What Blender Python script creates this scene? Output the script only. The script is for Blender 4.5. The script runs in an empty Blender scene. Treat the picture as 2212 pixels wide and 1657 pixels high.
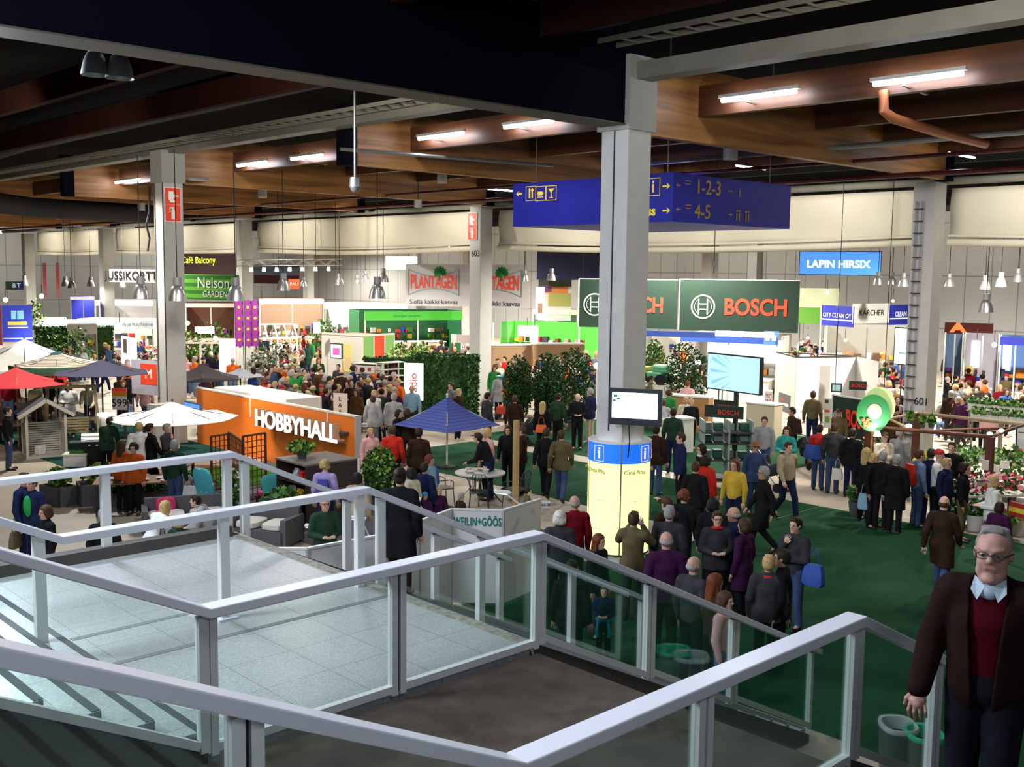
import bpy, math, random
import numpy as np
from mathutils import Vector, Matrix
PI = math.pi
SC = bpy.context.scene
COL = SC.collection
# ------------------------------------------------------------------ camera
FPX, YAW, PITCH, ROLL = 2302.0, 0.810167584, 0.105198807, 0.0114533665
_c, _s = math.cos(YAW), math.sin(YAW)
FW = np.array([_c*math.cos(PITCH), _s*math.cos(PITCH), -math.sin(PITCH)])
_r = np.array([_s, -_c, 0.0]); _u = np.cross(_r, FW)
RT = math.cos(ROLL)*_r + math.sin(ROLL)*_u
UP = -math.sin(ROLL)*_r + math.cos(ROLL)*_u
cam_data = bpy.data.cameras.new('camera'); cam = bpy.data.objects.new('camera', cam_data); COL.objects.link(cam)
cam.matrix_world = Matrix(((RT[0], UP[0], -FW[0], 0), (RT[1], UP[1], -FW[1], 0), (RT[2], UP[2], -FW[2], 0), (0, 0, 0, 1)))
cam_data.sensor_width = 36.0; cam_data.lens = FPX/2212.0*36.0
cam_data.clip_start = 0.05; cam_data.clip_end = 400
SC.camera = cam
# ------------------------------------------------------------------ world, view, sampling limits
wd = bpy.data.worlds.new('world'); SC.world = wd; wd.use_nodes = True
wd.node_tree.nodes['Background'].inputs[0].default_value = (0.55, 0.62, 0.8, 1)
wd.node_tree.nodes['Background'].inputs[1].default_value = 0.02
SC.view_settings.view_transform = 'Standard'; SC.view_settings.look = 'None'
SC.view_settings.exposure = 0.0; SC.view_settings.gamma = 1.0
SC.view_settings.use_curve_mapping = False
cy = SC.cycles
cy.max_bounces = 4; cy.diffuse_bounces = 2; cy.glossy_bounces = 2; cy.transmission_bounces = 2
cy.transparent_max_bounces = 12; cy.caustics_reflective = False; cy.caustics_refractive = False
cy.use_adaptive_sampling = True; cy.adaptive_threshold = 0.03; cy.use_denoising = True
cy.sample_clamp_indirect = 4.0
def light(kind, name, loc, energy, color=(1, 1, 1), size=0.3, target=None, angle=150, sizey=None):
    l = bpy.data.lights.new(name, kind); l.energy = energy; l.color = color
    if kind == 'AREA':
        l.size = size
        if sizey: l.shape = 'RECTANGLE'; l.size_y = sizey
    elif kind == 'SPOT':
        l.shadow_soft_size = size; l.spot_size = math.radians(angle); l.spot_blend = 0.6
    else:
        l.shadow_soft_size = size
    o = bpy.data.objects.new(name, l); COL.objects.link(o); o.location = loc
    if target is not None:
        o.rotation_euler = (Vector(target)-Vector(loc)).to_track_quat('-Z', 'Y').to_euler()
    return o
WARM = (1.0, 0.95, 0.84); COOL = (0.80, 0.88, 1.0)
# rows of high-bay lamps under the roof, above the top edge of the picture
for (x, y, e) in ((24, 9, 1300), (24, 19, 1100), (23.5, 28, 1300), (13.5, 21.5, 900), (23, 40, 3600), (36, 14, 6500), (36, 28, 7500), (36, 42, 7500),
                  (37, 58, 9000), (50, 22, 8500), (50, 40, 9000), (52, 62, 9000), (24, 56, 6500), (13, 33, 3000), (40, 78, 9000), (23, 76, 6500), (56, 84, 6000)):
    light('SPOT', 'high_bay_light', (x, y, 2.6), e*(1.25 if x > 30 else 1.0), WARM, 0.25, (x, y, -6), 158)
for (p, q, e, a) in (((9, 17, 2.5), (27, 33, -1), 1500, 95), ((11, 4.5, 2.5), (28, 16, -1), 1000, 95), ((7, 25, 2.5), (18, 46, -1), 1500, 95)):
    light('SPOT', 'hall_front_fill', p, e, WARM, 0.3, q, a)  # added spots without fixtures; they brighten column fronts and the hall
for y in (0, 7, 11, 17, 22, 28, 35, 41, 48, 55, 61, 67, 74, 81):
    light('SPOT', 'curtain_fill', (27.2, y, 2.35), 420, WARM, 0.1, (30.3, y, 1.2), 120)  # added row without fixtures, only to brighten the curtain
for y in (10, 26, 42, 58, 76):
    light('SPOT', 'wall_fill', (54, y, 2.6), 1500, WARM, 0.3, (62, y, -1.5), 140)  # added spots without fixtures that brighten the far wall
light('SPOT', 'wall_fill', (30, 92, 2.6), 2500, WARM, 0.3, (32, 100, -1.5), 150)  # added likewise, this pair brightens the left wall
light('SPOT', 'wall_fill', (50, 92, 2.6), 2500, WARM, 0.3, (50, 100, -1.5), 150)
light('AREA', 'upper_floor_light', (1.0, -2.5, 3.2), 150, COOL, 2.4, (5.0, 7.0, -3.3), sizey=2.4)
light('AREA', 'landing_fill_left', (-1.6, 10.5, 3.4), 1250, COOL, 2.6, (4.6, 7.0, -3.3), sizey=2.6)  # unseen area light added to brighten landing and rails
light('AREA', 'landing_fill_far', (5.0, 19.5, 2.4), 1100, COOL, 2.0, (4.6, 8.5, -3.3), sizey=2.0)  # unseen area light set beside the view to brighten the landing
light('AREA', 'handrail_fill', (4.2, 4.6, 5.0), 260, COOL, 1.6, (5.5, 5.2, -3), sizey=1.6)  # unseen area light added overhead to whiten the handrail tops
light('SPOT', 'stair_hall_light', (14.0, 3.0, 2.6), 260, WARM, 0.3, (15, 7, -5.6), 140)
# ------------------------------------------------------------------ picture point -> place
FZ = -5.6       # main hall floor
LZ = -3.3       # stair landing
def ray(px, py): return (px-1106.0)*RT - (py-828.5)*UP + FPX*FW
def onz(px, py, z): d = ray(px, py); return d*(z/d[2])
def onX(px, py, X): d = ray(px, py); return d*(X/d[0])
def onY(px, py, Y): d = ray(px, py); return d*(Y/d[1])
def at(px, py, dist):   # horizontal distance from the viewpoint
    d = ray(px, py); return d*(dist/math.hypot(d[0], d[1]))
def proj(P):
    P = np.asarray(P, float); f = P@FW
    return 1106+FPX*(P@RT)/f, 828.5-FPX*(P@UP)/f
# ------------------------------------------------------------------ materials
MATS = {}
def mat(name, color=(0.5, 0.5, 0.5), rough=0.6, metal=0.0, emit=0.0, ecol=None, noise=0.0, nscale=8.0, bump=0.0, objcol=False):
    if name in MATS: return MATS[name]
    m = bpy.data.materials.new(name); m.use_nodes = True; MATS[name] = m
    nt = m.node_tree; b = nt.nodes['Principled BSDF']
    b.inputs['Roughness'].default_value = rough; b.inputs['Metallic'].default_value = metal
    if rough >= 0.8: b.inputs['Specular IOR Level'].default_value = 0.06
    elif rough >= 0.6: b.inputs['Specular IOR Level'].default_value = 0.25
    col = None
    if objcol:
        oi = nt.nodes.new('ShaderNodeObjectInfo'); col = oi.outputs['Color']
    if noise or bump:
        tc = nt.nodes.new('ShaderNodeTexCoord'); nz = nt.nodes.new('ShaderNodeTexNoise')
        nz.inputs['Scale'].default_value = nscale; nz.inputs['Detail'].default_value = 4
        nt.links.new(tc.outputs['Object'], nz.inputs['Vector'])
    if noise:
        mr = nt.nodes.new('ShaderNodeMapRange'); mr.inputs[1].default_value = 0.25; mr.inputs[2].default_value = 0.75
        mr.inputs[3].default_value = 1-noise; mr.inputs[4].default_value = 1+noise
        nt.links.new(nz.outputs['Fac'], mr.inputs[0])
        vm = nt.nodes.new('ShaderNodeVectorMath'); vm.operation = 'SCALE'
        if col: nt.links.new(col, vm.inputs[0])
        else: vm.inputs[0].default_value = color[:3]
        nt.links.new(mr.outputs[0], vm.inputs['Scale']); col = vm.outputs[0]
    if bump:
        bp = nt.nodes.new('ShaderNodeBump'); bp.inputs['Strength'].default_value = bump; bp.inputs['Distance'].default_value = 0.02
        nt.links.new(nz.outputs['Fac'], bp.inputs['Height']); nt.links.new(bp.outputs[0], b.inputs['Normal'])
    if col: nt.links.new(col, b.inputs['Base Color'])
    else: b.inputs['Base Color'].default_value = (*color[:3], 1)
    if emit:
        b.inputs['Emission Color'].default_value = (*(ecol or color)[:3], 1); b.inputs['Emission Strength'].default_value = emit
    return m
def wood(name, color, dark, scale=1.0, rough=0.5, axis=0, rotz=0):
    m = mat(name, color, rough); nt = m.node_tree; b = nt.nodes['Principled BSDF']
    tc = nt.nodes.new('ShaderNodeTexCoord'); mp = nt.nodes.new('ShaderNodeMapping')
    sc = [6*scale]*3; sc[axis] = 0.35*scale; mp.inputs['Scale'].default_value = sc
    nz = nt.nodes.new('ShaderNodeTexNoise'); nz.inputs['Scale'].default_value = 1.0; nz.inputs['Detail'].default_value = 6; nz.inputs['Distortion'].default_value = 0.6
    cr = nt.nodes.new('ShaderNodeValToRGB'); cr.color_ramp.elements[0].position = 0.3; cr.color_ramp.elements[1].position = 0.62
    cr.color_ramp.elements[0].color = (*dark, 1); cr.color_ramp.elements[1].color = (*color, 1)
    nt.links.new(tc.outputs['Object'], mp.inputs[0]); nt.links.new(mp.outputs[0], nz.inputs['Vector'])
    nt.links.new(nz.outputs['Fac'], cr.inputs[0]); nt.links.new(cr.outputs[0], b.inputs['Base Color'])
    return m
def glass(name, tint=(0.90, 0.95, 0.93), refl=0.08):
    m = bpy.data.materials.new(name); m.use_nodes = True; nt = m.node_tree; nt.nodes.clear()
    out = nt.nodes.new('ShaderNodeOutputMaterial'); mx = nt.nodes.new('ShaderNodeMixShader')
    tr = nt.nodes.new('ShaderNodeBsdfTransparent'); tr.inputs[0].default_value = (*tint, 1)
    gl = nt.nodes.new('ShaderNodeBsdfGlossy'); gl.inputs['Roughness'].default_value = 0.03; gl.inputs[0].default_value = (0.8, 1.0, 0.92, 1)
    lw = nt.nodes.new('ShaderNodeLayerWeight'); lw.inputs[0].default_value = 0.25
    ma = nt.nodes.new('ShaderNodeMath'); ma.operation = 'MULTIPLY_ADD'; ma.inputs[1].default_value = 0.35; ma.inputs[2].default_value = refl*0.5
    nt.links.new(lw.outputs['Fresnel'], ma.inputs[0]); nt.links.new(ma.outputs[0], mx.inputs[0])
    nt.links.new(tr.outputs[0], mx.inputs[1]); nt.links.new(gl.outputs[0], mx.inputs[2]); nt.links.new(mx.outputs[0], out.inputs[0])
    MATS[name] = m; return m
def carpet(name, c1, c2, scale=22):
    m = mat(name, c1, 0.95); nt = m.node_tree; b = nt.nodes['Principled BSDF']
    tc = nt.nodes.new('ShaderNodeTexCoord')
    n1 = nt.nodes.new('ShaderNodeTexNoise'); n1.inputs['Scale'].default_value = scale; n1.inputs['Detail'].default_value = 8
    n2 = nt.nodes.new('ShaderNodeTexNoise'); n2.inputs['Scale'].default_value = 0.7
    ad = nt.nodes.new('ShaderNodeMath'); ad.operation = 'MULTIPLY_ADD'; ad.inputs[1].default_value = 0.5
    nt.links.new(tc.outputs['Object'], n1.inputs['Vector']); nt.links.new(tc.outputs['Object'], n2.inputs['Vector'])
    nt.links.new(n1.outputs['Fac'], ad.inputs[0])
    m2 = nt.nodes.new('ShaderNodeMath'); m2.operation = 'MULTIPLY'; m2.inputs[1].default_value = 0.5
    nt.links.new(n2.outputs['Fac'], m2.inputs[0]); nt.links.new(m2.outputs[0], ad.inputs[2])
    cr = nt.nodes.new('ShaderNodeValToRGB'); cr.color_ramp.elements[0].position = 0.38; cr.color_ramp.elements[1].position = 0.62
    cr.color_ramp.elements[0].color = (*c1, 1); cr.color_ramp.elements[1].color = (*c2, 1)
    nt.links.new(ad.outputs[0], cr.inputs[0]); nt.links.new(cr.outputs[0], b.inputs['Base Color'])
    return m
def terrazzo(name):
    m = mat(name, (0.5, 0.52, 0.5), 0.35); nt = m.node_tree; b = nt.nodes['Principled BSDF']
    tc = nt.nodes.new('ShaderNodeTexCoord')
    v = nt.nodes.new('ShaderNodeTexVoronoi'); v.inputs['Scale'].default_value = 120
    cr = nt.nodes.new('ShaderNodeValToRGB'); e = cr.color_ramp.elements
    e[0].position = 0.0; e[0].color = (0.30, 0.31, 0.31, 1); e[1].position = 1.0; e[1].color = (0.50, 0.51, 0.50, 1)
    sp = nt.nodes.new('ShaderNodeSeparateColor')
    nt.links.new(tc.outputs['Object'], v.inputs['Vector']); nt.links.new(v.outputs['Color'], sp.inputs[0]); nt.links.new(sp.outputs[0], cr.inputs[0])
    br = nt.nodes.new('ShaderNodeTexBrick'); br.offset = 0.0; br.inputs['Scale'].default_value = 1.0
    br.inputs['Mortar Size'].default_value = 0.004; br.inputs['Brick Width'].default_value = 0.6; br.inputs['Row Height'].default_value = 0.6
    br.inputs['Color1'].default_value = (1, 1, 1, 1); br.inputs['Color2'].default_value = (0.94, 0.95, 0.95, 1); br.inputs['Mortar'].default_value = (0.5, 0.5, 0.5, 1)
    nt.links.new(tc.outputs['Object'], br.inputs['Vector'])
    mx = nt.nodes.new('ShaderNodeMix'); mx.data_type = 'RGBA'; mx.blend_type = 'MULTIPLY'; mx.inputs[0].default_value = 1.0
    nt.links.new(cr.outputs[0], mx.inputs[6]); nt.links.new(br.outputs[0], mx.inputs[7]); nt.links.new(mx.outputs[2], b.inputs['Base Color'])
    return m
def panelwall(name, c=(0.5, 0.49, 0.46), w=1.2, h=2.9, axis='Y'):
    m = mat(name, c, 0.6); nt = m.node_tree; b = nt.nodes['Principled BSDF']
    tc = nt.nodes.new('ShaderNodeTexCoord'); sx = nt.nodes.new('ShaderNodeSeparateXYZ'); mp = nt.nodes.new('ShaderNodeCombineXYZ')
    nt.links.new(tc.outputs['Object'], sx.inputs[0]); nt.links.new(sx.outputs[axis], mp.inputs[0]); nt.links.new(sx.outputs['Z'], mp.inputs[1])
    br = nt.nodes.new('ShaderNodeTexBrick'); br.offset = 0.0; br.inputs['Scale'].default_value = 1.0; br.inputs['Mortar Size'].default_value = 0.03
    br.inputs['Brick Width'].default_value = w; br.inputs['Row Height'].default_value = h
    for k, f in (('Color1', 1.0), ('Color2', 0.93), ('Mortar', 0.45)): br.inputs[k].default_value = (c[0]*f, c[1]*f, c[2]*f, 1)
    nt.links.new(mp.outputs[0], br.inputs['Vector']); nt.links.new(br.outputs[0], b.inputs['Base Color'])
    return m
# ------------------------------------------------------------------ mesh builder
class MB:
    def __init__(s): s.v = []; s.f = []; s.m = []; s.cur = 0
    def add(s, vs, fs):
        n = len(s.v); s.v += [tuple(map(float, p)) for p in vs]; s.f += [tuple(n+i for i in f) for f in fs]; s.m += [s.cur]*len(fs); return s
    def box(s, x0, x1, y0, y1, z0, z1):
        return s.add([(x0, y0, z0), (x1, y0, z0), (x1, y1, z0), (x0, y1, z0), (x0, y0, z1), (x1, y0, z1), (x1, y1, z1), (x0, y1, z1)],
                     [(0, 3, 2, 1), (4, 5, 6, 7), (0, 1, 5, 4), (1, 2, 6, 5), (2, 3, 7, 6), (3, 0, 4, 7)])
    def cbox(s, c, d, rz=0.0):
        cs, sn = math.cos(rz), math.sin(rz); vs = []
        for z in (-1, 1):
            for x, y in ((-1, -1), (1, -1), (1, 1), (-1, 1)):
                a, b = x*d[0]/2, y*d[1]/2; vs.append((c[0]+a*cs-b*sn, c[1]+a*sn+b*cs, c[2]+z*d[2]/2))
        return s.add(vs, [(0, 3, 2, 1), (4, 5, 6, 7), (0, 1, 5, 4), (1, 2, 6, 5), (2, 3, 7, 6), (3, 0, 4, 7)])
    def bar(s, a, b, w, h, up=(0, 0, 1)):     # rectangular bar from a to b
        a = Vector(a); b = Vector(b); d = (b-a).normalized(); u = Vector(up)
        if abs(d.dot(u)) > 0.98: u = Vector((1, 0, 0))
        sd = d.cross(u).normalized(); u = sd.cross(d)
        vs = []
        for p in (a, b):
            for i, j in ((-1, -1), (1, -1), (1, 1), (-1, 1)): vs.append(p+sd*(i*w/2)+u*(j*h/2))
        return s.add(vs, [(0, 1, 2, 3), (7, 6, 5, 4), (0, 4, 5, 1), (1, 5, 6, 2), (2, 6, 7, 3), (3, 7, 4, 0)])
    def tube(s, pts, r, n=10, cap=True):
        pts = [Vector(p) for p in pts]; rs = r if isinstance(r, (list, tuple)) else [r]*len(pts); rings = []
        for i, p in enumerate(pts):
            d = (pts[min(i+1, len(pts)-1)]-pts[max(i-1, 0)]).normalized()
            u = Vector((0, 0, 1)) if abs(d.z) < 0.95 else Vector((1, 0, 0))
            a = d.cross(u).normalized(); b = d.cross(a)
            rings.append([p+(a*math.cos(2*PI*k/n)+b*math.sin(2*PI*k/n))*rs[i] for k in range(n)])
        fs = []
        for i in range(len(pts)-1):
            for k in range(n): k2 = (k+1) % n; fs.append((i*n+k, i*n+k2, (i+1)*n+k2, (i+1)*n+k))
        if cap: fs.append(tuple(range(n-1, -1, -1))); fs.append(tuple((len(pts)-1)*n+k for k in range(n)))
        return s.add([p for r_ in rings for p in r_], fs)
    def lathe(s, prof, n=24, c=(0, 0, 0), a0=0.0, a1=2*PI):   # prof: (r, z)
        full = abs(a1-a0-2*PI) < 1e-6; m = n if full else n+1; vs = []; fs = []
        for r, z in prof:
            for k in range(m):
                a = a0+(a1-a0)*k/n; vs.append((c[0]+r*math.cos(a), c[1]+r*math.sin(a), c[2]+z))
        for i in range(len(prof)-1):
            for k in range(n): k2 = (k+1) % m; fs.append((i*m+k, i*m+k2, (i+1)*m+k2, (i+1)*m+k))
        return s.add(vs, fs)
    def sphere(s, c, r, n=12, sc=(1, 1, 1)):
        prof = [(math.sin(PI*i/(n//2+2)), -math.cos(PI*i/(n//2+2))) for i in range(n//2+3)]
        k0 = len(s.v); s.lathe([(max(p[0], 1e-4)*r, p[1]*r) for p in prof], n)
        for i in range(k0, len(s.v)): v = s.v[i]; s.v[i] = (c[0]+v[0]*sc[0], c[1]+v[1]*sc[1], c[2]+v[2]*sc[2])
        return s
    def prism(s, poly, z0, z1):
        n = len(poly); vs = [(p[0], p[1], z0) for p in poly]+[(p[0], p[1], z1) for p in poly]
        return s.add(vs, [tuple(range(n-1, -1, -1)), tuple(range(n, 2*n))]+[(i, (i+1) % n, n+(i+1) % n, n+i) for i in range(n)])
    def build(s, name, mats, parent=None, smooth=False, bevel=0.0, loc=None, rz=0.0):
        me = bpy.data.meshes.new(name); me.from_pydata(s.v, [], s.f)
        for m in (mats if isinstance(mats, (list, tuple)) else [mats]): me.materials.append(m)
        me.polygons.foreach_set('material_index', s.m)
        if smooth:
            me.polygons.foreach_set('use_smooth', [True]*len(s.f))
            try: me.set_sharp_from_angle(angle=math.radians(40))
            except Exception: pass
        me.update(); o = bpy.data.objects.new(name, me); COL.objects.link(o)
        if parent is not None: o.parent = parent
        if loc is not None: o.location = loc
        if rz: o.rotation_euler.z = rz
        if bevel:
            b = o.modifiers.new('bevel', 'BEVEL'); b.width = bevel; b.segments = 2; b.limit_method = 'ANGLE'
        return o
LABELS = {}
def tag(o, label=None, cat=None, group=None, kind=None):
    if label:
        n = len(label.split())
        assert 4 <= n <= 16, label
        if label in LABELS and not group: print('DUPLABEL', label)
        LABELS[label] = o.name; o['label'] = label
    if cat: o['category'] = cat
    if group: o['group'] = group
    if kind: o['kind'] = kind
    return o
def thing(name, label, cat, loc=(0, 0, 0), rz=0.0, group=None):
    o = bpy.data.objects.new(name, None); COL.objects.link(o); o.empty_display_size = 0.1
    o.location = loc; o.rotation_euler = (0, 0, rz)
    return tag(o, label, cat, group)
def copy_tree(o, parent=None, loc=None, rz=None):
    c = o.copy(); COL.objects.link(c); c.parent = parent
    if loc is not None: c.location = loc
    if rz is not None: c.rotation_euler = (0, 0, rz)
    for ch in list(o.children): copy_tree(ch, c)
    return c
_fc = {}
def text_part(txt, size, material, parent, M, name='lettering', depth=0.004, align='CENTER', sx=1.0, font_spacing=1.0, bold=0.0):
    """Lettering as a mesh; M places it (x right, y up, z out of the surface)."""
    cu = bpy.data.curves.new('lettering', 'FONT'); cu.body = txt; cu.size = size; cu.extrude = depth; cu.align_x = align; cu.align_y = 'CENTER'
    cu.space_character = font_spacing; cu.offset = bold; cu.resolution_u = 4
    t = bpy.data.objects.new('lettering', cu); COL.objects.link(t)
    dg = bpy.context.evaluated_depsgraph_get(); dg.update()
    me = bpy.data.meshes.new_from_object(t.evaluated_get(dg)); bpy.data.objects.remove(t); bpy.data.curves.remove(cu)
    if sx != 1.0: me.transform(Matrix.Diagonal((sx, 1, 1, 1)))
    me.transform(M); me.materials.clear(); me.materials.append(material)
    o = bpy.data.objects.new(name, me); COL.objects.link(o)
    if parent is not None: o.parent = parent
    return o
def board_frame(xl, ytl, ybl, dl, xr, dr):
    """Vertical rectangle seen with its left edge at xl (top ytl, bottom ybl) dl metres away and its right edge at xr, dr metres away."""
    ym = (ytl+ybl)/2; A = at(xl, ym, dl); B = at(xr, ym, dr)
    zt = at(xl, ytl, dl)[2]; zb = at(xl, ybl, dl)[2]
    a = Vector((A[0], A[1], zb)); b = Vector((B[0], B[1], zb)); w = (b-a).length; rx = (b-a).normalized(); nz = rx.cross(Vector((0, 0, 1)))
    return a, rx, nz, w, zt-zb      # nz points towards the viewer
def frame_M(c, rx, nz, off=0.0):
    p = Vector(c)+nz*off; u = Vector((0, 0, 1))
    return Matrix(((rx[0], u[0], nz[0], p[0]), (rx[1], u[1], nz[1], p[1]), (rx[2], u[2], nz[2], p[2]), (0, 0, 0, 1)))
def slab(mb, a, rx, nz, x0, x1, z0, z1, t0, t1):
    """box in board coordinates: x along, z up from the board's bottom, t out of the front (+ towards the viewer)"""
    vs = []
    for z in (z0, z1):
        for x, t in ((x0, t0), (x1, t0), (x1, t1), (x0, t1)): vs.append(a+rx*x+nz*t+Vector((0, 0, z)))
    return mb.add(vs, [(0, 1, 2, 3), (7, 6, 5, 4), (0, 4, 5, 1), (1, 5, 6, 2), (2, 6, 7, 3), (3, 7, 4, 0)])
# ================================================================== material set
CONC = mat('column_paint', (0.56, 0.55, 0.53), 0.65, noise=0.06, nscale=3)
STEEL_GREY = mat('grey_steel_paint', (0.19, 0.18, 0.15), 0.6, noise=0.1, nscale=2)
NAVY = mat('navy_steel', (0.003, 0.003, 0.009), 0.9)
BLACK = mat('matt_black', (0.010, 0.010, 0.012), 0.6)
DARK = mat('dark_grey', (0.05, 0.05, 0.055), 0.6)
WHITE = mat('white_laminate', (0.78, 0.77, 0.76), 0.5)
OFFW = mat('warm_white', (0.72, 0.69, 0.62), 0.6)
RAILW = mat('handrail_enamel', (0.76, 0.76, 0.82), 0.22)
RAILP = mat('post_enamel', (0.70, 0.71, 0.69), 0.4)
GASKET = mat('rubber_gasket', (0.02, 0.02, 0.02), 0.7)
GLASS = glass('railing_glass')
TERR = terrazzo('terrazzo')
BROWN = mat('brown_slab', (0.085, 0.066, 0.054), 0.85, noise=0.25, nscale=5, bump=0.1)
CURB = mat('dark_curb', (0.085, 0.078, 0.07), 0.7, noise=0.2, nscale=4)
GREEN_CP = carpet('green_carpet', (0.011, 0.050, 0.023), (0.022, 0.085, 0.042))
TEAL_CP = carpet('teal_carpet', (0.012, 0.05, 0.045), (0.02, 0.085, 0.07))
GRASS = carpet('artificial_grass', (0.03, 0.13, 0.01), (0.09, 0.28, 0.03), 60)
FLOORM = mat('hall_concrete', (0.40, 0.34, 0.27), 0.55, noise=0.12, nscale=1.2)
GREYCP = carpet('grey_carpet', (0.09, 0.09, 0.10), (0.14, 0.14, 0.15))
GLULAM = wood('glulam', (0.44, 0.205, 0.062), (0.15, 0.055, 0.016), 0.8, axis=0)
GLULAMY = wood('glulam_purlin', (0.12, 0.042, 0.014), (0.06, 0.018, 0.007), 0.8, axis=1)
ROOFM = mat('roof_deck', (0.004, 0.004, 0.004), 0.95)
TUBE = mat('lit_tube', (0.9, 0.93, 1.0), 0.4, emit=38, ecol=(0.86, 0.90, 1.0))
CHROME = mat('brushed_aluminium', (0.72, 0.72, 0.74), 0.3, 0.85)
GALV = mat('galvanised_pipe', (0.35, 0.35, 0.34), 0.35, 0.6)
REDPIPE = mat('red_pipe', (0.10, 0.012, 0.01), 0.45)
CLOTH_CREAM = mat('cream_curtain', (0.74, 0.69, 0.55), 0.85, noise=0.05, nscale=0.5)
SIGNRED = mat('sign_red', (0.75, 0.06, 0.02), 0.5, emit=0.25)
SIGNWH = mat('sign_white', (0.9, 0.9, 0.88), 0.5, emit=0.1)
BLUE_SIGN = mat('blue_sign', (0.02, 0.025, 0.46), 0.5, emit=0.025, noise=0.12, nscale=1.5)  # faint emission stands in for light falling on an unlit sign
YEL = mat('yellow_lettering', (0.95, 0.72, 0.06), 0.5, emit=0.35)  # emission brightens lettering that has no lamp of its own
SCREENW = mat('white_screen', (0.8, 0.95, 1.0), 0.3, emit=1.7, ecol=(0.82, 0.96, 1.0))
# ================================================================== the hall shell
def struct(mb, name, m, **k): return tag(mb.build(name, m, **k), kind='structure')
struct(MB().box(-14, 64, -14, 104, FZ-0.2, FZ), 'floor', FLOORM)
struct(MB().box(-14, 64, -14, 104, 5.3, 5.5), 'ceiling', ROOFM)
struct(MB().box(62, 62.3, -14, 104, FZ, 5.3), 'wall_far', panelwall('far_wall_panels', (0.40, 0.39, 0.38), 1.5, 3.1, 'Y'))
struct(MB().box(-14, 62, 100, 100.3, FZ, 5.3), 'wall_left', panelwall('left_wall_panels', (0.42, 0.42, 0.42), 1.5, 3.1, 'X'))
struct(MB().box(-14, 62, -14.3, -14, FZ, 5.3), 'wall_right', panelwall('right_wall_panels', (0.3, 0.3, 0.3), 1.5, 3.1, 'X'))
struct(MB().box(-14.3, -14, -14, 100, FZ, 5.3), 'wall_near', panelwall('near_wall_panels', (0.2, 0.2, 0.2), 1.5, 3.1, 'Y'))
for i, y in enumerate((4.6, 22.9, 41.2, 59.5, 77.8)):
    struct(MB().box(61.4, 62, y-0.35, y+0.35, FZ, 4.6), 'wall_far_pilaster', mat('pilaster', (0.44, 0.43, 0.42), 0.6))
def carpet_patch(name, label, poly, m, h=0.012):
    z = FZ+0.001; return tag(MB().prism(poly, z, z+h).build(name, m), label, 'carpet')
def rc(x0, x1, y0, y1): return [(x0, y0), (x1, y0), (x1, y1), (x0, y1)]
carpet_patch('floor_carpet', 'large green floor carpet in front of the stairs', rc(11.45, 22.95, -12, 13.2), GREEN_CP)
carpet_patch('floor_carpet', 'green floor carpet between the lit column and the blue parasol', rc(18.7, 22.95, 13.25, 26), GREEN_CP)
carpet_patch('floor_carpet', 'green floor carpet under the power tool stands', rc(23.75, 32.6, 16.4, 27), GREEN_CP)
carpet_patch('floor_carpet', 'grey floor carpet of the garden furniture stand', rc(11.7, 16.2, 14.6, 27.2), GREYCP)
carpet_patch('floor_carpet', 'dark teal floor carpet under the swing frame', rc(11.2, 16.0, 28.9, 40), TEAL_CP)
carpet_patch('floor_carpet', 'added dark brown floor patch under the red and slate parasols', rc(11.2, 16.0, 40.1, 52), carpet('brown_patch', (.03, .018, .012), (.06, .035, .022)))  # patch added to darken the floor, in place of dark clutter
carpet_patch('artificial_lawn', 'bright artificial lawn beside the orange wall', rc(13.3, 15.6, 24.2, 27.0), GRASS, 0.05)
carpet_patch('floor_carpet', 'small dark green carpet behind the folding panels', rc(11.5, 15.0, 13.25, 14.5), GREEN_CP)
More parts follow.
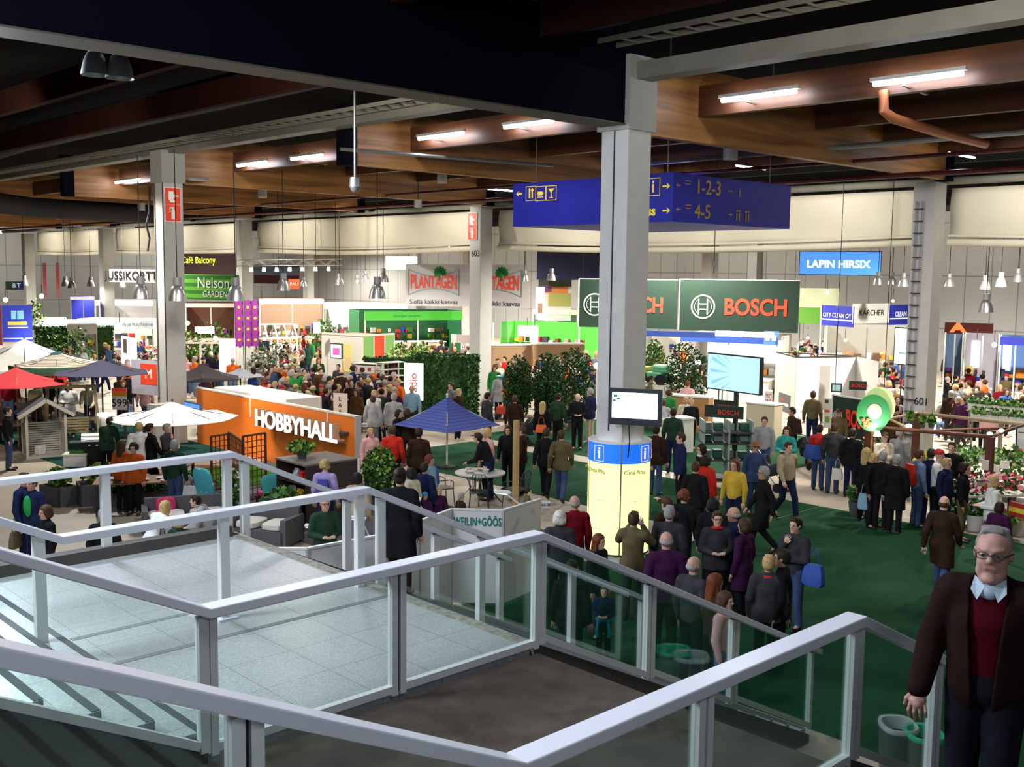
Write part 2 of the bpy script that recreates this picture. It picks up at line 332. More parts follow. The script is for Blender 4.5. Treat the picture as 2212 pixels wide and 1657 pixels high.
# ================================================================== staircase
def stairs():
    st = thing('staircase', 'wide staircase with a pale terrazzo landing half way down', 'staircase', (0, 0, 0))
    MB().box(3.3, 6.40, 6.46, 11.70, LZ-0.30, LZ).build('landing', TERR, st)
    MB().box(3.3, 6.40, -1.5, 3.38, LZ-0.30, LZ).build('landing', mat('landing_tile', (0.12, 0.12, 0.11), 0.5, noise=0.2), st)
    STRIP = mat('dark_nosing', (0.07, 0.075, 0.08), 0.7)
    ns = MB()
    for x in (3.42,): ns.box(x, x+0.06, 6.5, 11.6, LZ, LZ+0.004)
    ns.build('nosing', STRIP, st)
    gs = MB()
    for y in (9.28, 8.46): gs.box(3.5, 6.38, y, y+0.07, LZ, LZ+0.003)
    gs.build('guide_stripe', mat('guide_stripe', (0.20, 0.21, 0.21), 0.7), st)
    for (y0, y1) in ((6.46, 11.70), (-1.5, 3.38)):
        f = MB(); n2 = MB()
        for k in range(9):
            x1 = 3.3-0.35*k; z1 = LZ+0.17*(k+1)
            f.box(x1-0.35, x1, y0, y1, z1-0.34, z1); n2.box(x1-0.055, x1+0.001, y0+0.01, y1-0.01, z1-0.001, z1+0.004)
        f.build('upper_flight', TERR, st); n2.build('nosing', STRIP, st)
        for ys in (y0-0.025, y1+0.025):
            MB().add([(3.3, ys-.02, LZ-.45), (3.3, ys-.02, LZ+.10), (.15, ys-.02, LZ+1.63), (.15, ys-.02, LZ+1.05), (3.3, ys+.02, LZ-.45), (3.3, ys+.02, LZ+.10), (.15, ys+.02, LZ+1.63), (.15, ys+.02, LZ+1.05)],
                     [(0, 1, 2, 3), (7, 6, 5, 4), (0, 4, 5, 1), (1, 5, 6, 2), (2, 6, 7, 3), (3, 7, 4, 0)]).build('stringer', CURB, st)
        f = MB(); n2 = MB()
        for k in range(13):
            x0 = 6.40+0.36*k; z1 = LZ-0.164*(k+1)
            f.box(x0, x0+0.36, y0, y1, z1-0.3, z1); n2.box(x0+0.31, x0+0.361, y0+0.01, y1-0.01, z1-0.001, z1+0.004)
        f.build('lower_flight', TERR, st); n2.build('nosing', STRIP, st)
        for ys in (y0-0.02, y1+0.02):
            s = MB(); s.add([(6.40, ys-0.03, LZ-0.55), (6.40, ys-0.03, LZ+0.06), (11.1, ys-0.03, FZ+0.1), (11.1, ys-0.03, FZ), (10.2, ys-0.03, FZ),
                             (6.40, ys+0.03, LZ-0.55), (6.40, ys+0.03, LZ+0.06), (11.1, ys+0.03, FZ+0.1), (11.1, ys+0.03, FZ), (10.2, ys+0.03, FZ)],
                            [(0, 1, 2, 3, 4), (9, 8, 7, 6, 5), (0, 5, 6, 1), (1, 6, 7, 2), (2, 7, 8, 3), (3, 8, 9, 4), (4, 9, 5, 0)])
            s.build('stringer', CURB, st)
    MB().box(3.3, 6.40, 11.70, 11.86, LZ-0.35, LZ+0.13).build('curb', CURB, st)
    MB().box(6.40, 6.52, 6.46, 11.86, LZ-0.35, LZ+0.015).build('curb', mat('dusty_strip', (0.30, 0.28, 0.24), 0.8, noise=0.4, nscale=14), st)
    tag(MB().box(-6, 6.40, 3.44, 6.36, LZ-0.22, LZ-0.02).build('well_cover', BROWN), 'dark brown flat slab in the gap between the two stair flights', 'slab')
    MB().box(3.2, 3.4, 7, 11, FZ, LZ-0.3).build('support', CURB, st)
    MB().box(3.2, 3.4, -1, 3, FZ, LZ-0.3).build('support', CURB, st)
    MB().box(-2.2, 0.15, -1.5, 3.38, -1.9, LZ+0.17*9).build('upper_floor', TERR, st)
    MB().box(-2.2, 0.15, 6.46, 11.7, -1.9, LZ+0.17*9).build('upper_floor', TERR, st)
stairs()
HR = 1.05
def rail_z(x):
    if x < 3.3: return LZ+HR+0.486*(3.3-x)
    if x <= 6.45: return LZ+HR
    return LZ+HR-0.462*(x-6.45)
def railing(Y, label, joints, panes=True, posts=None, x0=0.3, x1=11.2, side=1):
    t = thing('glass_railing', label, 'railing', (3.3, Y, LZ), group=None)
    def L(x, z): return (x-3.3, 0.0, z-LZ)
    W, H = 0.15, 0.072
    m = MB(); pts = [L(x0, rail_z(x0)), L(3.3, rail_z(3.3)), L(6.45, rail_z(6.45)), L(x1, rail_z(x1))]
    # one mitred bar through all four points
    vs = []
    for i, p in enumerate(pts):
        for (a, b) in ((-W/2, -H), (W/2, -H), (W/2, 0), (-W/2, 0)): vs.append((p[0], a, p[2]+b))
    fs = [(0, 1, 2, 3), (15, 14, 13, 12)]
    for i in range(3):
        for a in range(4): b = (a+1) % 4; fs.append((i*4+a, i*4+4+a, i*4+4+b, i*4+b))
    m.add(vs, fs); m.build('handrail', RAILW, t, bevel=0.008)
    # framed panels between joints
    F = 0.055
    if posts:
        for x in posts: MB().box(x-3.3-0.05, x-3.3+0.05, -0.04, 0.04, rail_z(x)-HR-LZ-(0.02 if x <= 6.45 else 0.08), rail_z(x)-H-LZ+0.005).build('post', RAILP, t)
        return t
    for i in range(len(joints)-1):
        a, b = joints[i]+0.012, joints[i+1]-0.012
        if a >= 3.3-0.05 and b <= 6.5: g0 = g1 = 0.03
        else: g0 = g1 = 0.06
        def base(x): return rail_z(x)-HR+g0
        za, zb = base(a), base(b); ta, tb = rail_z(a)-H, rail_z(b)-H
        for (x, zz, tt) in ((a+F/2, za, ta), (b-F/2, zb, tb)):
            MB().box(x-3.3-F/2, x-3.3+F/2, -0.03, 0.03, zz-LZ-0.02, tt-LZ+0.005).build('post', RAILP, t)
        MB().bar(L(a+F, za+0.03), L(b-F, zb+0.03), 0.055, 0.06).build('bottom_rail', RAILP, t)
        if panes:
            q = [L(a+F, za+0.05), L(b-F, zb+0.05), L(b-F, tb), L(a+F, ta)]
            g = MB(); g.add([(p[0], -0.005, p[2]) for p in q]+[(p[0], 0.005, p[2]) for p in q], [(0, 1, 2, 3), (7, 6, 5, 4), (0, 4, 5, 1), (1, 5, 6, 2), (2, 6, 7, 3), (3, 7, 4, 0)])
            g.build('glass_pane', GLASS, t)
    for x in joints[1:-1]:
        if min(abs(x-3.3), abs(x-6.45)) > 0.3:
            MB().box(x-3.3-0.011, x-3.3+0.011, -0.012, 0.012, rail_z(x)-HR+0.03-LZ, rail_z(x)-H-LZ).build('gasket', GASKET, t)
        else:
            MB().box(x-3.3-0.010, x-3.3+0.010, -0.022, 0.022, rail_z(x)-HR+0.03-LZ, rail_z(x)-H-LZ).build('gasket', RAILP, t)
    return t
railing(11.78, 'white railing along the far edge of the landing', (), posts=(0.6, 1.9, 3.2, 4.86, 6.38, 6.62, 8.15, 9.7, 11.0))
railing(6.41, 'white glass railing between the terrazzo landing and the brown slab', (0.4, 1.85, 3.3, 4.9, 6.45, 8.0, 9.45, 11.1))
railing(3.41, 'nearest white glass railing, rising to a peak at lower right', (0.4, 1.9, 3.3, 4.75, 6.45, 7.7, 9.3, 11.1))
def mid_rail():
    t = thing('stair_handrail', 'white handrail on slim posts down the middle of the landing', 'railing', (3.3, 8.95, LZ))
    W, H = 0.13, 0.07; vs = []; xs = (0.3, 3.3, 6.45, 11.2)
    for x in xs:
        for (a, b) in ((-W/2, -H), (W/2, -H), (W/2, 0), (-W/2, 0)): vs.append((x-3.3, a, rail_z(x)-LZ+b))
    fs = [(0, 1, 2, 3), (15, 14, 13, 12)]
    for i in range(3):
        for a in range(4): b = (a+1) % 4; fs.append((i*4+a, i*4+4+a, i*4+4+b, i*4+b))
    MB().add(vs, fs).build('handrail', RAILW, t, bevel=0.008)
    for x in (1.4, 3.12, 4.8, 6.35, 6.62, 8.05, 9.6, 11.0):
        p = MB(); p.box(x-3.3-0.045, x-3.3+0.045, -0.035, 0.035, rail_z(x)-HR-LZ-(0 if 3.3 <= x <= 6.45 else 0.06), rail_z(x)-LZ-H+0.01)
        po = p.build('post', RAILP, t)
        if x == 4.8: MB().box(x-3.3-0.1, x-3.3+0.1, -0.09, 0.09, 0.0, 0.02).build('base_plate', RAILW, po)
mid_rail()
# small handrail frame seen through the glass beside the boy
def small_rail():
    a = onY(1262, 1256, 8.95); b = onY(1374, 1296, 8.95)
    t = thing('low_guard_rail', 'short white sloping guard frame behind the glass near the boy', 'railing', (b[0], 8.6, FZ))
    MB().bar((a[0]-b[0]-0.1, 0, a[2]-FZ), (0, 0, b[2]-FZ), 0.09, 0.07).build('handrail', RAILW, t)
    for x, z in ((-0.04, b[2]-0.04), (a[0]-b[0]+0.05, a[2]-0.05)):
        MB().box(x-0.04, x+0.04, -0.03, 0.03, 0, z-FZ).build('post', RAILP, t)
# ================================================================== columns
COLS = [(15.5, 13.26, 3.95), (15.45, 31.95, 3.6), (29.75, 14.1, 2.62), (29.6, 33.05, 2.62), (29.6, 52.35, 2.55), (29.7, 70.7, 2.5), (29.7, 85.1, 2.4),
        (44, 32, 2.6), (44, 50.2, 2.6), (44, 68.4, 2.6)]
CLAB = ['thick white square column standing in the lit information drum', 'grey column rising at left behind the white parasol',
        'pale column numbered 601 with a ladder strip at right', 'slim column numbered 603 behind the tall hedge', 'pale column beside the purple flower banner',
        'column glowing white at its foot, in front of the curtain', 'leftmost column in front of the curtain', 'distant column behind the two word banner',
        'distant column behind the hanging lamps, centre left', 'distant slim column far back at left']
for (x, y, zt), lab in zip(COLS, CLAB):
    w = 0.33 if y < 60 else 0.36
    if x > 40: w = 0.3
    t = thing('concrete_column', lab, 'column', (x, y, FZ))
    MB().box(-w, w, -w, w, 0, zt-FZ).build('shaft', CONC, t, bevel=0.02)
    if x < 16: MB().box(-w-0.06, w+0.06, -w-0.06, w+0.06, 8.2, zt-FZ-0.02).build('capital', mat('capital_paint', (0.36, 0.36, 0.33), 0.7), t)
    if y == 13.26:
        MB().box(-w-0.012, -w, -0.012, 0.012, 2.6, 8.2).build('cable', BLACK, t)
    if y == 31.95:
        MB().box(-w-0.03, -w, 0.20, 0.26, 1.4, 8.9).build('cable_duct', mat('duct_dark', (0.12, 0.12, 0.11), 0.6), t)
        MB().box(-w-0.02, -w, -w-0.008, -w+0.03, 1.4, 8.2).build('edge_strip', DARK, t)
        MB().tube([(-w-0.1, 0.36, 8.1), (-w-0.12, 0.4, 7.3), (-w-0.2, 0.45, 6.9), (-w-0.12, 0.42, 6.5), (-w-0.2, 0.4, 6.1)], 0.035, 8).build('cable', BLACK, t)
    if y == 14.1:
        l = MB()
        for s_ in (-0.09, 0.09): l.box(-w-0.05, -w-0.02, 0.13+s_-0.012, 0.13+s_+0.012, 0.9, 7.7)
        l.build('cable_ladder', mat('ladder_grey', (0.33, 0.33, 0.36), 0.5), t)
        for k in range(20): MB().box(-w-0.06, -w-0.01, 0.0, 0.26, 1.0+k*0.34, 1.03+k*0.34).build('rung', DARK, t)
def safety_sign(x, y, zc, s, kind, label, Mrot):
    t = thing('safety_sign', label, 'sign', (x, y, zc))
    def P(mb, nm, m): o = mb.build(nm, m, t); o.data.transform(Mrot); return o
    P(MB().box(-s, s, -s, s, 0, 0.02), 'panel', SIGNRED); P(MB().box(-s*1.08, s*1.08, -s*1.08, s*1.08, -0.002, 0.015), 'border', SIGNWH)
    g = MB()
    if kind == 'hose': g.box(-s*.55, s*.1, -s*.5, s*.6, .02, .026); g.box(s*.1, s*.45, -s*.12, s*.2, .02, .026); g.box(s*.3, s*.75, -s*.05, s*.1, .02, .026); g.box(-s*.4, s*.3, -s*.75, -s*.5, .02, .026)
    else: g.box(-s*.22, s*.22, -s*.8, s*.35, .02, .026); g.box(-s*.12, s*.12, s*.35, s*.75, .02, .026); g.box(-s*.4, s*.1, s*.55, s*.7, .02, .026); g.box(-s*.45, -s*.35, 0, s*.65, .02, .026)
    P(g, 'symbol', SIGNWH); return t
def faceM(n):   # sign axes for a surface whose outward normal is n ('x-' or 'y-')
    if n == 'x-': return Matrix(((0, 0, -1, 0), (-1, 0, 0, 0), (0, 1, 0, 0), (0, 0, 0, 1)))
    return Matrix(((1, 0, 0, 0), (0, 0, -1, 0), (0, 1, 0, 0), (0, 0, 0, 1)))
p = onY(373, 424, 31.60); safety_sign(15.42, 31.60, p[2], 0.25, 'hose', 'red fire hose sign high on the left column, upper of two', faceM('y-'))
p = onY(373, 460, 31.60); safety_sign(15.42, 31.60, p[2], 0.25, 'ext', 'red extinguisher sign on the left column, lower of two', faceM('y-'))
p = onX(1021, 475, 29.26); safety_sign(29.25, p[1], p[2], 0.27, 'hose', 'red fire hose sign above the number 603, upper of two', faceM('x-'))
p = onX(1021, 503, 29.26); safety_sign(29.25, p[1], p[2], 0.27, 'ext', 'red extinguisher sign above the number 603, lower of two', faceM('x-'))
def number(txt, px, py, X, Y, size, label, face='x-'):
    p = onX(px, py, X) if face == 'x-' else onY(px, py, Y)
    t = thing('column_number', label, 'number', tuple(p)); text_part(txt, size, BLACK, t, faceM(face) if 1 else None, 'digits', 0.003); return t
number('603', 1027, 548, 29.26, 0, 0.36, 'black number 603 painted below the red signs')
number('601', 1990, 868, 29.40, 13.46, 0.30, 'black number 601 painted low on the right column')
# ================================================================== roof structure
def beam(name, label, box, m, cat='beam', bev=0.0): return tag(MB().box(*box).build(name, m, bevel=bev), label, cat)
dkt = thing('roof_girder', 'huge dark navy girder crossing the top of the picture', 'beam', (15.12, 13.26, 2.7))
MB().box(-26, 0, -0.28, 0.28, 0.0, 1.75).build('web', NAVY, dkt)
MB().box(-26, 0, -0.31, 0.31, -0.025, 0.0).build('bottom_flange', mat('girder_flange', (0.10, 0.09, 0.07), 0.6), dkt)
beam('steel_edge_beam', 'pale grey steel beam running over the two nearest columns', (15.3, 15.72, -12, 98, 3.5, 3.80), STEEL_GREY)
for i, (y, lab) in enumerate(((4.6, 'glued timber beam at the far upper right'), (13.5, 'glued timber beam lit beside the thick white column'), (22.9, 'glued timber beam lit above the hanging camera'),
                  (32.3, 'glued timber beam joining the left column'), (41.2, 'glued timber beam second beyond the left column'), (50.4, 'glued timber beam third beyond the left column'),
                  (59.5, 'glued timber beam fourth beyond the left column'), (68.7, 'glued timber beam fifth beyond the left column'), (77.8, 'farthest glued timber beam at the left edge'))):
    t = thing('timber_beam', lab, 'beam', (15.75, y, 2.64))
    MB().box(0, 13.7, -0.11, 0.11, 0.0, 1.45).build('glulam', GLULAM, t)
    MB().box(-0.05, 0.35, -0.17, 0.17, -0.03, 1.5).build('steel_shoe', NAVY, t)
    MB().box(13.35, 13.75, -0.17, 0.17, -0.03, 1.5).build('steel_shoe', NAVY, t)
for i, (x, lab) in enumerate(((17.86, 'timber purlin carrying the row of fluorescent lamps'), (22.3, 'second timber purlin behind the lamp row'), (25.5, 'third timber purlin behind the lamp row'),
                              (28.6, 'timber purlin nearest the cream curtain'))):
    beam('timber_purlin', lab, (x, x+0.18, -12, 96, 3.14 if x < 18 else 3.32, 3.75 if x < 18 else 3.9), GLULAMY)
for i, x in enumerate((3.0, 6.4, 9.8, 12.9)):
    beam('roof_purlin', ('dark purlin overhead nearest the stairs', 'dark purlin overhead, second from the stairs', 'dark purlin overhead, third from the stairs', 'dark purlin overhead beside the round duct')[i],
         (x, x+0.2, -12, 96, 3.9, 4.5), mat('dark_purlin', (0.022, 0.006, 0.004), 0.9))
for i, x in enumerate((34, 39, 44, 49, 54, 59)):
    beam('far_roof_beam', 'dark steel roof beam in the far hall, number %s behind the curtain' % ('one', 'two', 'three', 'four', 'five', 'six')[i], (x, x+0.3, -12, 98, 3.6, 4.4), mat('far_beam', (0.02, 0.02, 0.02), 0.9))
# cream curtain hanging between the columns of the second row
def curtain(y0, y1, label, sag=0.10):
    t = thing('rolled_curtain', label, 'curtain', (30.25, y0, 0.9))
    n, mrows = 40, 8; vs = []; fs = []
    for j in range(mrows+1):
        for i in range(n+1):
            u = i/n; v = j/mrows; drop = sag*math.sin(PI*u)*(1-v)*-1.0 + 0.28*(1-v)*(abs(u-0.5)*2)**6*-0.4
            fold = 0.05*math.sin(u*9+v*3)*v*(1-v)*4 + 0.04*math.sin(u*23-v*8)*(1-v)
            vs.append((fold, u*(y1-y0), 0.22+v*1.36+drop))
    for j in range(mrows):
        for i in range(n): a = j*(n+1)+i; fs.append((a, a+n+1, a+n+2, a+1))
    o = MB().add(vs, fs).build('cloth', CLOTH_CREAM, t, smooth=True); sm = o.modifiers.new('thick', 'SOLIDIFY'); sm.thickness = 0.02
    for zz, r in ((0.05, 0.11), (0.24, 0.045)):
        MB().tube([(-0.05, (y1-y0)*k/20, zz-sag*math.sin(PI*k/20)) for k in range(21)], r, 10).build('rolled_hem', CLOTH_CREAM, t, smooth=True)
    b = MB().box(0.02, 0.05, 0, y1-y0, 1.56, 1.60)
    for k in range(1, int((y1-y0)/2.2)): b.box(0.01, 0.05, k*2.2, k*2.2+0.04, 1.58, 1.98)
    b.build('hanging_bars', BLACK, t)
for (a, b_, lab) in ((-4.6, 13.7, 'cream rolled curtain right of the column numbered 601'), (14.5, 32.65, 'cream rolled curtain behind the blue direction sign'),
                     (33.45, 51.95, 'cream rolled curtain left of the column numbered 603'), (52.75, 70.3, 'cream rolled curtain second bay from the left'), (71.1, 84.6, 'cream rolled curtain at the far left')):
    curtain(a, b_, lab, 0.16 if a < 50 else 0.1)
tag(MB().tube([(30.15, -10, 2.68), (30.15, 96, 2.68)], 0.11, 12).build('curtain_pipe', STEEL_GREY, smooth=True), 'long pale pipe along the top of the cream curtain', 'pipe')
# ducts, pipes, trays
dt = MB().tube([(13.9, 12, 4.55), (13.9, 40, 4.45), (13.9, 43.2, 4.35), (13.9, 44.4, 3.9), (13.9, 44.8, 3.0), (14.4, 45.4, 2.5), (16.5, 46.5, 2.4), (22, 47.2, 2.4)], 0.42, 20)
tag(dt.build('ventilation_duct', mat('duct_skin', (0.03, 0.03, 0.035), 0.75), smooth=True), 'thick round dark duct bending down at upper left', 'duct')
def tray(x, z, y0, y1, label, w=0.5):
    t = thing('cable_tray', label, 'cable tray', (x, y0, z))
    for s_ in (-w/2, w/2): MB().box(s_-0.015, s_+0.015, 0, y1-y0, 0, 0.09).build('side_rail', STEEL_GREY, t)
    for k in range(int((y1-y0)/0.45)): MB().box(-w/2, w/2, k*0.45, k*0.45+0.03, 0.0, 0.03).build('rung', STEEL_GREY, t)
tray(14.6, 4.0, -6, 13.0, 'ladder cable tray overhead at the top right'); tray(14.75, 3.62, 14.4, 48, 'ladder cable tray beside the pale steel beam')
def pipe(pts, r, m, label, n=8): return tag(MB().tube(pts, r, n).build('pipe', m, smooth=True), label, 'pipe')
a1 = onX(740, 428, 28.3); pipe([(26.3, 10, 2.55), (26.3, 90, 2.55)], 0.07, REDPIPE, 'long red sprinkler pipe in front of the curtain')
pipe([(22.9, 3, 2.95), (22.9, 20, 2.95)], 0.06, GALV, 'galvanised pipe under the purlins at right')
pipe([(24.1, 5, 2.75), (24.1, 60, 2.7)], 0.05, REDPIPE, 'thin red pipe under the timber beams')
pa = onX(1908, 196, 17.81); pb = onX(1910, 240, 17.81)
pipe([pa, pb, pb+np.array([0.15, -0.1, -0.12]), pb+np.array([2.2, -0.1, -0.2]), pb+np.array([4.0, -0.1, -0.22])], 0.09, mat('copper_pipe', (0.42, 0.14, 0.06), 0.4, 0.2), 'orange brown drain pipe with an elbow below the right lamps', 12)
pa = onY(425, 387, 31.3); pipe([onX(408, 386, 16), onX(760, 412, 27)], 0.06, GALV, 'grey pipe crossing below the left lamps')
pipe([onX(735, 322, 15.2), onX(1195, 358, 21.5)], 0.045, GALV, 'grey pipe crossing below the middle lamps')
# fluorescent fittings
tl = [((905, 298), (1000, 290)), ((1090, 275), (1195, 262)), ((1560, 215), (1720, 200)), ((1888, 181), (2080, 160)), ((630, 345), (695, 335)), ((513, 359), (575, 350)), ((250, 398), (300, 385))]
LBL = ['fluorescent lamp left of the two over the blue sign', 'fluorescent lamp nearest the dark girder end', 'long fluorescent lamp right of the thick white column', 'rightmost and longest fluorescent lamp',
       'small fluorescent lamp third from the left', 'small fluorescent lamp second from the left', 'leftmost small fluorescent lamp by the dark duct']
def tube_lamp(y0, y1, z, lab, x=17.6):
    t = thing('fluorescent_lamp', lab, 'lamp', (x, (y0+y1)/2, z)); h = abs(y1-y0)/2
    MB().box(-0.05, 0.05, -h-0.06, h+0.06, 0.045, 0.11).build('housing', mat('lamp_housing', (0.6, 0.6, 0.6), 0.5), t)
    MB().tube([(0, -h, 0), (0, h, 0)], 0.045, 12).build('tube', TUBE, t, smooth=True)
    MB().box(0.04, 0.26, -0.02, 0.02, 0.05, 0.09).build('bracket', DARK, t)
    MB().bar((0.0, 0.25, -0.07), (0.9, 0.25, -0.12), 0.05, 0.03).build('stay', GALV, t)
for (p0, p1), lab in zip(tl, LBL):
    A = onX(*p0, 17.6); B = onX(*p1, 17.6); tube_lamp(A[1], B[1], (A[2]+B[2])/2, lab)
for (px, py, lab) in ((1075, 410, 'thin lit batten lamp above the blue sign, left end'), (1622, 362, 'thin lit batten lamp right of the blue sign'), (2078, 336, 'thin lit batten lamp at the far upper right')):
    A = onX(px, py, 27.2)
    t = thing('batten_lamp', lab, 'lamp', tuple(A)); MB().bar((-0.8, 0, 0.05), (0.8, 0, 0.05), 0.08, 0.05).build('housing', DARK, t); MB().tube([(0, 0, 0.05), (0, 0, 5.3-A[2])], 0.012, 6).build('hanger', DARK, t); MB().tube([(-0.75, 0, 0), (0.75, 0, 0)], 0.025, 8).build('tube', TUBE, t)
# white cylinder speakers
for (px, py, s_, lab) in ((1578, 330, 0.17, 'white drum loudspeaker right of the thick column'), (955, 385, 0.15, 'white drum loudspeaker near the red signs'), (567, 418, 0.16, 'white drum loudspeaker right of the left column'),
                       (305, 447, 0.17, 'white drum loudspeaker left of the left column'), (127, 466, 0.18, 'white drum loudspeaker at far left'), (903, 440, 0.12, 'small white drum loudspeaker above the curtain pipe')):
    A = onX(px, py, 21.3); t = thing('drum_speaker', lab, 'loudspeaker', tuple(A))
    MB().lathe([(0, -s_), (s_, -s_), (s_, s_), (0, s_)], 20).build('drum', WHITE, t, smooth=True); MB().tube([(0, 0, s_), (0, 0, 5.3-A[2])], 0.015, 6).build('hanger', DARK, t)
A = at(767, 402, 21.0); t = thing('security_camera', 'dome security camera hanging on a short pole', 'camera', tuple(A))
MB().lathe([(0, 0.16), (0.10, 0.16), (0.11, 0.05), (0.11, -0.02), (0, -0.02)], 18).build('housing', CHROME, t, smooth=True); MB().sphere((0, 0, -0.03), 0.095, 14).build('dome', mat('dome', (0.2, 0.2, 0.22), 0.1), t, smooth=True)
MB().tube([(0, 0, 0.16), (0, 0, 5.3-A[2])], 0.02, 8).build('pole', GALV, t)
# ================================================================== bell lamps
def bell_lamp(px, py, dist, lab, r=0.27, lit=0.0, ztop=3.2, dark=False):
    A = at(px, py, dist); z = A[2]
    t = thing('bell_lamp', lab, 'lamp', (A[0], A[1], z), group=None)
    alu = mat('bell_aluminium', (0.72, 0.73, 0.75), 0.28, 0.75) if not dark else mat('bell_dim', (0.3, 0.32, 0.3), 0.4, 0.6)
    k = r/0.27
    MB().lathe([(0.09*k, 0.24*k), (0.15*k, 0.20*k), (0.20*k, 0.10*k), (0.245*k, -0.06*k), (0.275*k, -0.22*k), (0.27*k, -0.22*k), (0.235*k, -0.06*k), (0.19*k, 0.09*k), (0.09*k, 0.21*k)], 24).build('shade', alu, t, smooth=True)
    MB().lathe([(0, 0.48*k), (0.12*k, 0.48*k), (0.13*k, 0.24*k), (0, 0.24*k)], 16).build('gear_box', mat('gear_grey', (0.35, 0.36, 0.38), 0.5, 0.3), t, smooth=True)
    MB().tube([(0, 0, 0.48*k), (0, 0, ztop-z)], 0.012, 6).build('cable', BLACK, t)
    if lit: MB().sphere((0, 0, -0.10*k), 0.08*k, 12).build('bulb', mat('bulb', (1, 1, 1), 0.4, emit=12), t)
BL = [(304, 630, 33, .5, 'bell lamp left of the left column'), (383, 634, 31, .5, 'bell lamp overlapping the left column'), (509, 634, 31, .5, 'bell lamp left of the flower banner'), (612, 616, 36, .45, 'bell lamp in front of the far truss'),
      (815, 630, 32, .5, 'largest bell lamp left of the word banner'), (828, 600, 46, .45, 'bell lamp just behind the largest one'), (733, 608, 50, .4, 'bell lamp midway to the word banner'), (1191, 598, 46, .4, 'bell lamp above the flower picture'),
      (1133, 600, 44, .35, 'bell lamp over the right word banner'), (1897, 606, 44, .4, 'lit bell lamp left of column 601, left of three'), (1927, 606, 46, .38, 'lit bell lamp left of column 601, middle of three'), (1951, 610, 43, .4, 'lit bell lamp left of column 601, right of three'),
      (2050, 610, 44, .38, 'lit bell lamp just right of column 601'), (2128, 616, 43, .4, 'lit bell lamp above the dim one at right'), (2162, 610, 42, .4, 'rightmost lit bell lamp'), (2130, 662, 34, .42, 'dim bell lamp hanging lowest at right'),
      (141, 612, 60, .4, 'bell lamp at far left, left of three'), (155, 615, 57, .4, 'bell lamp at far left, middle of three'), (196, 612, 60, .4, 'bell lamp at far left, right of three'), (53, 610, 62, .4, 'bell lamp by the green and blue sign'),
      (265, 615, 62, .38, 'bell lamp under the long word sign'), (789, 598, 60, .38, 'faint bell lamp beside the lit white sign'), (771, 607, 60, .36, 'faint bell lamp left of the lit white sign'), (656, 612, 55, .35, 'faint bell lamp near the orange hanging sign'), (2209-10, 600, 44, .38, 'bell lamp at the right edge')]
for (px, py, d, r, lab) in BL: bell_lamp(px, py, d, lab, r*0.5, lit=0.5 if d > 40 else 0)
for (px, py, lab) in ((205, 138, 'unlit dark bell lamp at upper left, left of two'), (258, 145, 'unlit dark bell lamp at upper left, right of two')):
    A = at(px, py, 17); bell_lamp(px, py, 17, lab, 0.2, 0, 5.2, True)
# thin suspension wires
for i, (px, y0) in enumerate(((511, 300), (601, 300), (682, 330), (725, 200), (815, 380), (1543, 530))):
    A = onX(px, 560, 24.0+i*0.3)
    MBO = MB().tube([(A[0], A[1], 3.4), (A[0], A[1], 0.0)], 0.012, 5).build('suspension_wire', BLACK)
    tag(MBO, ('thin wire hanging above the purple flower banner', 'thin wire hanging left of the far truss', 'thin wire hanging right of the far truss', 'thin wire dropping from the dark girder', 'thin wire above the largest bell lamp', 'thin wire above the dark tool banners')[i], 'wire')
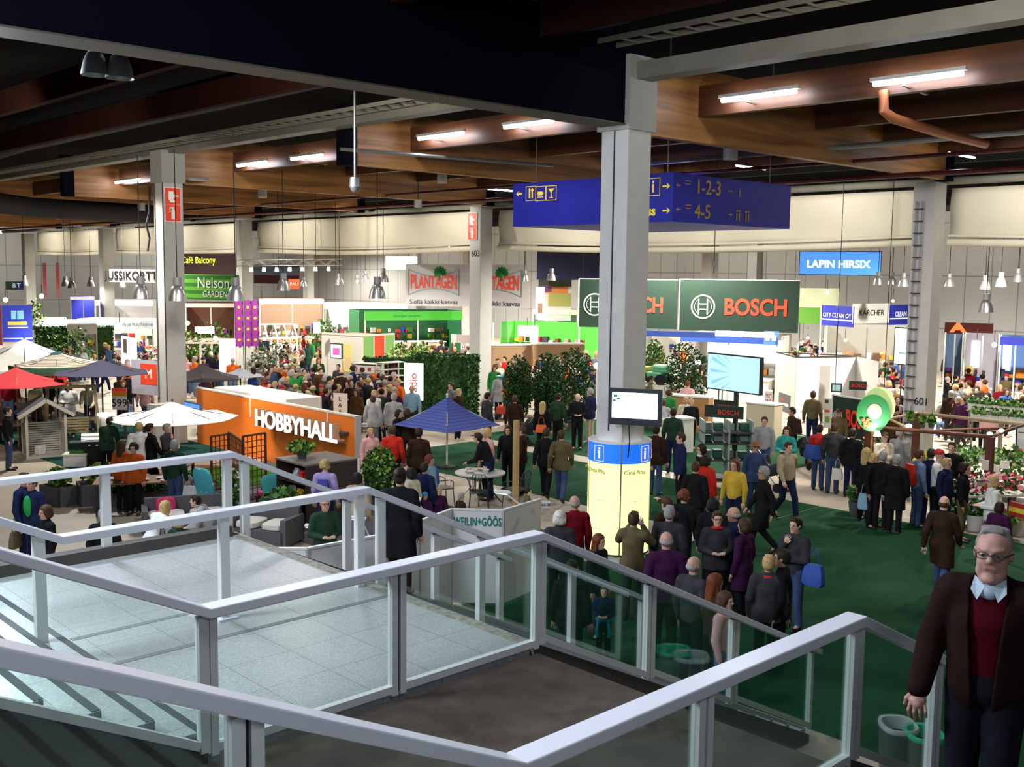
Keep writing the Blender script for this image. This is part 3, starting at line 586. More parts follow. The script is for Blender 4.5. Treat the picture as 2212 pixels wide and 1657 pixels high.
# ================================================================== blue direction sign box
def blue_sign():
    c = onX(1455, 372, 19.0); Yc = c[1]; z1, z0 = c[2], 1.13; e = 23.75; yl = 20.0
    t = thing('direction_sign', 'big blue hanging direction sign box with yellow arrows', 'sign', (19, Yc, z0))
    MB().box(0, e-19, 0, yl-Yc, 0, z1-z0).build('box', BLUE_SIGN, t)
    for (x, y) in ((0.3, 0.4), (0.3, 4.6), (4.4, 0.4)): MB().tube([(x, y, z1-z0), (x, y, 5.3-z0)], 0.015, 6).build('cable', GALV, t)
    w = yl-Yc; h = z1-z0
    # face towards -X: right on the picture is -Y
    def A(px, py): p = onX(px, py, 18.99); return (0.0, p[1]-Yc, p[2]-z0)
    def MX(px, py): q = A(px, py); return Matrix.Translation((-0.012, q[1], q[2])) @ faceM('x-')
    g = MB()
    def arrow(mb, s, sgn):
        mb.add([(-s*0.9*sgn, -s*.14, 0), (s*.1*sgn, -s*.14, 0), (s*.1*sgn, s*.14, 0), (-s*0.9*sgn, s*.14, 0), (s*0.75*sgn, 0, 0), (-s*.05*sgn, s*.6, 0), (-s*.05*sgn, -s*.6, 0), (s*.25*sgn, 0, 0)], [(0, 1, 2, 3), (4, 5, 7), (4, 7, 6)])
    def put(mb, M, nm='symbol'):
        o = mb.build(nm, YEL, t); o.data.transform(M); return o
    for (px, py, sgn) in ((1121, 419, -1), (1440, 402, 1), (1440, 455, 1)): m = MB(); arrow(m, 0.13, sgn); put(m, MX(px, py), 'arrow')
    def frame(mb, s):
        for (a, b, c_, d) in ((-s, s, -s, -s+.015), (-s, s, s-.015, s), (-s, -s+.015, -s, s), (s-.015, s, -s, s)): mb.box(a, b, c_, d, 0, .004)
    m = MB(); frame(m, .18); m.box(-.07, -.02, -.12, .13, 0, .006); m.box(.03, .07, -.12, .13, 0, .006); m.box(.01, .1, .06, .1, 0, .006); put(m, MX(1147, 418))
    m = MB(); frame(m, .18); m.box(-.1, .06, -.05, .05, 0, .006); m.box(.06, .1, -.02, .03, 0, .006); m.box(-.12, .1, -.1, -.08, 0, .006); put(m, MX(1168, 418))
    m = MB(); frame(m, .18); m.add([(-.11, .11, .005), (.11, .11, .005), (0, 0, .005)], [(0, 2, 1)]); m.box(-.012, .012, -.11, 0, 0, .006); m.box(-.06, .06, -.12, -.1, 0, .006); put(m, MX(1191, 417))
    m = MB(); frame(m, .2); put(m, MX(1411, 404)); text_part('i', 0.40, YEL, t, MX(1411, 404), 'letter', bold=0.004)
    text_part('Press', 0.30, YEL, t, MX(1392, 457), 'lettering', bold=0.008)
    # face towards -Y
    def MY(px, py): p = onY(px, py, Yc-0.012); return Matrix.Translation((p[0]-19, -0.012, p[2]-z0)) @ faceM('y-')
    DY = mat('shaded_yellow', (0.6, 0.42, 0.06), 0.5, emit=0.0)  # darker copy of the lettering yellow; this side's shade is in the colour
    for txt, px, py, s in (('1-2-3', 1531, 407, 0.46), ('4-5', 1518, 459, 0.46), ('i', 1598, 416, 0.3)): text_part(txt, s, DY, t, MY(px, py), 'numerals', bold=0.004)
    for (px, py, sgn) in ((1465, 400, -1), (1465, 452, -1), (1578, 413, 1), (1578, 464, 1)): m = MB(); arrow(m, 0.10, sgn); o = m.build('arrow', DY, t); o.data.transform(MY(px, py))
    for (px, py) in ((1487, 395), (1487, 447)): m = MB(); m.box(-.1, .1, .03, .05, 0, .004); m.box(-.1, .08, -.04, -.02, 0, .004); o = m.build('small_lines', DY, t); o.data.transform(MY(px, py))
    for (px, py) in ((1594, 466), (1614, 468)):
        m = MB()
        for x in (-.07, .03): m.box(x, x+.045, -.12, .06, 0, .004); m.sphere((x+.02, .11, 0), .03, 8)
        o = m.build('figure_symbol', DY, t); o.data.transform(MY(px, py))
blue_sign()
# ================================================================== info drum round the thick column and its screen
def info_drum():
    cx_, cy_ = 15.5, 13.26; R = 0.60
    t = thing('information_drum', 'glowing yellow and blue information drum around the thick column', 'information stand', (cx_, cy_, FZ))
    YG = mat('backlit_yellow', (0.85, 0.95, 0.25), 0.4, emit=1.3, ecol=(0.86, 1.0, 0.38)); BB = mat('backlit_blue', (0.02, 0.18, 0.9), 0.4, emit=0.75, ecol=(0.01, 0.16, 0.85))
    PK = mat('backlit_pink', (1, .7, .7), .4, emit=1.3, ecol=(1, .55, .6)); TX = mat('print_grey', (.25, .3, .1), .6)
    z0, z1, z2 = 0.27, 2.02, 2.40; facing = math.atan2(-cy_, -cx_)
    cuts = [facing+0.06+k*2*PI/5 for k in range(5)]; g = 0.02
    for k in range(5):
        a0, a1 = cuts[k]+g, cuts[k]+2*PI/5-g
        pn = MB().lathe([(R, z0), (R, z1)], 24, a0=a0, a1=a1).build('lit_panel', YG, t, smooth=True)
        MB().lathe([(R+0.002, z1), (R+0.002, z2)], 24, a0=a0, a1=a1).build('blue_band', BB, pn, smooth=True)
        for am_ in ((a0+0.83) if k == 0 else (a1-0.72),):
            n = Vector((math.cos(am_), math.sin(am_), 0)); rx = Vector((-n.y, n.x, 0))
            M = frame_M(Vector((n.x*(R+0.008), n.y*(R+0.008), 2.2)), rx, n)
            text_part('i', 0.32, PK, pn, M, 'letter', bold=0.004); m = MB()
            for (a, b, c_, d) in ((-.11, .11, -.15, -.143), (-.11, .11, .143, .15), (-.11, -.103, -.15, .15), (.103, .11, -.15, .15)): m.box(a, b, c_, d, 0, .003)
            o = m.build('frame_line', PK, pn); o.data.transform(M)
        for (txt, zz, s, da) in (('Oma Piha', 1.86, 0.115, 0.42), ('·  ··  ··', 1.3, 0.12, 0.5), ('– –', 0.75, 0.1, 0.5)):
            am_ = a0+da; n = Vector((math.cos(am_), math.sin(am_), 0)); rx = Vector((-n.y, n.x, 0))
            text_part(txt, s, TX if txt != 'Oma Piha' else mat('print_brown', (.35, .22, .05), .6), pn, frame_M(Vector((n.x*(R+0.012), n.y*(R+0.012), zz)), rx, n), 'lettering')
    for a in cuts: MB().cbox((math.cos(a)*R, math.sin(a)*R, (z0+z2)/2), (0.03, 0.025, z2-z0), a).build('edge_strip', CHROME, t)
    MB().lathe([(0.0, 0.0), (R-0.06, 0.0), (R-0.06, z0)], 32).build('plinth', WHITE, t, smooth=True)
    MB().lathe([(R-0.02, z0-.02), (R+0.01, z0-.02), (R+0.01, z0+.01), (R-0.02, z0+.01)], 32).build('ring', DARK, t)
    MB().lathe([(R-0.15, z2+.02), (R+0.012, z2+.02), (R+0.012, z2-.01), (R-.15, z2-.01)], 40).build('top_ring', WHITE, t, smooth=True)
    MB().lathe([(0.3, z2-0.1), (R-0.02, z2-0.1)], 32).build('light_tray', mat('tray_glow', (1, 1, .9), .5, emit=1.5), t)
info_drum()
def tv(name, label, xl, yt, yb, dl, xr, dr, content, bez=0.04, cat='screen', chin=0.0, thick=0.09):
    a, rx, nz, w, h = board_frame(xl, yt, yb, dl, xr, dr); t = thing(name, label, cat, tuple(a))
    Z = Vector((0, 0, 0)); slab(MB(), Z, rx, nz, 0, w, 0, h, -thick, 0).build('casing', mat('screen_casing', (0.03, 0.035, 0.05), 0.35), t, bevel=0.006)
    s = slab(MB(), Z, rx, nz, bez, w-bez, bez+chin, h-bez, -0.01, 0.008).build('display', content, t)
    return t, a, rx, nz, w, h
t, a, rx, nz, w, h = tv('wall_screen', 'white lit flat screen mounted on the thick column', 1314, 838, 916, 19.75, 1429, 19.55, SCREENW, 0.07, chin=0.06)
slab(MB(), Vector((0, 0, 0)), rx, nz, w*.35, w*.6, h*.3, h*.6, -0.30, -0.09).build('bracket', DARK, t)
o = slab(MB(), Vector((0, 0, 0)), rx, nz, .10, .17, h-.16, h-.12, 0, .012); slab(o, Vector((0, 0, 0)), rx, nz, .16, .22, h-.20, h-.17, 0, .012); slab(o, Vector((0, 0, 0)), rx, nz, .09, .14, h-.24, h-.21, 0, .012)
o.build('picture_marks', mat('mark_teal', (.0, .25, .3), .5), t)
MB().tube([(w*.4*rx.x, w*.4*rx.y, 0), (w*.42*rx.x, w*.42*rx.y, -.3), (w*.40*rx.x+.05, w*.4*rx.y+.05, -.62)], 0.012, 6).build('cable', BLACK, t)
# ================================================================== people
SKIN = mat('skin', objcol=True, rough=0.55); CLOTH = mat('clothing', objcol=True, rough=0.85, noise=0.16, nscale=7, bump=0.15); HAIRM = mat('hair', objcol=True, rough=0.6, noise=0.35, nscale=30)
LEATHER = mat('shoe_leather', objcol=True, rough=0.5); EYEM = mat('eye', (0.02, 0.015, 0.012), 0.2); LIPM = mat('lips', (0.42, 0.16, 0.14), 0.5)
def snet(F, org, h):
    """naive surface nets on a signed field (inside < 0)"""
    n = F.shape; S = F < 0
    cx = (slice(0, -1), slice(1, None))
    cnt = np.zeros((n[0]-1, n[1]-1, n[2]-1)); acc = np.zeros(cnt.shape+(3,))
    C = lambda i, j, k: F[cx[i], cx[j], cx[k]]
    for ax in range(3):
        for a in (0, 1):
            for b in (0, 1):
                i0 = [a, b]; i0.insert(ax, 0); i1 = [a, b]; i1.insert(ax, 1)
                f0, f1 = C(*i0), C(*i1); m = (f0 < 0) != (f1 < 0)
                t = np.where(m, f0/np.where(m, f0-f1, 1), 0); cnt += m
                for c in range(3): acc[..., c] += m*(t if c == ax else i0[c])
    act = cnt > 0; idx = -np.ones(cnt.shape, int); idx[act] = np.arange(act.sum())
    ijk = np.argwhere(act); V = (ijk+acc[act]/cnt[act][:, None])*h+np.array(org)
    quads = []
    for ax in range(3):
        sl0 = [slice(1, -1)]*3; sl1 = [slice(1, -1)]*3; sl0[ax] = slice(0, -1); sl1[ax] = slice(1, None)
        s0, s1 = S[tuple(sl0)], S[tuple(sl1)]; m = s0 != s1; p = np.argwhere(m)
        if not len(p): continue
        off = np.ones(3, int); off[ax] = 0; p = p+off
        o1, o2 = [(1, 2), (2, 0), (0, 1)][ax]; d1 = np.zeros(3, int); d1[o1] = 1; d2 = np.zeros(3, int); d2[o2] = 1
        g = lambda q: idx[q[:, 0], q[:, 1], q[:, 2]]
        Q = np.stack([g(p-d1-d2), g(p-d2), g(p), g(p-d1)], 1); fl = ~s0[m]
        Q[fl] = Q[fl][:, ::-1]; quads.append(Q)
    return V, np.concatenate(quads)
class SDF:
    def __init__(s, lo, hi, h):
        s.h = h; s.lo = np.array(lo, float); n = np.ceil((np.array(hi)-s.lo)/h).astype(int)+1; s.F = np.full(n, 1.0); s.n = n
    def _win(s, lo, hi):
        a = np.maximum(np.floor((np.array(lo)-s.lo)/s.h).astype(int), 0); b = np.minimum(np.ceil((np.array(hi)-s.lo)/s.h).astype(int)+1, s.n)
        if np.any(b <= a): return None, None
        g = np.meshgrid(*[s.lo[i]+s.h*np.arange(a[i], b[i]) for i in range(3)], indexing='ij')
        return tuple(slice(a[i], b[i]) for i in range(3)), np.stack(g, -1)
    def merge(s, w, d, k):
        F = s.F[w]
        if k > 0: hh = np.clip(0.5+0.5*(F-d)/k, 0, 1); s.F[w] = F*(1-hh)+d*hh-k*hh*(1-hh)
        else: s.F[w] = np.minimum(F, d)
    def cap(s, a, b, ra, rb, k=0.03, sq=None):
        a = np.array(a, float); b = np.array(b, float); m = max(ra, rb)+0.09
        w, P = s._win(np.minimum(a, b)-m, np.maximum(a, b)+m)
        if w is None: return s
        ab = b-a; t = np.clip(((P-a)@ab)/(ab@ab+1e-12), 0, 1); q = P-a-t[..., None]*ab
        if sq is not None: q = q/np.array(sq)
        s.merge(w, np.sqrt((q*q).sum(-1))-(ra+(rb-ra)*t), k); return s
    def ell(s, c, r, k=0.02, cut=None):
        c = np.array(c, float); r = np.array(r, float); w, P = s._win(c-r-0.09, c+r+0.09)
        if w is None: return s
        q = (P-c)/r; l = np.sqrt((q*q).sum(-1)); d = (l-1)*r.min()
        if cut is not None: d = np.maximum(d, cut(P))
        s.merge(w, d, k); return s
    def sub(s, fn, lo=None, hi=None):
        w, P = s._win(lo if lo is not None else s.lo, hi if hi is not None else s.lo+s.h*s.n); s.F[w] = np.maximum(s.F[w], -fn(P)); return s
    def keep(s, fn): w, P = s._win(s.lo, s.lo+s.h*s.n); s.F = np.maximum(s.F, fn(P)); return s
    def mesh(s, name, m, flt=None):
        F = s.F.copy(); F[0] = F[-1] = 1; F[:, 0] = F[:, -1] = 1; F[:, :, 0] = F[:, :, -1] = 1
        V, Q = snet(F, s.lo, s.h); me = bpy.data.meshes.new(name)
        me.vertices.add(len(V)); me.vertices.foreach_set('co', V.astype(np.float32).ravel())
        me.loops.add(len(Q)*4); me.loops.foreach_set('vertex_index', Q.astype(np.int32).ravel())
        me.polygons.add(len(Q)); me.polygons.foreach_set('loop_start', np.arange(0, len(Q)*4, 4, dtype=np.int32)); me.polygons.foreach_set('loop_total', np.full(len(Q), 4, np.int32))
        me.update(calc_edges=True); me.validate(); me.polygons.foreach_set('use_smooth', [True]*len(me.polygons)); me.materials.append(m); return me
V3 = lambda *a: np.array(a, float)
def pose(name):
    """joint positions of a 1.75 m figure facing +x, y to its left"""
    J = dict(head=V3(0.015, 0, 1.635), neck=V3(0, 0, 1.47), chest=V3(0, 0, 1.28), pel=V3(0, 0, 0.96), lift=0.0)
    for s, S in ((1, 'l'), (-1, 'r')):
        J['sh'+S] = V3(-0.01, 0.185*s, 1.40); J['el'+S] = V3(-0.02, 0.245*s, 1.12); J['wr'+S] = V3(0.05, 0.26*s, 0.87)
        J['hip'+S] = V3(0, 0.085*s, 0.92); J['kn'+S] = V3(0.015, 0.095*s, 0.50); J['an'+S] = V3(-0.02, 0.10*s, 0.085); J['ft'+S] = V3(0.14, 0.12*s, 0.035)
        J['hd'+S] = V3(0.35, 0, -1)   # direction of the fingers
    if name == 'walk':
        J['knl'] = V3(0.20, 0.09, 0.51); J['anl'] = V3(0.27, 0.09, 0.11); J['ftl'] = V3(0.42, 0.10, 0.06)
        J['knr'] = V3(-0.02, -0.09, 0.50); J['anr'] = V3(-0.30, -0.09, 0.17); J['ftr'] = V3(-0.20, -0.10, 0.045)
        J['ell'] = V3(-0.13, 0.24, 1.14); J['wrl'] = V3(-0.12, 0.27, 0.89); J['elr'] = V3(0.07, -0.24, 1.13); J['wrr'] = V3(0.22, -0.24, 0.93); J['hdr'] = V3(0.8, 0, -1)
    if name == 'hold':
        for s, S in ((1, 'l'), (-1, 'r')): J['el'+S] = V3(-0.02, 0.24*s, 1.13); J['wr'+S] = V3(0.22, 0.10*s, 1.12); J['hd'+S] = V3(1, -0.6*s, 0.1)
    if name == 'think':
        J['ell'] = V3(0.02, 0.22, 1.13); J['wrl'] = V3(0.20, -0.05, 1.12); J['hdl'] = V3(0.3, -1, 0)
        J['elr'] = V3(0.07, -0.20, 1.14); J['wrr'] = V3(0.17, -0.06, 1.36); J['hdr'] = V3(-0.1, 0.3, 1)
    if name == 'point':
        J['elr'] = V3(0.22, -0.24, 1.46); J['wrr'] = V3(0.46, -0.24, 1.58); J['hdr'] = V3(1, 0, 0.3)
    if name == 'photo':
        for s, S in ((1, 'l'), (-1, 'r')): J['el'+S] = V3(0.14, 0.27*s, 1.27); J['wr'+S] = V3(0.20, 0.10*s, 1.50); J['hd'+S] = V3(0.3, -0.5*s, 1)
    if name == 'lean':
        def rot(p): x, y, z = p; z -= 0.95; c, s_ = math.cos(0.55), math.sin(0.55); return V3(x*c+z*s_-0.05, y, -x*s_+z*c+0.95)
        for k in ('head', 'neck', 'chest', 'shl', 'shr'): J[k] = rot(J[k])
        for s, S in ((1, 'l'), (-1, 'r')): J['el'+S] = V3(0.28, 0.22*s, 1.02); J['wr'+S] = V3(0.50, 0.16*s, 0.93); J['hd'+S] = V3(1, -0.2*s, -0.3)
    if name == 'sit':
        for s, S in ((1, 'l'), (-1, 'r')):
            J['kn'+S] = V3(0.42, 0.11*s, 0.94); J['an'+S] = V3(0.42, 0.11*s, 0.52); J['ft'+S] = V3(0.58, 0.12*s, 0.475); J['el'+S] = V3(0.06, 0.24*s, 1.14); J['wr'+S] = V3(0.28, 0.15*s, 1.12); J['hd'+S] = V3(1, -0.3*s, -0.2)
        J['lift'] = -0.44
    return J
def hand(f, w, d, s, fine=1.0, curl=0.25):
    """palm, four fingers of different lengths and a thumb, from wrist w along d"""
    d = d/np.linalg.norm(d); up = V3(0, 0, 1) if abs(d[2]) < 0.8 else V3(1, 0, 0)
    a = np.cross(d, up); a /= np.linalg.norm(a); b = np.cross(a, d)     # a across the palm, b its normal
    f.cap(w, w+d*0.085, 0.024, 0.026, 0.012, None); f.cap(w+d*0.06-a*0.022, w+d*0.07+a*0.022, 0.020, 0.020, 0.012)
    for i, L in enumerate((0.066, 0.078, 0.072, 0.055)):
        o = w+d*0.088+a*(0.030-0.020*i)*1.15; k1 = o+d*L*0.5+a*(0.006-0.004*i); k2 = k1+d*L*0.5-b*L*curl
        f.cap(o, k1, 0.0095, 0.0088, 0.004); f.cap(k1, k2, 0.0088, 0.0075, 0.003)
    th = w+d*0.03+a*0.028; f.cap(th, th+d*0.035+a*0.028, 0.0125, 0.011, 0.008); f.cap(th+d*0.035+a*0.028, th+d*0.065+a*0.034-b*0.01, 0.0105, 0.009, 0.003)
def head_sdf(f, H, T=None, detail=False):
    x, y, z = H
    f.ell((x-0.005, y, z+0.035), (0.098, 0.078, 0.092), 0.03); f.ell((x+0.022, y, z-0.035), (0.070, 0.060, 0.085), 0.03)
    f.cap((x+0.085, y, z+0.025), (x+0.108, y, z-0.018), 0.010, 0.015, 0.012); f.ell((x+0.062, y, z-0.098), (0.028, 0.028, 0.022), 0.02)
    f.cap((x+0.082, y-0.03, z+0.032), (x+0.082, y+0.03, z+0.032), 0.012, 0.012, 0.015)
    f.cap((x+0.082, y-0.018, z-0.055), (x+0.082, y+0.018, z-0.055), 0.008, 0.008, 0.008)
    for s in (1, -1):
        f.ell((x-0.005, y+0.080*s, z), (0.022, 0.010, 0.034), 0.006)
        f.sub(lambda P: np.sqrt((((P-V3(x+0.098, y+0.033*s, z+0.012))/V3(1, 1.3, 0.8))**2).sum(-1))-0.015, (x+.06, y-.07, z-.03), (x+.14, y+.07, z+.05))
def body_mesh(J, h, name):
    lo = (-0.45, -0.42, -0.02); hi = (0.75, 0.42, 1.80); f = SDF(lo, hi, h)
    f.cap(J['pel'], J['chest'], 0.115, 0.125, 0.05, (0.86, 1.15, 1)); f.cap(J['shl']*0.82+J['neck']*0.18, J['shr']*0.82+J['neck']*0.18, 0.062, 0.062, 0.05)
    f.cap(J['chest'], J['neck'], 0.10, 0.055, 0.05); f.cap(J['neck']-V3(0, 0, 0.03), J['head']-V3(0.01, 0, 0.05), 0.055, 0.052, 0.02)
    for S, s in (('l', 1), ('r', -1)):
        f.cap(J['sh'+S], J['el'+S], 0.048, 0.037, 0.02); f.cap(J['el'+S], J['wr'+S], 0.038, 0.024, 0.015)
        f.cap(J['hip'+S], J['kn'+S], 0.080, 0.053, 0.03); f.cap(J['kn'+S], J['an'+S], 0.052, 0.036, 0.02); f.cap(J['an'+S], J['ft'+S], 0.036, 0.026, 0.02)
        hand(f, J['wr'+S], J['hd'+S], s)
    head_sdf(f, J['head']); return f.mesh(name, SKIN)
def top_mesh(J, h, name, hem, open_=False, slim=0.0, short=False):
    f = SDF((-0.45, -0.42, 0.3), (0.75, 0.42, 1.62), h); g = 0.022-slim
    f.cap(J['pel']+V3(0, 0, -0.02), J['chest'], 0.120+g, 0.128+g, 0.05, (0.88, 1.16, 1))
    f.cap(J['shl']*0.85+J['neck']*0.15, J['shr']*0.85+J['neck']*0.15, 0.064+g, 0.064+g, 0.05); f.cap(J['chest'], J['neck']+(J['neck']-J['chest'])*0.05, 0.10+g, 0.048+g, 0.05)
    for S in 'lr':
        e = J['el'+S]; w = J['wr'+S]
        f.cap(J['sh'+S], e, 0.052+g, 0.044+g, 0.02)
        if not short: f.cap(e, w, 0.044+g, 0.030+g*0.6, 0.012)
    if hem < 0.85:
        for S in 'lr': f.cap(J['hip'+S]+V3(0, 0, 0.02), J['hip'+S]+(J['kn'+S]-J['hip'+S])*0.95, 0.10+g, 0.115+g, 0.08)
    zc = hem; W, P = f._win((-0.45, -0.42, 0.3), (0.75, 0.42, 1.6)); inarm = np.zeros(P.shape[:-1], bool)
    cutz = zc-P[..., 2]
    for S in 'lr':   # sleeves are not cut by the hem
        a, b = J['el'+S], J['wr'+S]; ab = b-a; t = np.clip(((P-a)@ab)/(ab@ab), 0, 1); q = P-a-t[..., None]*ab; inarm |= (np.sqrt((q*q).sum(-1)) < 0.075)
    f.F[W] = np.where(inarm, f.F[W], np.maximum(f.F[W], cutz)); return f.mesh(name, CLOTH)
def legs_mesh(J, h, name, wide=0.0):
    f = SDF((-0.45, -0.30, 0.02), (0.75, 0.30, 1.12), h); g = 0.014+wide
    f.cap(J['pel']+V3(0, 0, 0.04), J['pel']-V3(0, 0, 0.02), 0.112+g, 0.118+g, 0.04, (0.92, 1.2, 1))
    for S in 'lr': f.cap(J['hip'+S], J['kn'+S], 0.084+g, 0.058+g, 0.015); f.cap(J['kn'+S], J['an'+S]+V3(0, 0, 0.01), 0.057+g, 0.046+g, 0.012)
    return f.mesh(name, CLOTH)
def skirt_mesh(J, h, name):
    f = SDF((-0.45, -0.35, 0.3), (0.55, 0.35, 1.12), h); f.cap(J['pel']+V3(0, 0, 0.03), (J['knl']+J['knr'])/2+V3(0, 0, -0.05), 0.13, 0.18, 0.02, (0.9, 1.15, 1)); return f.mesh(name, CLOTH)
def shoe_mesh(J, S, name):
    a, b = J['an'+S], J['ft'+S]; f = SDF(np.minimum(a, b)-0.12, np.maximum(a, b)+0.12, 0.010); d = (b-a); d[2] = 0; d /= max(np.linalg.norm(d), 1e-6)
    heel = a+V3(0, 0, -0.045)-d*0.02; f.cap(heel, b+d*0.03+V3(0, 0, 0.0), 0.036, 0.036, 0.02); f.cap(a, a-V3(0, 0, 0.03), 0.048, 0.045, 0.02)
    return f.mesh(name, LEATHER)
def hair_mesh(style):
    """built round the origin = head centre"""
    h = 0.011; f = SDF((-0.25, -0.22, -0.38), (0.22, 0.22, 0.26), h); face = lambda P: (P[..., 0]-0.055)+np.maximum(0, P[..., 2]-0.055)*-1.6
    if style == 'short': f.ell((-0.012, 0, 0.045), (0.108, 0.090, 0.100), 0, face); f.ell((-0.05, 0, 0.0), (0.075, 0.084, 0.085), 0.02, lambda P: np.maximum(P[..., 0]+0.0, -P[..., 2]-0.065)); f.cap((0.05, -0.04, 0.112), (0.05, 0.04, 0.115), 0.022, 0.022, 0.02)
    if style == 'bald': f.ell((-0.03, 0, -0.005), (0.088, 0.088, 0.06), 0, lambda P: P[..., 0]-0.02)
    if style == 'long': f.ell((-0.012, 0, 0.045), (0.112, 0.096, 0.104), 0, face); f.cap((-0.055, 0, 0.02), (-0.095, 0, -0.22), 0.085, 0.07, 0.03, (0.75, 1.25, 1)); f.cap((0.0, 0.075, 0.03), (-0.02, 0.085, -0.17), 0.028, 0.026, 0.03); f.cap((0.0, -0.075, 0.03), (-0.02, -0.085, -0.17), 0.028, 0.026, 0.03)
    if style == 'bob': f.ell((-0.015, 0, 0.045), (0.118, 0.104, 0.106), 0, face); f.cap((-0.055, -0.035, -0.03), (-0.055, 0.035, -0.03), 0.078, 0.078, 0.03); f.cap((0.01, 0.082, 0.03), (0.0, 0.084, -0.07), 0.026, 0.024, 0.02); f.cap((0.01, -0.082, 0.03), (0.0, -0.084, -0.07), 0.026, 0.024, 0.02)
    if style == 'curly':
        rr = random.Random(5); f.ell((-0.025, 0, 0.045), (0.115, 0.105, 0.11), 0, face)
        for i in range(46):
            a = rr.uniform(0, 2*PI); e = rr.uniform(-0.7, 1.4); x, y, z = math.cos(a)*math.cos(e), math.sin(a)*math.cos(e), math.sin(e)
            if x > 0.35 and z < 0.5: continue
            f.ell((-0.02+0.105*x, 0.1*y, 0.03+0.11*z), (0.032,)*3, 0.01)
    if style == 'bun': f.ell((-0.012, 0, 0.045), (0.105, 0.088, 0.100), 0, face); f.ell((-0.05, 0, 0.0), (0.072, 0.082, 0.08), 0.02, lambda P: P[..., 0]); f.ell((-0.11, 0, 0.07), (0.045, 0.045, 0.045), 0.01)
    if style == 'beanie': f.ell((-0.005, 0, 0.062), (0.115, 0.098, 0.098), 0, lambda P: -(P[..., 2]-0.035)-(P[..., 0])*-0.15); f.cap((0.0, 0, 0.045), (0.0, 0, 0.047), 0.0, 0.0, 0)
    if style == 'cap': f.ell((-0.005, 0, 0.060), (0.112, 0.094, 0.090), 0, lambda P: -(P[..., 2]-0.045)); f.ell((0.115, 0, 0.05), (0.075, 0.065, 0.012), 0.01)
    if style == 'hat': f.ell((-0.005, 0, 0.09), (0.10, 0.09, 0.08), 0, lambda P: -(P[..., 2]-0.05)); f.ell((0, 0, 0.06), (0.19, 0.175, 0.014), 0.01)
    if style == 'fringe': f.ell((-0.012, 0, 0.045), (0.110, 0.092, 0.102), 0, lambda P: (P[..., 0]-0.07)+np.maximum(0, P[..., 2]-0.03)*-2); f.ell((-0.05, 0, -0.01), (0.078, 0.088, 0.09), 0.02, lambda P: P[..., 0]-0.01)
    return f.mesh('hair', HAIRM)
POSES = {}; PM = {}
def pm(kind, p, *a):
    key = (kind, p)+a
    if key not in PM:
        if p is not None and p not in POSES: POSES[p] = pose(p)
        J = POSES.get(p)
        if kind == 'body': PM[key] = body_mesh(J, 0.0105, 'body')
        elif kind == 'top': PM[key] = top_mesh(J, 0.0135, 'jacket', {'short': 0.90, 'mid': 0.80, 'long': 0.55}[a[0]])
        elif kind == 'tee': PM[key] = top_mesh(J, 0.0135, 'shirt', 0.92, slim=0.01, short=True)
        elif kind == 'legs': PM[key] = legs_mesh(J, 0.0135, 'trousers')
        elif kind == 'skirt': PM[key] = skirt_mesh(J, 0.0135, 'skirt')
        elif kind == 'shoe': PM[key] = shoe_mesh(J, a[0], 'shoe')
        elif kind == 'hair': PM[key] = hair_mesh(a[0])
    return PM[key]
eyes_mb = MB()
for s in (1, -1): eyes_mb.sphere((0.086, 0.033*s, 0.012), 0.0115, 8, (0.6, 1.15, 0.8))
o_ = eyes_mb.build('eyes', EYEM); EYES = o_.data; bpy.data.objects.remove(o_)
mm = MB().cbox((0.0895, 0, -0.056), (0.006, 0.038, 0.007)); o_ = mm.build('mouth', LIPM); MOUTH = o_.data; bpy.data.objects.remove(o_)
CL = dict(black=(.012, .012, .014), charcoal=(.04, .04, .045), grey=(.16, .16, .17), lgrey=(.33, .33, .34), navy=(.015, .02, .06), blue=(.04, .10, .38), sky=(.25, .42, .55), denim=(.05, .08, .17), ldenim=(.13, .19, .32),
          brown=(.09, .045, .02), olive=(.13, .10, .05), dkbrown=(.035, .018, .012), beige=(.45, .36, .24), cream=(.62, .56, .44), white=(.75, .74, .72), red=(.55, .03, .02), maroon=(.19, .008, .016), orange=(.75, .14, .02),
          pink=(.65, .36, .36), green=(.03, .22, .05), dkgreen=(.02, .05, .03), yellow=(.50, .42, .02), teal=(.04, .38, .36), purple=(.05, .012, .05), lilac=(.42, .33, .62), mint=(.5, .6, .5), print=(.55, .10, .02), mustard=(.6, .4, .05), violet=(.03, .02, .10))
HC = dict(dark=(.02, .012, .008), brown=(.06, .028, .014), auburn=(.14, .035, .012), blond=(.48, .33, .14), grey=(.30, .29, .28), white=(.66, .62, .54), black=(.008, .008, .009), red=(.45, .02, .03), lblue=(.02, .25, .45), straw=(.28, .12, .06))
SK = [(.62, .36, .26), (.55, .30, .21), (.66, .41, .31), (.50, .27, .18)]
PEOPLE = []
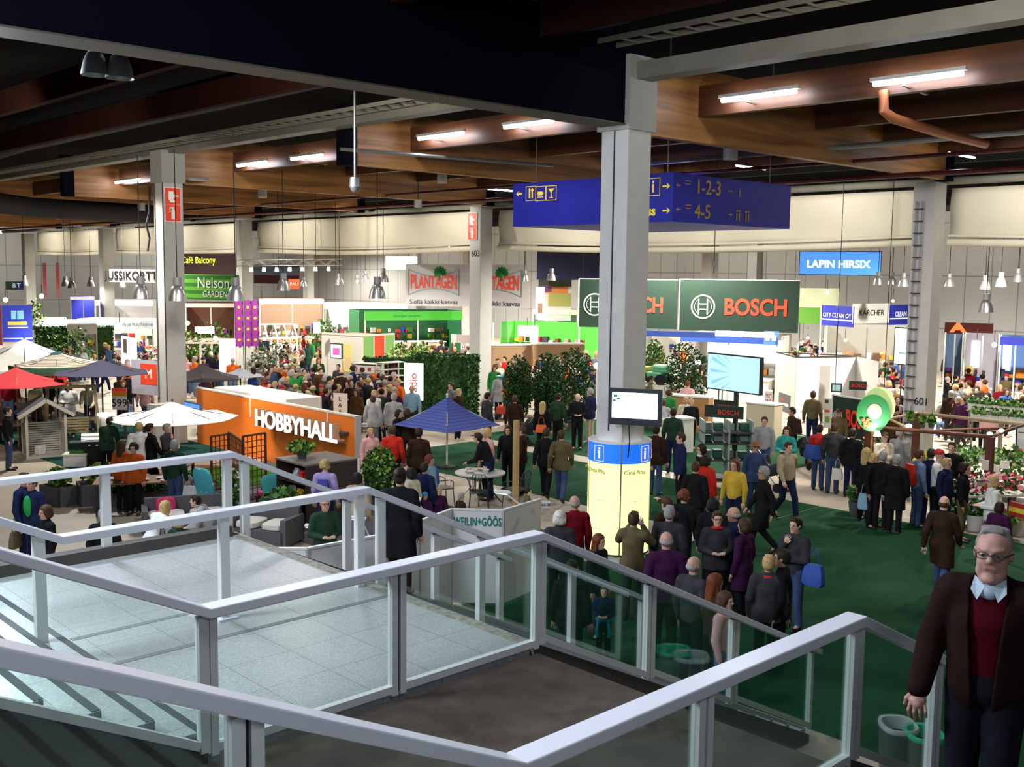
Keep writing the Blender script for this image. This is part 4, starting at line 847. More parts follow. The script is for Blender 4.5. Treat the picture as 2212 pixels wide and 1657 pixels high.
def person(px, py, H, ang, top, bot, hair, style, ps='stand', ln='mid', label='', group=None, zf=FZ, XY=None, cat='person', near=None, tee=False, skirt=False, wide=1.0):
    J = None
    if ps not in POSES: POSES[ps] = pose(ps)
    J = POSES[ps]; k = H/1.75; zh = zf+(J['lift']+J['head'][2]+0.13)*k
    if XY is None: p = onz(px, py, zh); XY = (p[0], p[1])
    base = math.atan2(-XY[1], -XY[0]); t = thing('person', label, cat, (XY[0], XY[1], zf+J['lift']*k), base+math.radians(ang), group)
    t.scale = (k*wide, k*wide, k); rnd = random.Random(len(PEOPLE)*7+1); sk = SK[rnd.randrange(4)]
    def part(nm, me, c, loc=None):
        o = bpy.data.objects.new(nm, me); COL.objects.link(o); o.parent = t; o.color = (*c, 1)
        if loc is not None: o.location = loc
        return o
    D = math.hypot(*XY)
    b = part('body', pm('body', ps), sk)
    if tee: part('shirt', pm('tee', ps), CL[top])
    else: part({'short': 'jacket', 'mid': 'jacket', 'long': 'coat'}[ln], pm('top', ps, ln), CL[top])
    if skirt: part('skirt', pm('skirt', ps), CL[bot])
    else: part('trousers', pm('legs', ps), CL[bot])
    if D < 34:
        for S in 'lr': part('shoe', pm('shoe', ps, S), CL['black'] if rnd.random() < .75 else CL['dkbrown'])
    hd = J['head']; part('hat' if style in ('beanie', 'cap', 'hat') else 'hair', pm('hair', None, style), HC.get(hair, HC['brown']), hd)
    if D < 30 and abs(ang) < 130: part('eyes', EYES, (0, 0, 0), hd); part('mouth', MOUTH, (0, 0, 0), hd)
    PEOPLE.append((XY[0], XY[1], ps)); return t
def glasses(t, ps='stand'):
    hd = POSES[ps]['head']; m = MB()
    for s in (1, -1):
        m.tube([(hd[0]+0.108, hd[1]+s*0.034+0.024*math.cos(a), hd[2]+0.012+0.018*math.sin(a)) for a in [2*PI*k/12 for k in range(13)]], 0.0028, 5)
        m.bar((hd[0]+0.108, s*0.058, hd[2]+0.018), (hd[0]+0.0, s*0.086, hd[2]+0.014), 0.004, 0.005)
    m.bar((hd[0]+0.11, -0.011, hd[2]+0.016), (hd[0]+0.11, 0.011, hd[2]+0.016), 0.004, 0.004); return m.build('glasses', BLACK, t)
def bag(t, c, off, size=(0.10, 0.36, 0.30), name='shoulder_bag', label=None, cat='bag', strap=True, rot=0.0):
    """a bag is a thing of its own, placed in world space beside its carrier; off is in the carrier's axes"""
    k = t.scale[2]; M = Matrix.Translation(t.location) @ Matrix.Rotation(t.rotation_euler.z, 4, 'Z'); p = M @ Vector((off[0]*k, off[1]*k, off[2]*k))
    b = thing(name, label, cat, p, t.rotation_euler.z+rot); m = mat('fabric_bag', objcol=True, rough=0.7, noise=0.1)
    d = size; mb = MB(); n = 8; vs = []; prof = [(0, .86), (.12, 1.05), (.55, 1.0), (1, .82)]
    for (v, f) in prof:
        for a in range(12):
            ca, sa = math.cos(2*PI*a/12), math.sin(2*PI*a/12); ex = 0.45
            vs.append((math.copysign(abs(ca)**ex, ca)*d[0]/2*f*(1.2-0.5*v), math.copysign(abs(sa)**ex, sa)*d[1]/2*f, (v-0.5)*d[2]))
    fs = [(i*12+a, i*12+(a+1) % 12, (i+1)*12+(a+1) % 12, (i+1)*12+a) for i in range(3) for a in range(12)]+[tuple(range(11, -1, -1)), tuple(range(36, 48))]
    o = mb.add(vs, fs).build('pouch', m, b, smooth=True); o.color = (*c, 1)
    if strap:
        o = MB().tube([(0, -d[1]*.3, d[2]*.45), (0, -d[1]*.2, d[2]*.45+.20), (0, 0, d[2]*.45+.27), (0, d[1]*.2, d[2]*.45+.20), (0, d[1]*.3, d[2]*.45)], 0.010, 6).build('handle', m, b, smooth=True); o.color = (*[x*.7 for x in c], 1)
    return b
# ================================================================== plants
LEAF = mat('leaf_green', (0.045, 0.16, 0.02), 0.55, noise=0.4, nscale=5); LEAFD = mat('leaf_dark', (0.016, 0.06, 0.012), 0.6, noise=0.4, nscale=5)
LEAFY = mat('leaf_light', (0.22, 0.38, 0.06), 0.55, noise=0.3, nscale=5); POTB = mat('pot_grey', (0.10, 0.10, 0.10), 0.6); POTW = mat('pot_white', (0.7, 0.68, 0.64), 0.5); TERRA = mat('pot_clay', (0.35, 0.13, 0.06), 0.8)
STEM = mat('stem_brown', (0.10, 0.06, 0.03), 0.8)
FL = {k: mat('petal_'+k, v, 0.6, noise=0.2) for k, v in dict(red=(.65, .03, .04), pink=(.75, .25, .35), white=(.8, .78, .75), yellow=(.75, .55, .05), purple=(.35, .05, .4), orange=(.8, .25, .03)).items()}
def leaves(mb, c, r, n, s, rnd, mats_=(0,), shape='ell', elong=2.2):
    for i in range(n):
        while True:
            p = [rnd.uniform(-1, 1) for _ in range(3)]
            if shape == 'box' or p[0]**2+p[1]**2+p[2]**2 <= 1: break
        if shape == 'box':
            ax = rnd.randrange(3)
            if rnd.random() < 0.8: p[ax] = math.copysign(rnd.uniform(.85, 1), p[ax])
        if shape == 'cone': f = 1-(p[2]+1)/2; p[0] *= f; p[1] *= f
        q = Vector((c[0]+p[0]*r[0], c[1]+p[1]*r[1], c[2]+p[2]*r[2])); a = Vector((rnd.gauss(0, 1), rnd.gauss(0, 1), rnd.gauss(0, 1)+0.3)).normalized()
        b = a.cross(Vector((rnd.gauss(0, 1), rnd.gauss(0, 1), rnd.gauss(0, 1)))).normalized(); L = s*rnd.uniform(.7, 1.3); mb.cur = mats_[rnd.randrange(len(mats_))]
        mb.add([q-a*L*.5, q+b*L/elong, q+a*L*.5, q-b*L/elong], [(0, 1, 2, 3)])
    mb.cur = 0; return mb
def potted(label, x, y, h, w, pot=POTB, kind='ell', fl=None, z=FZ, ph=0.35, pr=0.2, lm=None, n=260, leaf=0.12, group=None, cat='potted plant', name='potted_plant', seed=0, trunk=True):
    t = thing(name, label, cat, (x, y, z), 0, group); rnd = random.Random(seed+int(abs(x*100)))
    MB().lathe([(0, 0), (pr*.75, 0), (pr, ph), (pr*.88, ph), (pr*.8, ph-.03), (0, ph-.03)], 16).build('pot', pot, t, smooth=True)
    if trunk: MB().tube([(0, 0, ph-.05), (0.02, 0.01, ph+(h-ph)*.6)], 0.025, 6).build('stem', STEM, t)
    mb = MB(); ms = [lm or LEAF, LEAFD, LEAFY]; leaves(mb, (0, 0, ph+(h-ph)*.5), (w/2, w/2, (h-ph)*.55), n, leaf, rnd, (0, 0, 1, 2) if lm is None else (0, 0, 1), kind); mb.build('foliage', ms, t)
    if fl:
        mb = MB(); leaves(mb, (0, 0, ph+(h-ph)*.62), (w/2*1.02, w/2*1.02, (h-ph)*.45), max(12, n//5), leaf*.7, rnd, (0,), 'ell', 1.3); mb.build('flowers', [FL[fl]], t)
    return t
def flower_table(label, x, y, w, d, h, cols, rz=YAW+PI/2, dens=26, top=OFFW, cat='flower display', tall=0.28):
    """a trestle table and, as one uncountable mass, the blooms standing on it"""
    t = thing('display_table', label, 'table', (x, y, FZ), rz)
    MB().box(-w/2, w/2, -d/2, d/2, h-.05, h).build('table_top', top, t); m = MB()
    for sx in (-1, 1):
        for sy in (-1, 1): MB().box(sx*(w/2-.08)-.025, sx*(w/2-.08)+.025, sy*(d/2-.08)-.025, sy*(d/2-.08)+.025, 0, h-.05).build('leg', DARK, t)
    rnd = random.Random(int(x*31+y*17)); mb = MB(); ms = [LEAF, LEAFD]+[FL[c] for c in cols]
    leaves(mb, (0, 0, h+tall*.5), (w/2*.97, d/2*.95, tall*.55), int(dens*w*d*3), .13, rnd, (0, 1), 'box'); leaves(mb, (0, 0, h+tall*.8), (w/2*.97, d/2*.95, tall*.4), int(dens*w*d*3), .10, rnd, tuple(range(2, 2+len(cols))), 'box', 1.4)
    o = mb.build('flower_mass', ms, None, loc=(x, y, FZ), rz=rz); tag(o, label.replace('table', 'mass of blooms on the table', 1) if 'table' in label else label+' blooms', cat, kind='stuff'); return t
# ================================================================== parasols
def parasol(label, px, py, dist, R, rise, m, n=8, rz=None, zb=FZ, hem=0.0, hemm=None, pole=DARK, cap=None, vent=True, off=0.0):
    A = at(px, py, dist); zt = A[2]; t = thing('parasol', label, 'parasol', (A[0], A[1], zb), (rz if rz is not None else math.atan2(-A[1], -A[0])))
    Z = zt-zb; mb = MB(); rings = 7; vs = []; fs = []
    for i in range(rings+1):
        v = i/rings
        for k in range(n*4):
            a = 2*PI*k/(n*4); seg = (a % (2*PI/n))-PI/n; rr = R*v*math.cos(PI/n)/math.cos(seg)*(1-0.0*v); sag = 0.05*R*math.sin(PI*v)+0.02*(1-abs(seg)/(PI/n))*v
            vs.append((rr*math.cos(a), rr*math.sin(a), Z-rise*v-sag))
    N = n*4
    for i in range(rings):
        for k in range(N):
            k2 = (k+1) % N; fs.append((i*N+k, (i+1)*N+k, (i+1)*N+k2, i*N+k2))
    o = mb.add(vs, fs).build('canopy', m, t); so = o.modifiers.new('cloth', 'SOLIDIFY'); so.thickness = 0.012
    if hem:
        h_ = MB(); P_ = [(vs[rings*N+k][0], vs[rings*N+k][1], vs[rings*N+k][2]) for k in range(N)]
        h_.add(P_+[(p[0]*.995, p[1]*.995, p[2]-hem) for p in P_], [(k, (k+1) % N, N+(k+1) % N, N+k) for k in range(N)]); h_.build('valance', hemm or m, t)
    MB().tube([(0, 0, 0.0), (0, 0, Z+0.03)], 0.025, 10).build('pole', pole, t, smooth=True)
    MB().lathe([(0, 0), (0.25, 0), (0.25, 0.06), (0.05, 0.10), (0, 0.10)], 16).build('base', DARK, t)
    MB().sphere((0, 0, Z+0.06), 0.04, 10).build('finial', cap or pole, t)
    if cap: MB().lathe([(0, Z+.02), (R*.16, Z-rise*.12)], n).build('top_cap', cap, t)
    for k in range(n):
        a = 2*PI*k/n; MB().bar((0, 0, Z-0.10), (R*.96*math.cos(a)*1.0, R*.96*math.sin(a), Z-rise*.97-.045), 0.018, 0.018).build('rib', pole, t)
    return t
def stripes(name, c1, c2, scale, zaxis=True):
    m = mat(name, c1, 0.8); nt = m.node_tree; b = nt.nodes['Principled BSDF']; tc = nt.nodes.new('ShaderNodeTexCoord'); w = nt.nodes.new('ShaderNodeTexWave')
    w.wave_type = 'BANDS'; w.bands_direction = 'Z'; w.inputs['Scale'].default_value = scale; cr = nt.nodes.new('ShaderNodeValToRGB'); cr.color_ramp.interpolation = 'CONSTANT'
    cr.color_ramp.elements[0].color = (*c1, 1); cr.color_ramp.elements[1].position = 0.5; cr.color_ramp.elements[1].color = (*c2, 1)
    nt.links.new(tc.outputs['Object'], w.inputs['Vector']); nt.links.new(w.outputs['Fac'], cr.inputs[0]); nt.links.new(cr.outputs[0], b.inputs['Base Color']); return m
CANW = mat('canopy_white', (0.85, 0.84, 0.80), 0.8)
parasol('blue striped square parasol over the round patio table', 966, 857, 30.0, 1.52, 0.80, stripes('blue_canopy', (0.075, 0.105, 0.36), (0.055, 0.075, 0.28), 4.5), 4, pole=WHITE)
parasol('bright white parasol beside the orange wall', 372, 868, 30.3, 1.75, 0.42, CANW, 8, pole=DARK)
parasol('huge white parasol at the left edge', 52, 732, 43.0, 2.75, 0.95, CANW, 8, hem=0.2)
parasol('beige parasol with thin dark stripes and green rim', 121, 760, 39.0, 1.48, 0.42, stripes('stripe_canopy', (0.62, 0.54, 0.42), (0.20, 0.17, 0.16), 9.0), 8, hem=0.16, hemm=mat('rim_green', (.06, .16, .10), .8), cap=mat('cap_teal', (.02, .12, .12), .7))
parasol('red parasol at the far left', 34, 793, 35.5, 1.55, 0.50, mat('canopy_red', (0.50, 0.05, 0.06), 0.8), 6, pole=GLULAM)
parasol('dark slate parasol left of the big column', 219, 776, 36.0, 1.58, 0.42, mat('canopy_slate', (0.06, 0.06, 0.10), 0.8), 6)
parasol('black parasol peeking over the orange wall', 438, 786, 37.0, 1.35, 0.48, mat('canopy_black', (0.045, 0.035, 0.04), 0.8), 6)
parasol('pale grey parasol behind the black one', 519, 794, 41, 0.9, 0.30, mat('canopy_grey', (0.30, 0.31, 0.36), 0.8), 6)
# ================================================================== orange exhibition stand
ORG = mat('orange_wall_paint', (0.85, 0.19, 0.015), 0.5)
t = thing('orange_partition', 'long orange partition wall carrying big white lit letters', 'partition', (16.0, 22.72, FZ))
MB().box(0, 0.14, 0, 8.7, 0, 1.76).build('panel', ORG, t); MB().box(-0.01, 0.15, -0.01, 8.72, 1.76, 1.80).build('top_trim', OFFW, t)
for y in (1.25, 5.3): MB().box(-0.012, 0.02, y, y+0.05, 1.2, 1.80).build('post', OFFW, t)
MB().box(-0.02, 0.16, -0.05, 0.0, 0, 1.80).build('end_post', mat('aluminium_dim', (.4, .4, .4), .5), t)
def letters3d():
    lx = 15.62; a = onX(552, 908, lx); b = onX(728, 935, lx); L = abs(a[1]-b[1]); ytop = onX(552, 886, lx)[2]; ybot = onX(552, 922, lx)[2]
    t = thing('letter_sign', 'glowing white three dimensional letters on the orange wall', 'sign', (lx, (a[1]+b[1])/2, (a[2]+b[2])/2))
    fm = mat('letter_glow', (1, 1, 1), .4, emit=1.6, ecol=(1, .98, .96)); sm = mat('letter_side', (.35, .20, .12), .6)
    s = (ytop-ybot)*1.38
    M = Matrix.Translation((-0.02, 0, 0)) @ faceM('x-')
    o = text_part('HOBBYHALL', s, fm, t, Matrix.Identity(4), 'letter_faces', 0.008, bold=0.014); w = o.dimensions.x or 1
    xs = [v.co.x for v in o.data.vertices]; w = max(xs)-min(xs); f = L/w; o.data.transform(M @ Matrix.Diagonal((f, 1, 1, 1)))
    o = text_part('HOBBYHALL', s, sm, t, Matrix.Translation((0.11, 0, 0)) @ faceM('x-') @ Matrix.Diagonal((f, 1, 1, 1)), 'letter_sides', 0.11, bold=0.012)
    MB().box(0.2, 0.38, -L/2, L/2, -0.04, 0.04).build('bracket', DARK, t)
letters3d()
tag(MB().box(16.2, 17.4, 26.4, 30.6, FZ, -3.74).build('storage_cabin', mat('cabin_white', (.8, .78, .72), .6)), 'white cabin top showing behind the orange wall', 'cabin')
t, a, rx, nz, w, h = tv('hanging_screen', 'black screen on the orange wall beside the white parasol', 398, 866, 896, 31.9, 432, 31.0, mat('screen_blue', (.05, .15, .5), .3, emit=.5, ecol=(.1, .3, .9)), 0.03)
def price_sign(name, label, xl, yt, yb, d, xr, d2, bands, txt=None, tm=None, post=0.0, ts=0.3, cat='sign', thick=0.03, rot=False):
    a, rx, nz, w, h = board_frame(xl, yt, yb, d, xr, d2); t = thing(name, label, cat, tuple(a)); Z = Vector((0, 0, 0))
    slab(MB(), Z, rx, nz, 0, w, 0, h, -thick, 0).build('board', bands[0], t)
    for (m, u0, u1, v0, v1) in bands[1:]: slab(MB(), Z, rx, nz, w*u0, w*u1, h*v0, h*v1, 0, 0.008).build('panel', m, t)
    if txt:
        for (s, u, v, sz, m) in txt:
            M = frame_M(rx*(w*u)+Vector((0, 0, h*v)), rx, nz, 0.014)
            if rot: M = M @ Matrix.Rotation(PI/2, 4, 'Z')
            text_part(s, sz*h, m, t, M)
    if post:
        for u in ((0.03, 0.97) if post != 2 else (0.5,)): MB().bar(rx*(w*u)-nz*0.02, rx*(w*u)-nz*0.02+Vector((0, 0, FZ-a[2])), 0.03, 0.03).build('post', DARK, t)
    return t
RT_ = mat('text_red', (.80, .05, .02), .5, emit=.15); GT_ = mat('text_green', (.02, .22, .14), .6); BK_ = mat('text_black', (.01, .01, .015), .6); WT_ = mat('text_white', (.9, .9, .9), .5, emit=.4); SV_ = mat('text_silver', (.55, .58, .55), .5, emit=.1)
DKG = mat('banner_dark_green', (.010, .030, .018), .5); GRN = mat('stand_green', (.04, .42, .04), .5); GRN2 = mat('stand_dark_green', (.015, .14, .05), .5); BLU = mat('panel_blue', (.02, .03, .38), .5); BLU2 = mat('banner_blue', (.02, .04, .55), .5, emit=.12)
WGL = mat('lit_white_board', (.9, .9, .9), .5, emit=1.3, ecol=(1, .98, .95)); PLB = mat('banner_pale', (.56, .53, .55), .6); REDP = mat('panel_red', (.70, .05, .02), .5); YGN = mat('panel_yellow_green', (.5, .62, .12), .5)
# hanging banners
def bosch_logo(t, rx, nz, c, r, m):
    g = MB()
    for (r0, r1) in ((r*.88, r), ):
        n = 36; vs = []
        for k in range(n):
            a = 2*PI*k/n
            for rr in (r0, r1): p = rx*(rr*math.cos(a))+Vector((0, 0, rr*math.sin(a)))+c; vs += [p+nz*0.01, p+nz*0.02]
        fs = []
        for k in range(n): a0 = k*4; b0 = ((k+1) % n)*4; fs += [(a0+1, b0+1, b0+3, a0+3), (a0, a0+2, b0+2, b0), (a0+2, a0+3, b0+3, b0+2), (a0, b0, b0+1, a0+1)]
        g.add(vs, fs)
    R_ = r*.66
    for sx in (-1, 1):
        for (q0, q1) in ((.30, .42), ): slab(g, c, rx, nz, sx*r*.36-r*.05, sx*r*.36+r*.05, -R_, R_, .01, .02)
        n = 10; pts = [(sx*(r*.36+ (R_*.55)*math.sin(PI*k/n)), R_-2*R_*k/n) for k in range(n+1)]
        for k in range(n):
            p0 = c+rx*pts[k][0]+Vector((0, 0, pts[k][1]))+nz*.015; p1 = c+rx*pts[k+1][0]+Vector((0, 0, pts[k+1][1]))+nz*.015; g.bar(p0, p1, r*.07, .01)
    for z in (-.22, .22): slab(g, c, rx, nz, -r*.36, r*.36, z*r-r*.05, z*r+r*.05, .01, .02)
    g.build('emblem', m, t)
def bosch(label, xl, yt, yb, dl, xr, dr, cu, tu, th=0.31, lr=.235, post=0):
    a, rx, nz, w, h = board_frame(xl, yt, yb, dl, xr, dr); t = thing('hanging_banner', label, 'banner', tuple(a)); Z = Vector((0, 0, 0))
    slab(MB(), Z, rx, nz, 0, w, 0, h, -.03, 0).build('cloth', DKG, t); slab(MB(), Z, rx, nz, 0, w, h-.02, h+.02, -.04, .01).build('top_bar', SV_, t)
    slab(MB(), Z, rx, nz, -.03, .03, 0, h, -.04, .01).build('edge_bar', SV_, t)
    bosch_logo(t, rx, nz, rx*(w*cu)+Vector((0, 0, h*.47)), h*lr, SV_); o = text_part('BOSCH', h*th*1.42, RT_, t, Matrix.Identity(4), bold=h*.012)
    xs = [v.co.x for v in o.data.vertices]; f = w*.515/(max(xs)-min(xs)); o.data.transform(frame_M(rx*(w*tu)+Vector((0, 0, h*.46)), rx, nz, .015) @ Matrix.Diagonal((f, 1, 1, 1)))
    for u in (.04, .96): MB().tube([rx*(w*u)+Vector((0, 0, h)), rx*(w*u)+Vector((0, 0, 3.3-a[2]))], .01, 5).build('cable', BLACK, t)
    return t
bosch('dark green hanging tool banner partly behind the thick column', 1250, 602, 706, 48.5, 1463, 48.0, .165, .60)
bosch('dark green hanging tool banner right of the thick column', 1467, 603, 713, 47.9, 1726, 47.5, .205, .645)
def plant_banner(label, xl, yt, yb, dl, xr, dr, cu=.5):
    a, rx, nz, w, h = board_frame(xl, yt, yb, dl, xr, dr); t = thing('hanging_banner', label, 'banner', tuple(a)); Z = Vector((0, 0, 0))
    slab(MB(), Z, rx, nz, 0, w, 0, h, -.03, 0).build('cloth', PLB, t); W = w*.0+h*1.62; cx0 = w*cu; g = MB(); n = 16
    def P(u, v): return rx*(cx0+u*W/2)+Vector((0, 0, h*v))+nz*.014
    for (v0, sg) in ((.72, 1), (.42, -1)):
        for k in range(n):
            u0 = -1+2*k/n; u1 = -1+2*(k+1)/n; f = lambda u: v0+sg*.16*u*u; g.bar(P(u0*.74, f(u0)), P(u1*.74, f(u1)), .03, .01)
    for s in (-1, 1): g.bar(P(s*.74, .26), P(s*.74, .88), .03, .01)
    g.build('logo_outline', GT_, t)
    o = text_part('PLANTAGEN', h*.40, RT_, t, Matrix.Identity(4), bold=h*.008); xs = [v.co.x for v in o.data.vertices]; f = W*.68/(max(xs)-min(xs))
    for v in o.data.vertices: u = v.co.x*f/(W*.37); v.co.y *= 1.0+.28*u*u
    o.data.transform(frame_M(rx*cx0+Vector((0, 0, h*.565)), rx, nz, .02) @ Matrix.Diagonal((f, 1, 1, 1)))
    text_part('Siellä kaikki kasvaa', h*.155, BK_, t, frame_M(rx*(cx0)+Vector((0, 0, h*.10)), rx, nz, .015), depth=.003)
    lf = MB()
    for k in range(9):
        an = -0.5+k*(PI+1.0)/8; p0 = P(.18, .80); d = rx*math.cos(an)+Vector((0, 0, math.sin(an))); s_ = d.cross(nz); L = h*.17
        lf.add([p0, p0+d*L*.6+s_*L*.32, p0+d*L, p0+d*L*.6-s_*L*.32], [(0, 1, 2, 3)])
    slab(lf, P(.16, .62), rx, nz, -h*.02, h*.03, 0, h*.2, 0, .01); lf.build('leaf_emblem', mat('emblem_green', (.02, .22, .05), .6), t)
    for u in (.05, .95): MB().tube([rx*(w*u)+Vector((0, 0, h)), rx*(w*u)+Vector((0, 0, 3.3-a[2]))], .01, 5).build('cable', BLACK, t)
plant_banner('pale hanging garden centre banner left of column 603', 876, 570, 661, 50, 1018, 50, .43)
plant_banner('pale hanging garden centre banner behind column 603', 1024, 571, 665, 50.5, 1140, 50.2, .40)
price_sign('hanging_sign', 'long pale hanging sign with dark capital letters at left', 236, 581, 609, 62, 336, 60, [mat('sign_pale', (.6, .6, .58), .6)], [('JUSSIKORTTI', .5, .5, .92, BK_)])
price_sign('hanging_sign', 'green leafy hanging sign with silver script left of centre', 396, 592, 646, 60, 516, 57, [stripes('leaf_sign', (.03, .14, .03), (.10, .30, .03), .8)], [('Nelson', .55, .66, .62, SV_), ('GARDEN', .58, .22, .34, SV_)])
price_sign('cafe_sign', 'yellow glowing café sign on a dark balcony front', 384, 548, 592, 66, 520, 62, [mat('balcony_dark', (.03, .012, .012), .7)], [('Café Balcony', .34, .68, .46, mat('neon_yellow', (.7, .9, .05), .5, emit=1.0, ecol=(.75, .95, .05)))])
price_sign('cafe_balcony', 'dark café balcony front with small lights, centre left', 548, 572, 612, 64, 646, 62, [mat('balcony_maroon', (.05, .01, .012), .7), (mat('balcony_bluegrey', (.10, .12, .18), .6), .0, 1, .45, .9)])
price_sign('lit_sign', 'blank white glowing sign left of the garden centre banners', 833, 553, 582, 58, 901, 58, [WGL])
for i, x in enumerate((93, 121)): price_sign('vertical_banner', ('narrow vertical red lettered strip at left, left one', 'narrow vertical red lettered strip at left, right one')[i], x, 568, 642, 72, x+8, 72, [mat('strip_pink', (.6, .22, .28), .6)], [('KERAMIA', .5, .5, .115, RT_)], rot=True)
price_sign('hanging_sign', 'small green and blue hanging sign at far left', 12, 608, 626, 60, 51, 60, [mat('sign_dg', (.02, .12, .08), .5), (BLU, .5, 1, 0, 1)], [('&T', .6, .5, .8, WT_)])
price_sign('blue_banner', 'tall blue banner with yellow row and pale emblem at left edge', 5, 660, 739, 44, 70, 44, [BLU2, (mat('emblem_cyan', (.25, .6, .8), .5, emit=.4), .3, .72, .62, .86), (BLU2, .46, .5, .62, .86), (mat('row_yellow', (.9, .7, .1), .5, emit=.3), .18, .82, .46, .56), (WT_, .18, .85, .38, .41), (SV_, 0, 1, .08, .11)])
price_sign('side_banner', 'pink panel at the extreme left beside the blue banner', -12, 660, 745, 44.3, 3, 44, [mat('pink_panel', (.45, .12, .2), .6)])
t, a, rx, nz, w, h = tv('advertising_screen', 'wide blue lit screen with white capitals high on the far wall', 1726, 542, 594, 60, 1904, 60, mat('screen_azure', (.05, .25, .9), .3, emit=.95, ecol=(.10, .33, .92)), .04)
text_part('LAPIN HIRSIX', h*.42, mat('screen_text', (1, 1, 1), .4, emit=2.2), t, frame_M(rx*(w*.48)+Vector((0, 0, h*.45)), rx, nz, .02), bold=.016)
price_sign('green_backdrop', 'green and cream backdrop panel under the bright lamp', 1727, 622, 698, 50, 1813, 50, [mat('backdrop_green', (.14, .36, .05), .6), (mat('backdrop_cream', (.62, .68, .42), .6), 0, 1, .45, 1.0)], post=1)
def fascia(name, label, pts, yh, segs, cat='fascia'):
    t = thing(name, label, cat, tuple(at(*pts[0]))); o0 = Vector(at(*pts[0]))
    for i in range(len(pts)-1):
        (x0, y0, d0), (x1, y1, d1) = pts[i], pts[i+1]; a, rx, nz, w, h = board_frame(x0, y0, y0+yh, d0, x1, d1); a = a-o0; m, txt = segs[i]
        slab(MB(), a, rx, nz, 0, w, 0, h, -.05, 0).build('panel', m, t)
        if txt: s, sz, tm = txt; text_part(s, h*sz, tm, t, frame_M(a+rx*(w*.5)+Vector((0, 0, h*.52)), rx, nz, .015)); 
        if m is BLU: slab(MB(), a, rx, nz, .05, w-.05, h*.28, h*.34, 0, .01).build('line', WT_, t)
    slab(MB(), Vector((0, 0, 0)), Vector((1, 0, 0)), Vector((0, -1, 0)), -.03, .03, FZ-o0.z, 0, -.03, .03).build('post', SV_, t)
    return t
fascia('stand_fascia', 'blue and white square fascia ring with firm names above the crowd', [(1775, 659, 46), (1843, 656, 44.5), (1921, 659, 46), (1969, 662, 47.5)], 43, [(BLU, ('CITY CLEAN OY', .29, WT_)), (mat('fascia_white', (.72, .71, .66), .5), ('KÄRCHER', .40, BK_)), (BLU, ('CLEAN', .36, WT_))])
fascia('stand_fascia', 'thin blue and white fascia band below the dark tool banners', [(1395, 714, 43), (1545, 714, 42.5), (1672, 716, 42)], 12, [(mat('band_blue', (.06, .12, .5), .5, emit=.3), None), (WGL, None)])
price_sign('lit_poster', 'lit pale green poster screen left of column 601', 1931, 706, 787, 37, 1968, 36.5, [DARK, (mat('poster_glow', (.7, .95, .9), .4, emit=1.1, ecol=(.7, 1, .92)), .06, .97, .03, .97), (mat('poster_line', (.35, .6, .6), .5), .3, .8, .3, .34)], post=2)
t, a, rx, nz, w, h = tv('presentation_screen', 'large pale blue presentation screen above the tool counter', 1527, 761, 839, 30.0, 1643, 28.6, None or mat('screen_sky', (.5, .8, .95), .3, emit=.85, ecol=(.48, .76, .97)), .035, thick=.12)
rays = MB()
for k in range(14):
    a0 = PI*.62+k*.16; c = rx*(w*.62)+Vector((0, 0, h*.5))+nz*.010; L = w*.55
    if k % 2: rays.add([c+rx*(w*.18*math.cos(a0))+Vector((0, 0, h*.25*math.sin(a0))), c+rx*(L*math.cos(a0))+Vector((0, 0, min(max(L*math.sin(a0), -h*.44), h*.44))), c+rx*(L*math.cos(a0+.1))+Vector((0, 0, min(max(L*math.sin(a0+.1), -h*.44), h*.44)))], [(0, 1, 2)])
rays.build('ray_pattern', mat('screen_sky_dark', (.3, .65, .9), .3, emit=.7, ecol=(.28, .62, .95)), t)
MB().bar(rx*(w*.5)-nz*.16, rx*(w*.5)-nz*.16+Vector((0, 0, FZ-a[2])), .10, .10).build('stand', DARK, t)
price_sign('small_banner', 'low dark tool sign with red capitals, upper of two', 1542, 863, 886, 29.4, 1589, 29.2, [DKG], [('BOSCH', .55, .4, .5, RT_)])
price_sign('small_banner', 'low dark tool sign with red capitals, lower of two', 1522, 874, 900, 29.1, 1606, 28.8, [DKG], [('BOSCH', .62, .45, .55, RT_)])
price_sign('small_banner', 'small dark green sign on the counter of the white stand', 1834, 823, 842, 38, 1872, 38, [DKG], [('BOSCH', .6, .5, .55, RT_)])
t = bosch('dark green tool banner leaning behind the round sign', 1797, 853, 938, 33, 1912, 31.5, .12, .55, .42, .16)
price_sign('rollup_banner', 'white brochure roll-up left of the dark leaning banner', 1779, 860, 924, 30.6, 1795, 30.5, [OFFW, (DARK, .2, .6, .85, .95), (REDP, .2, .8, .55, .62), (LEAFY, .3, .8, .2, .4)])
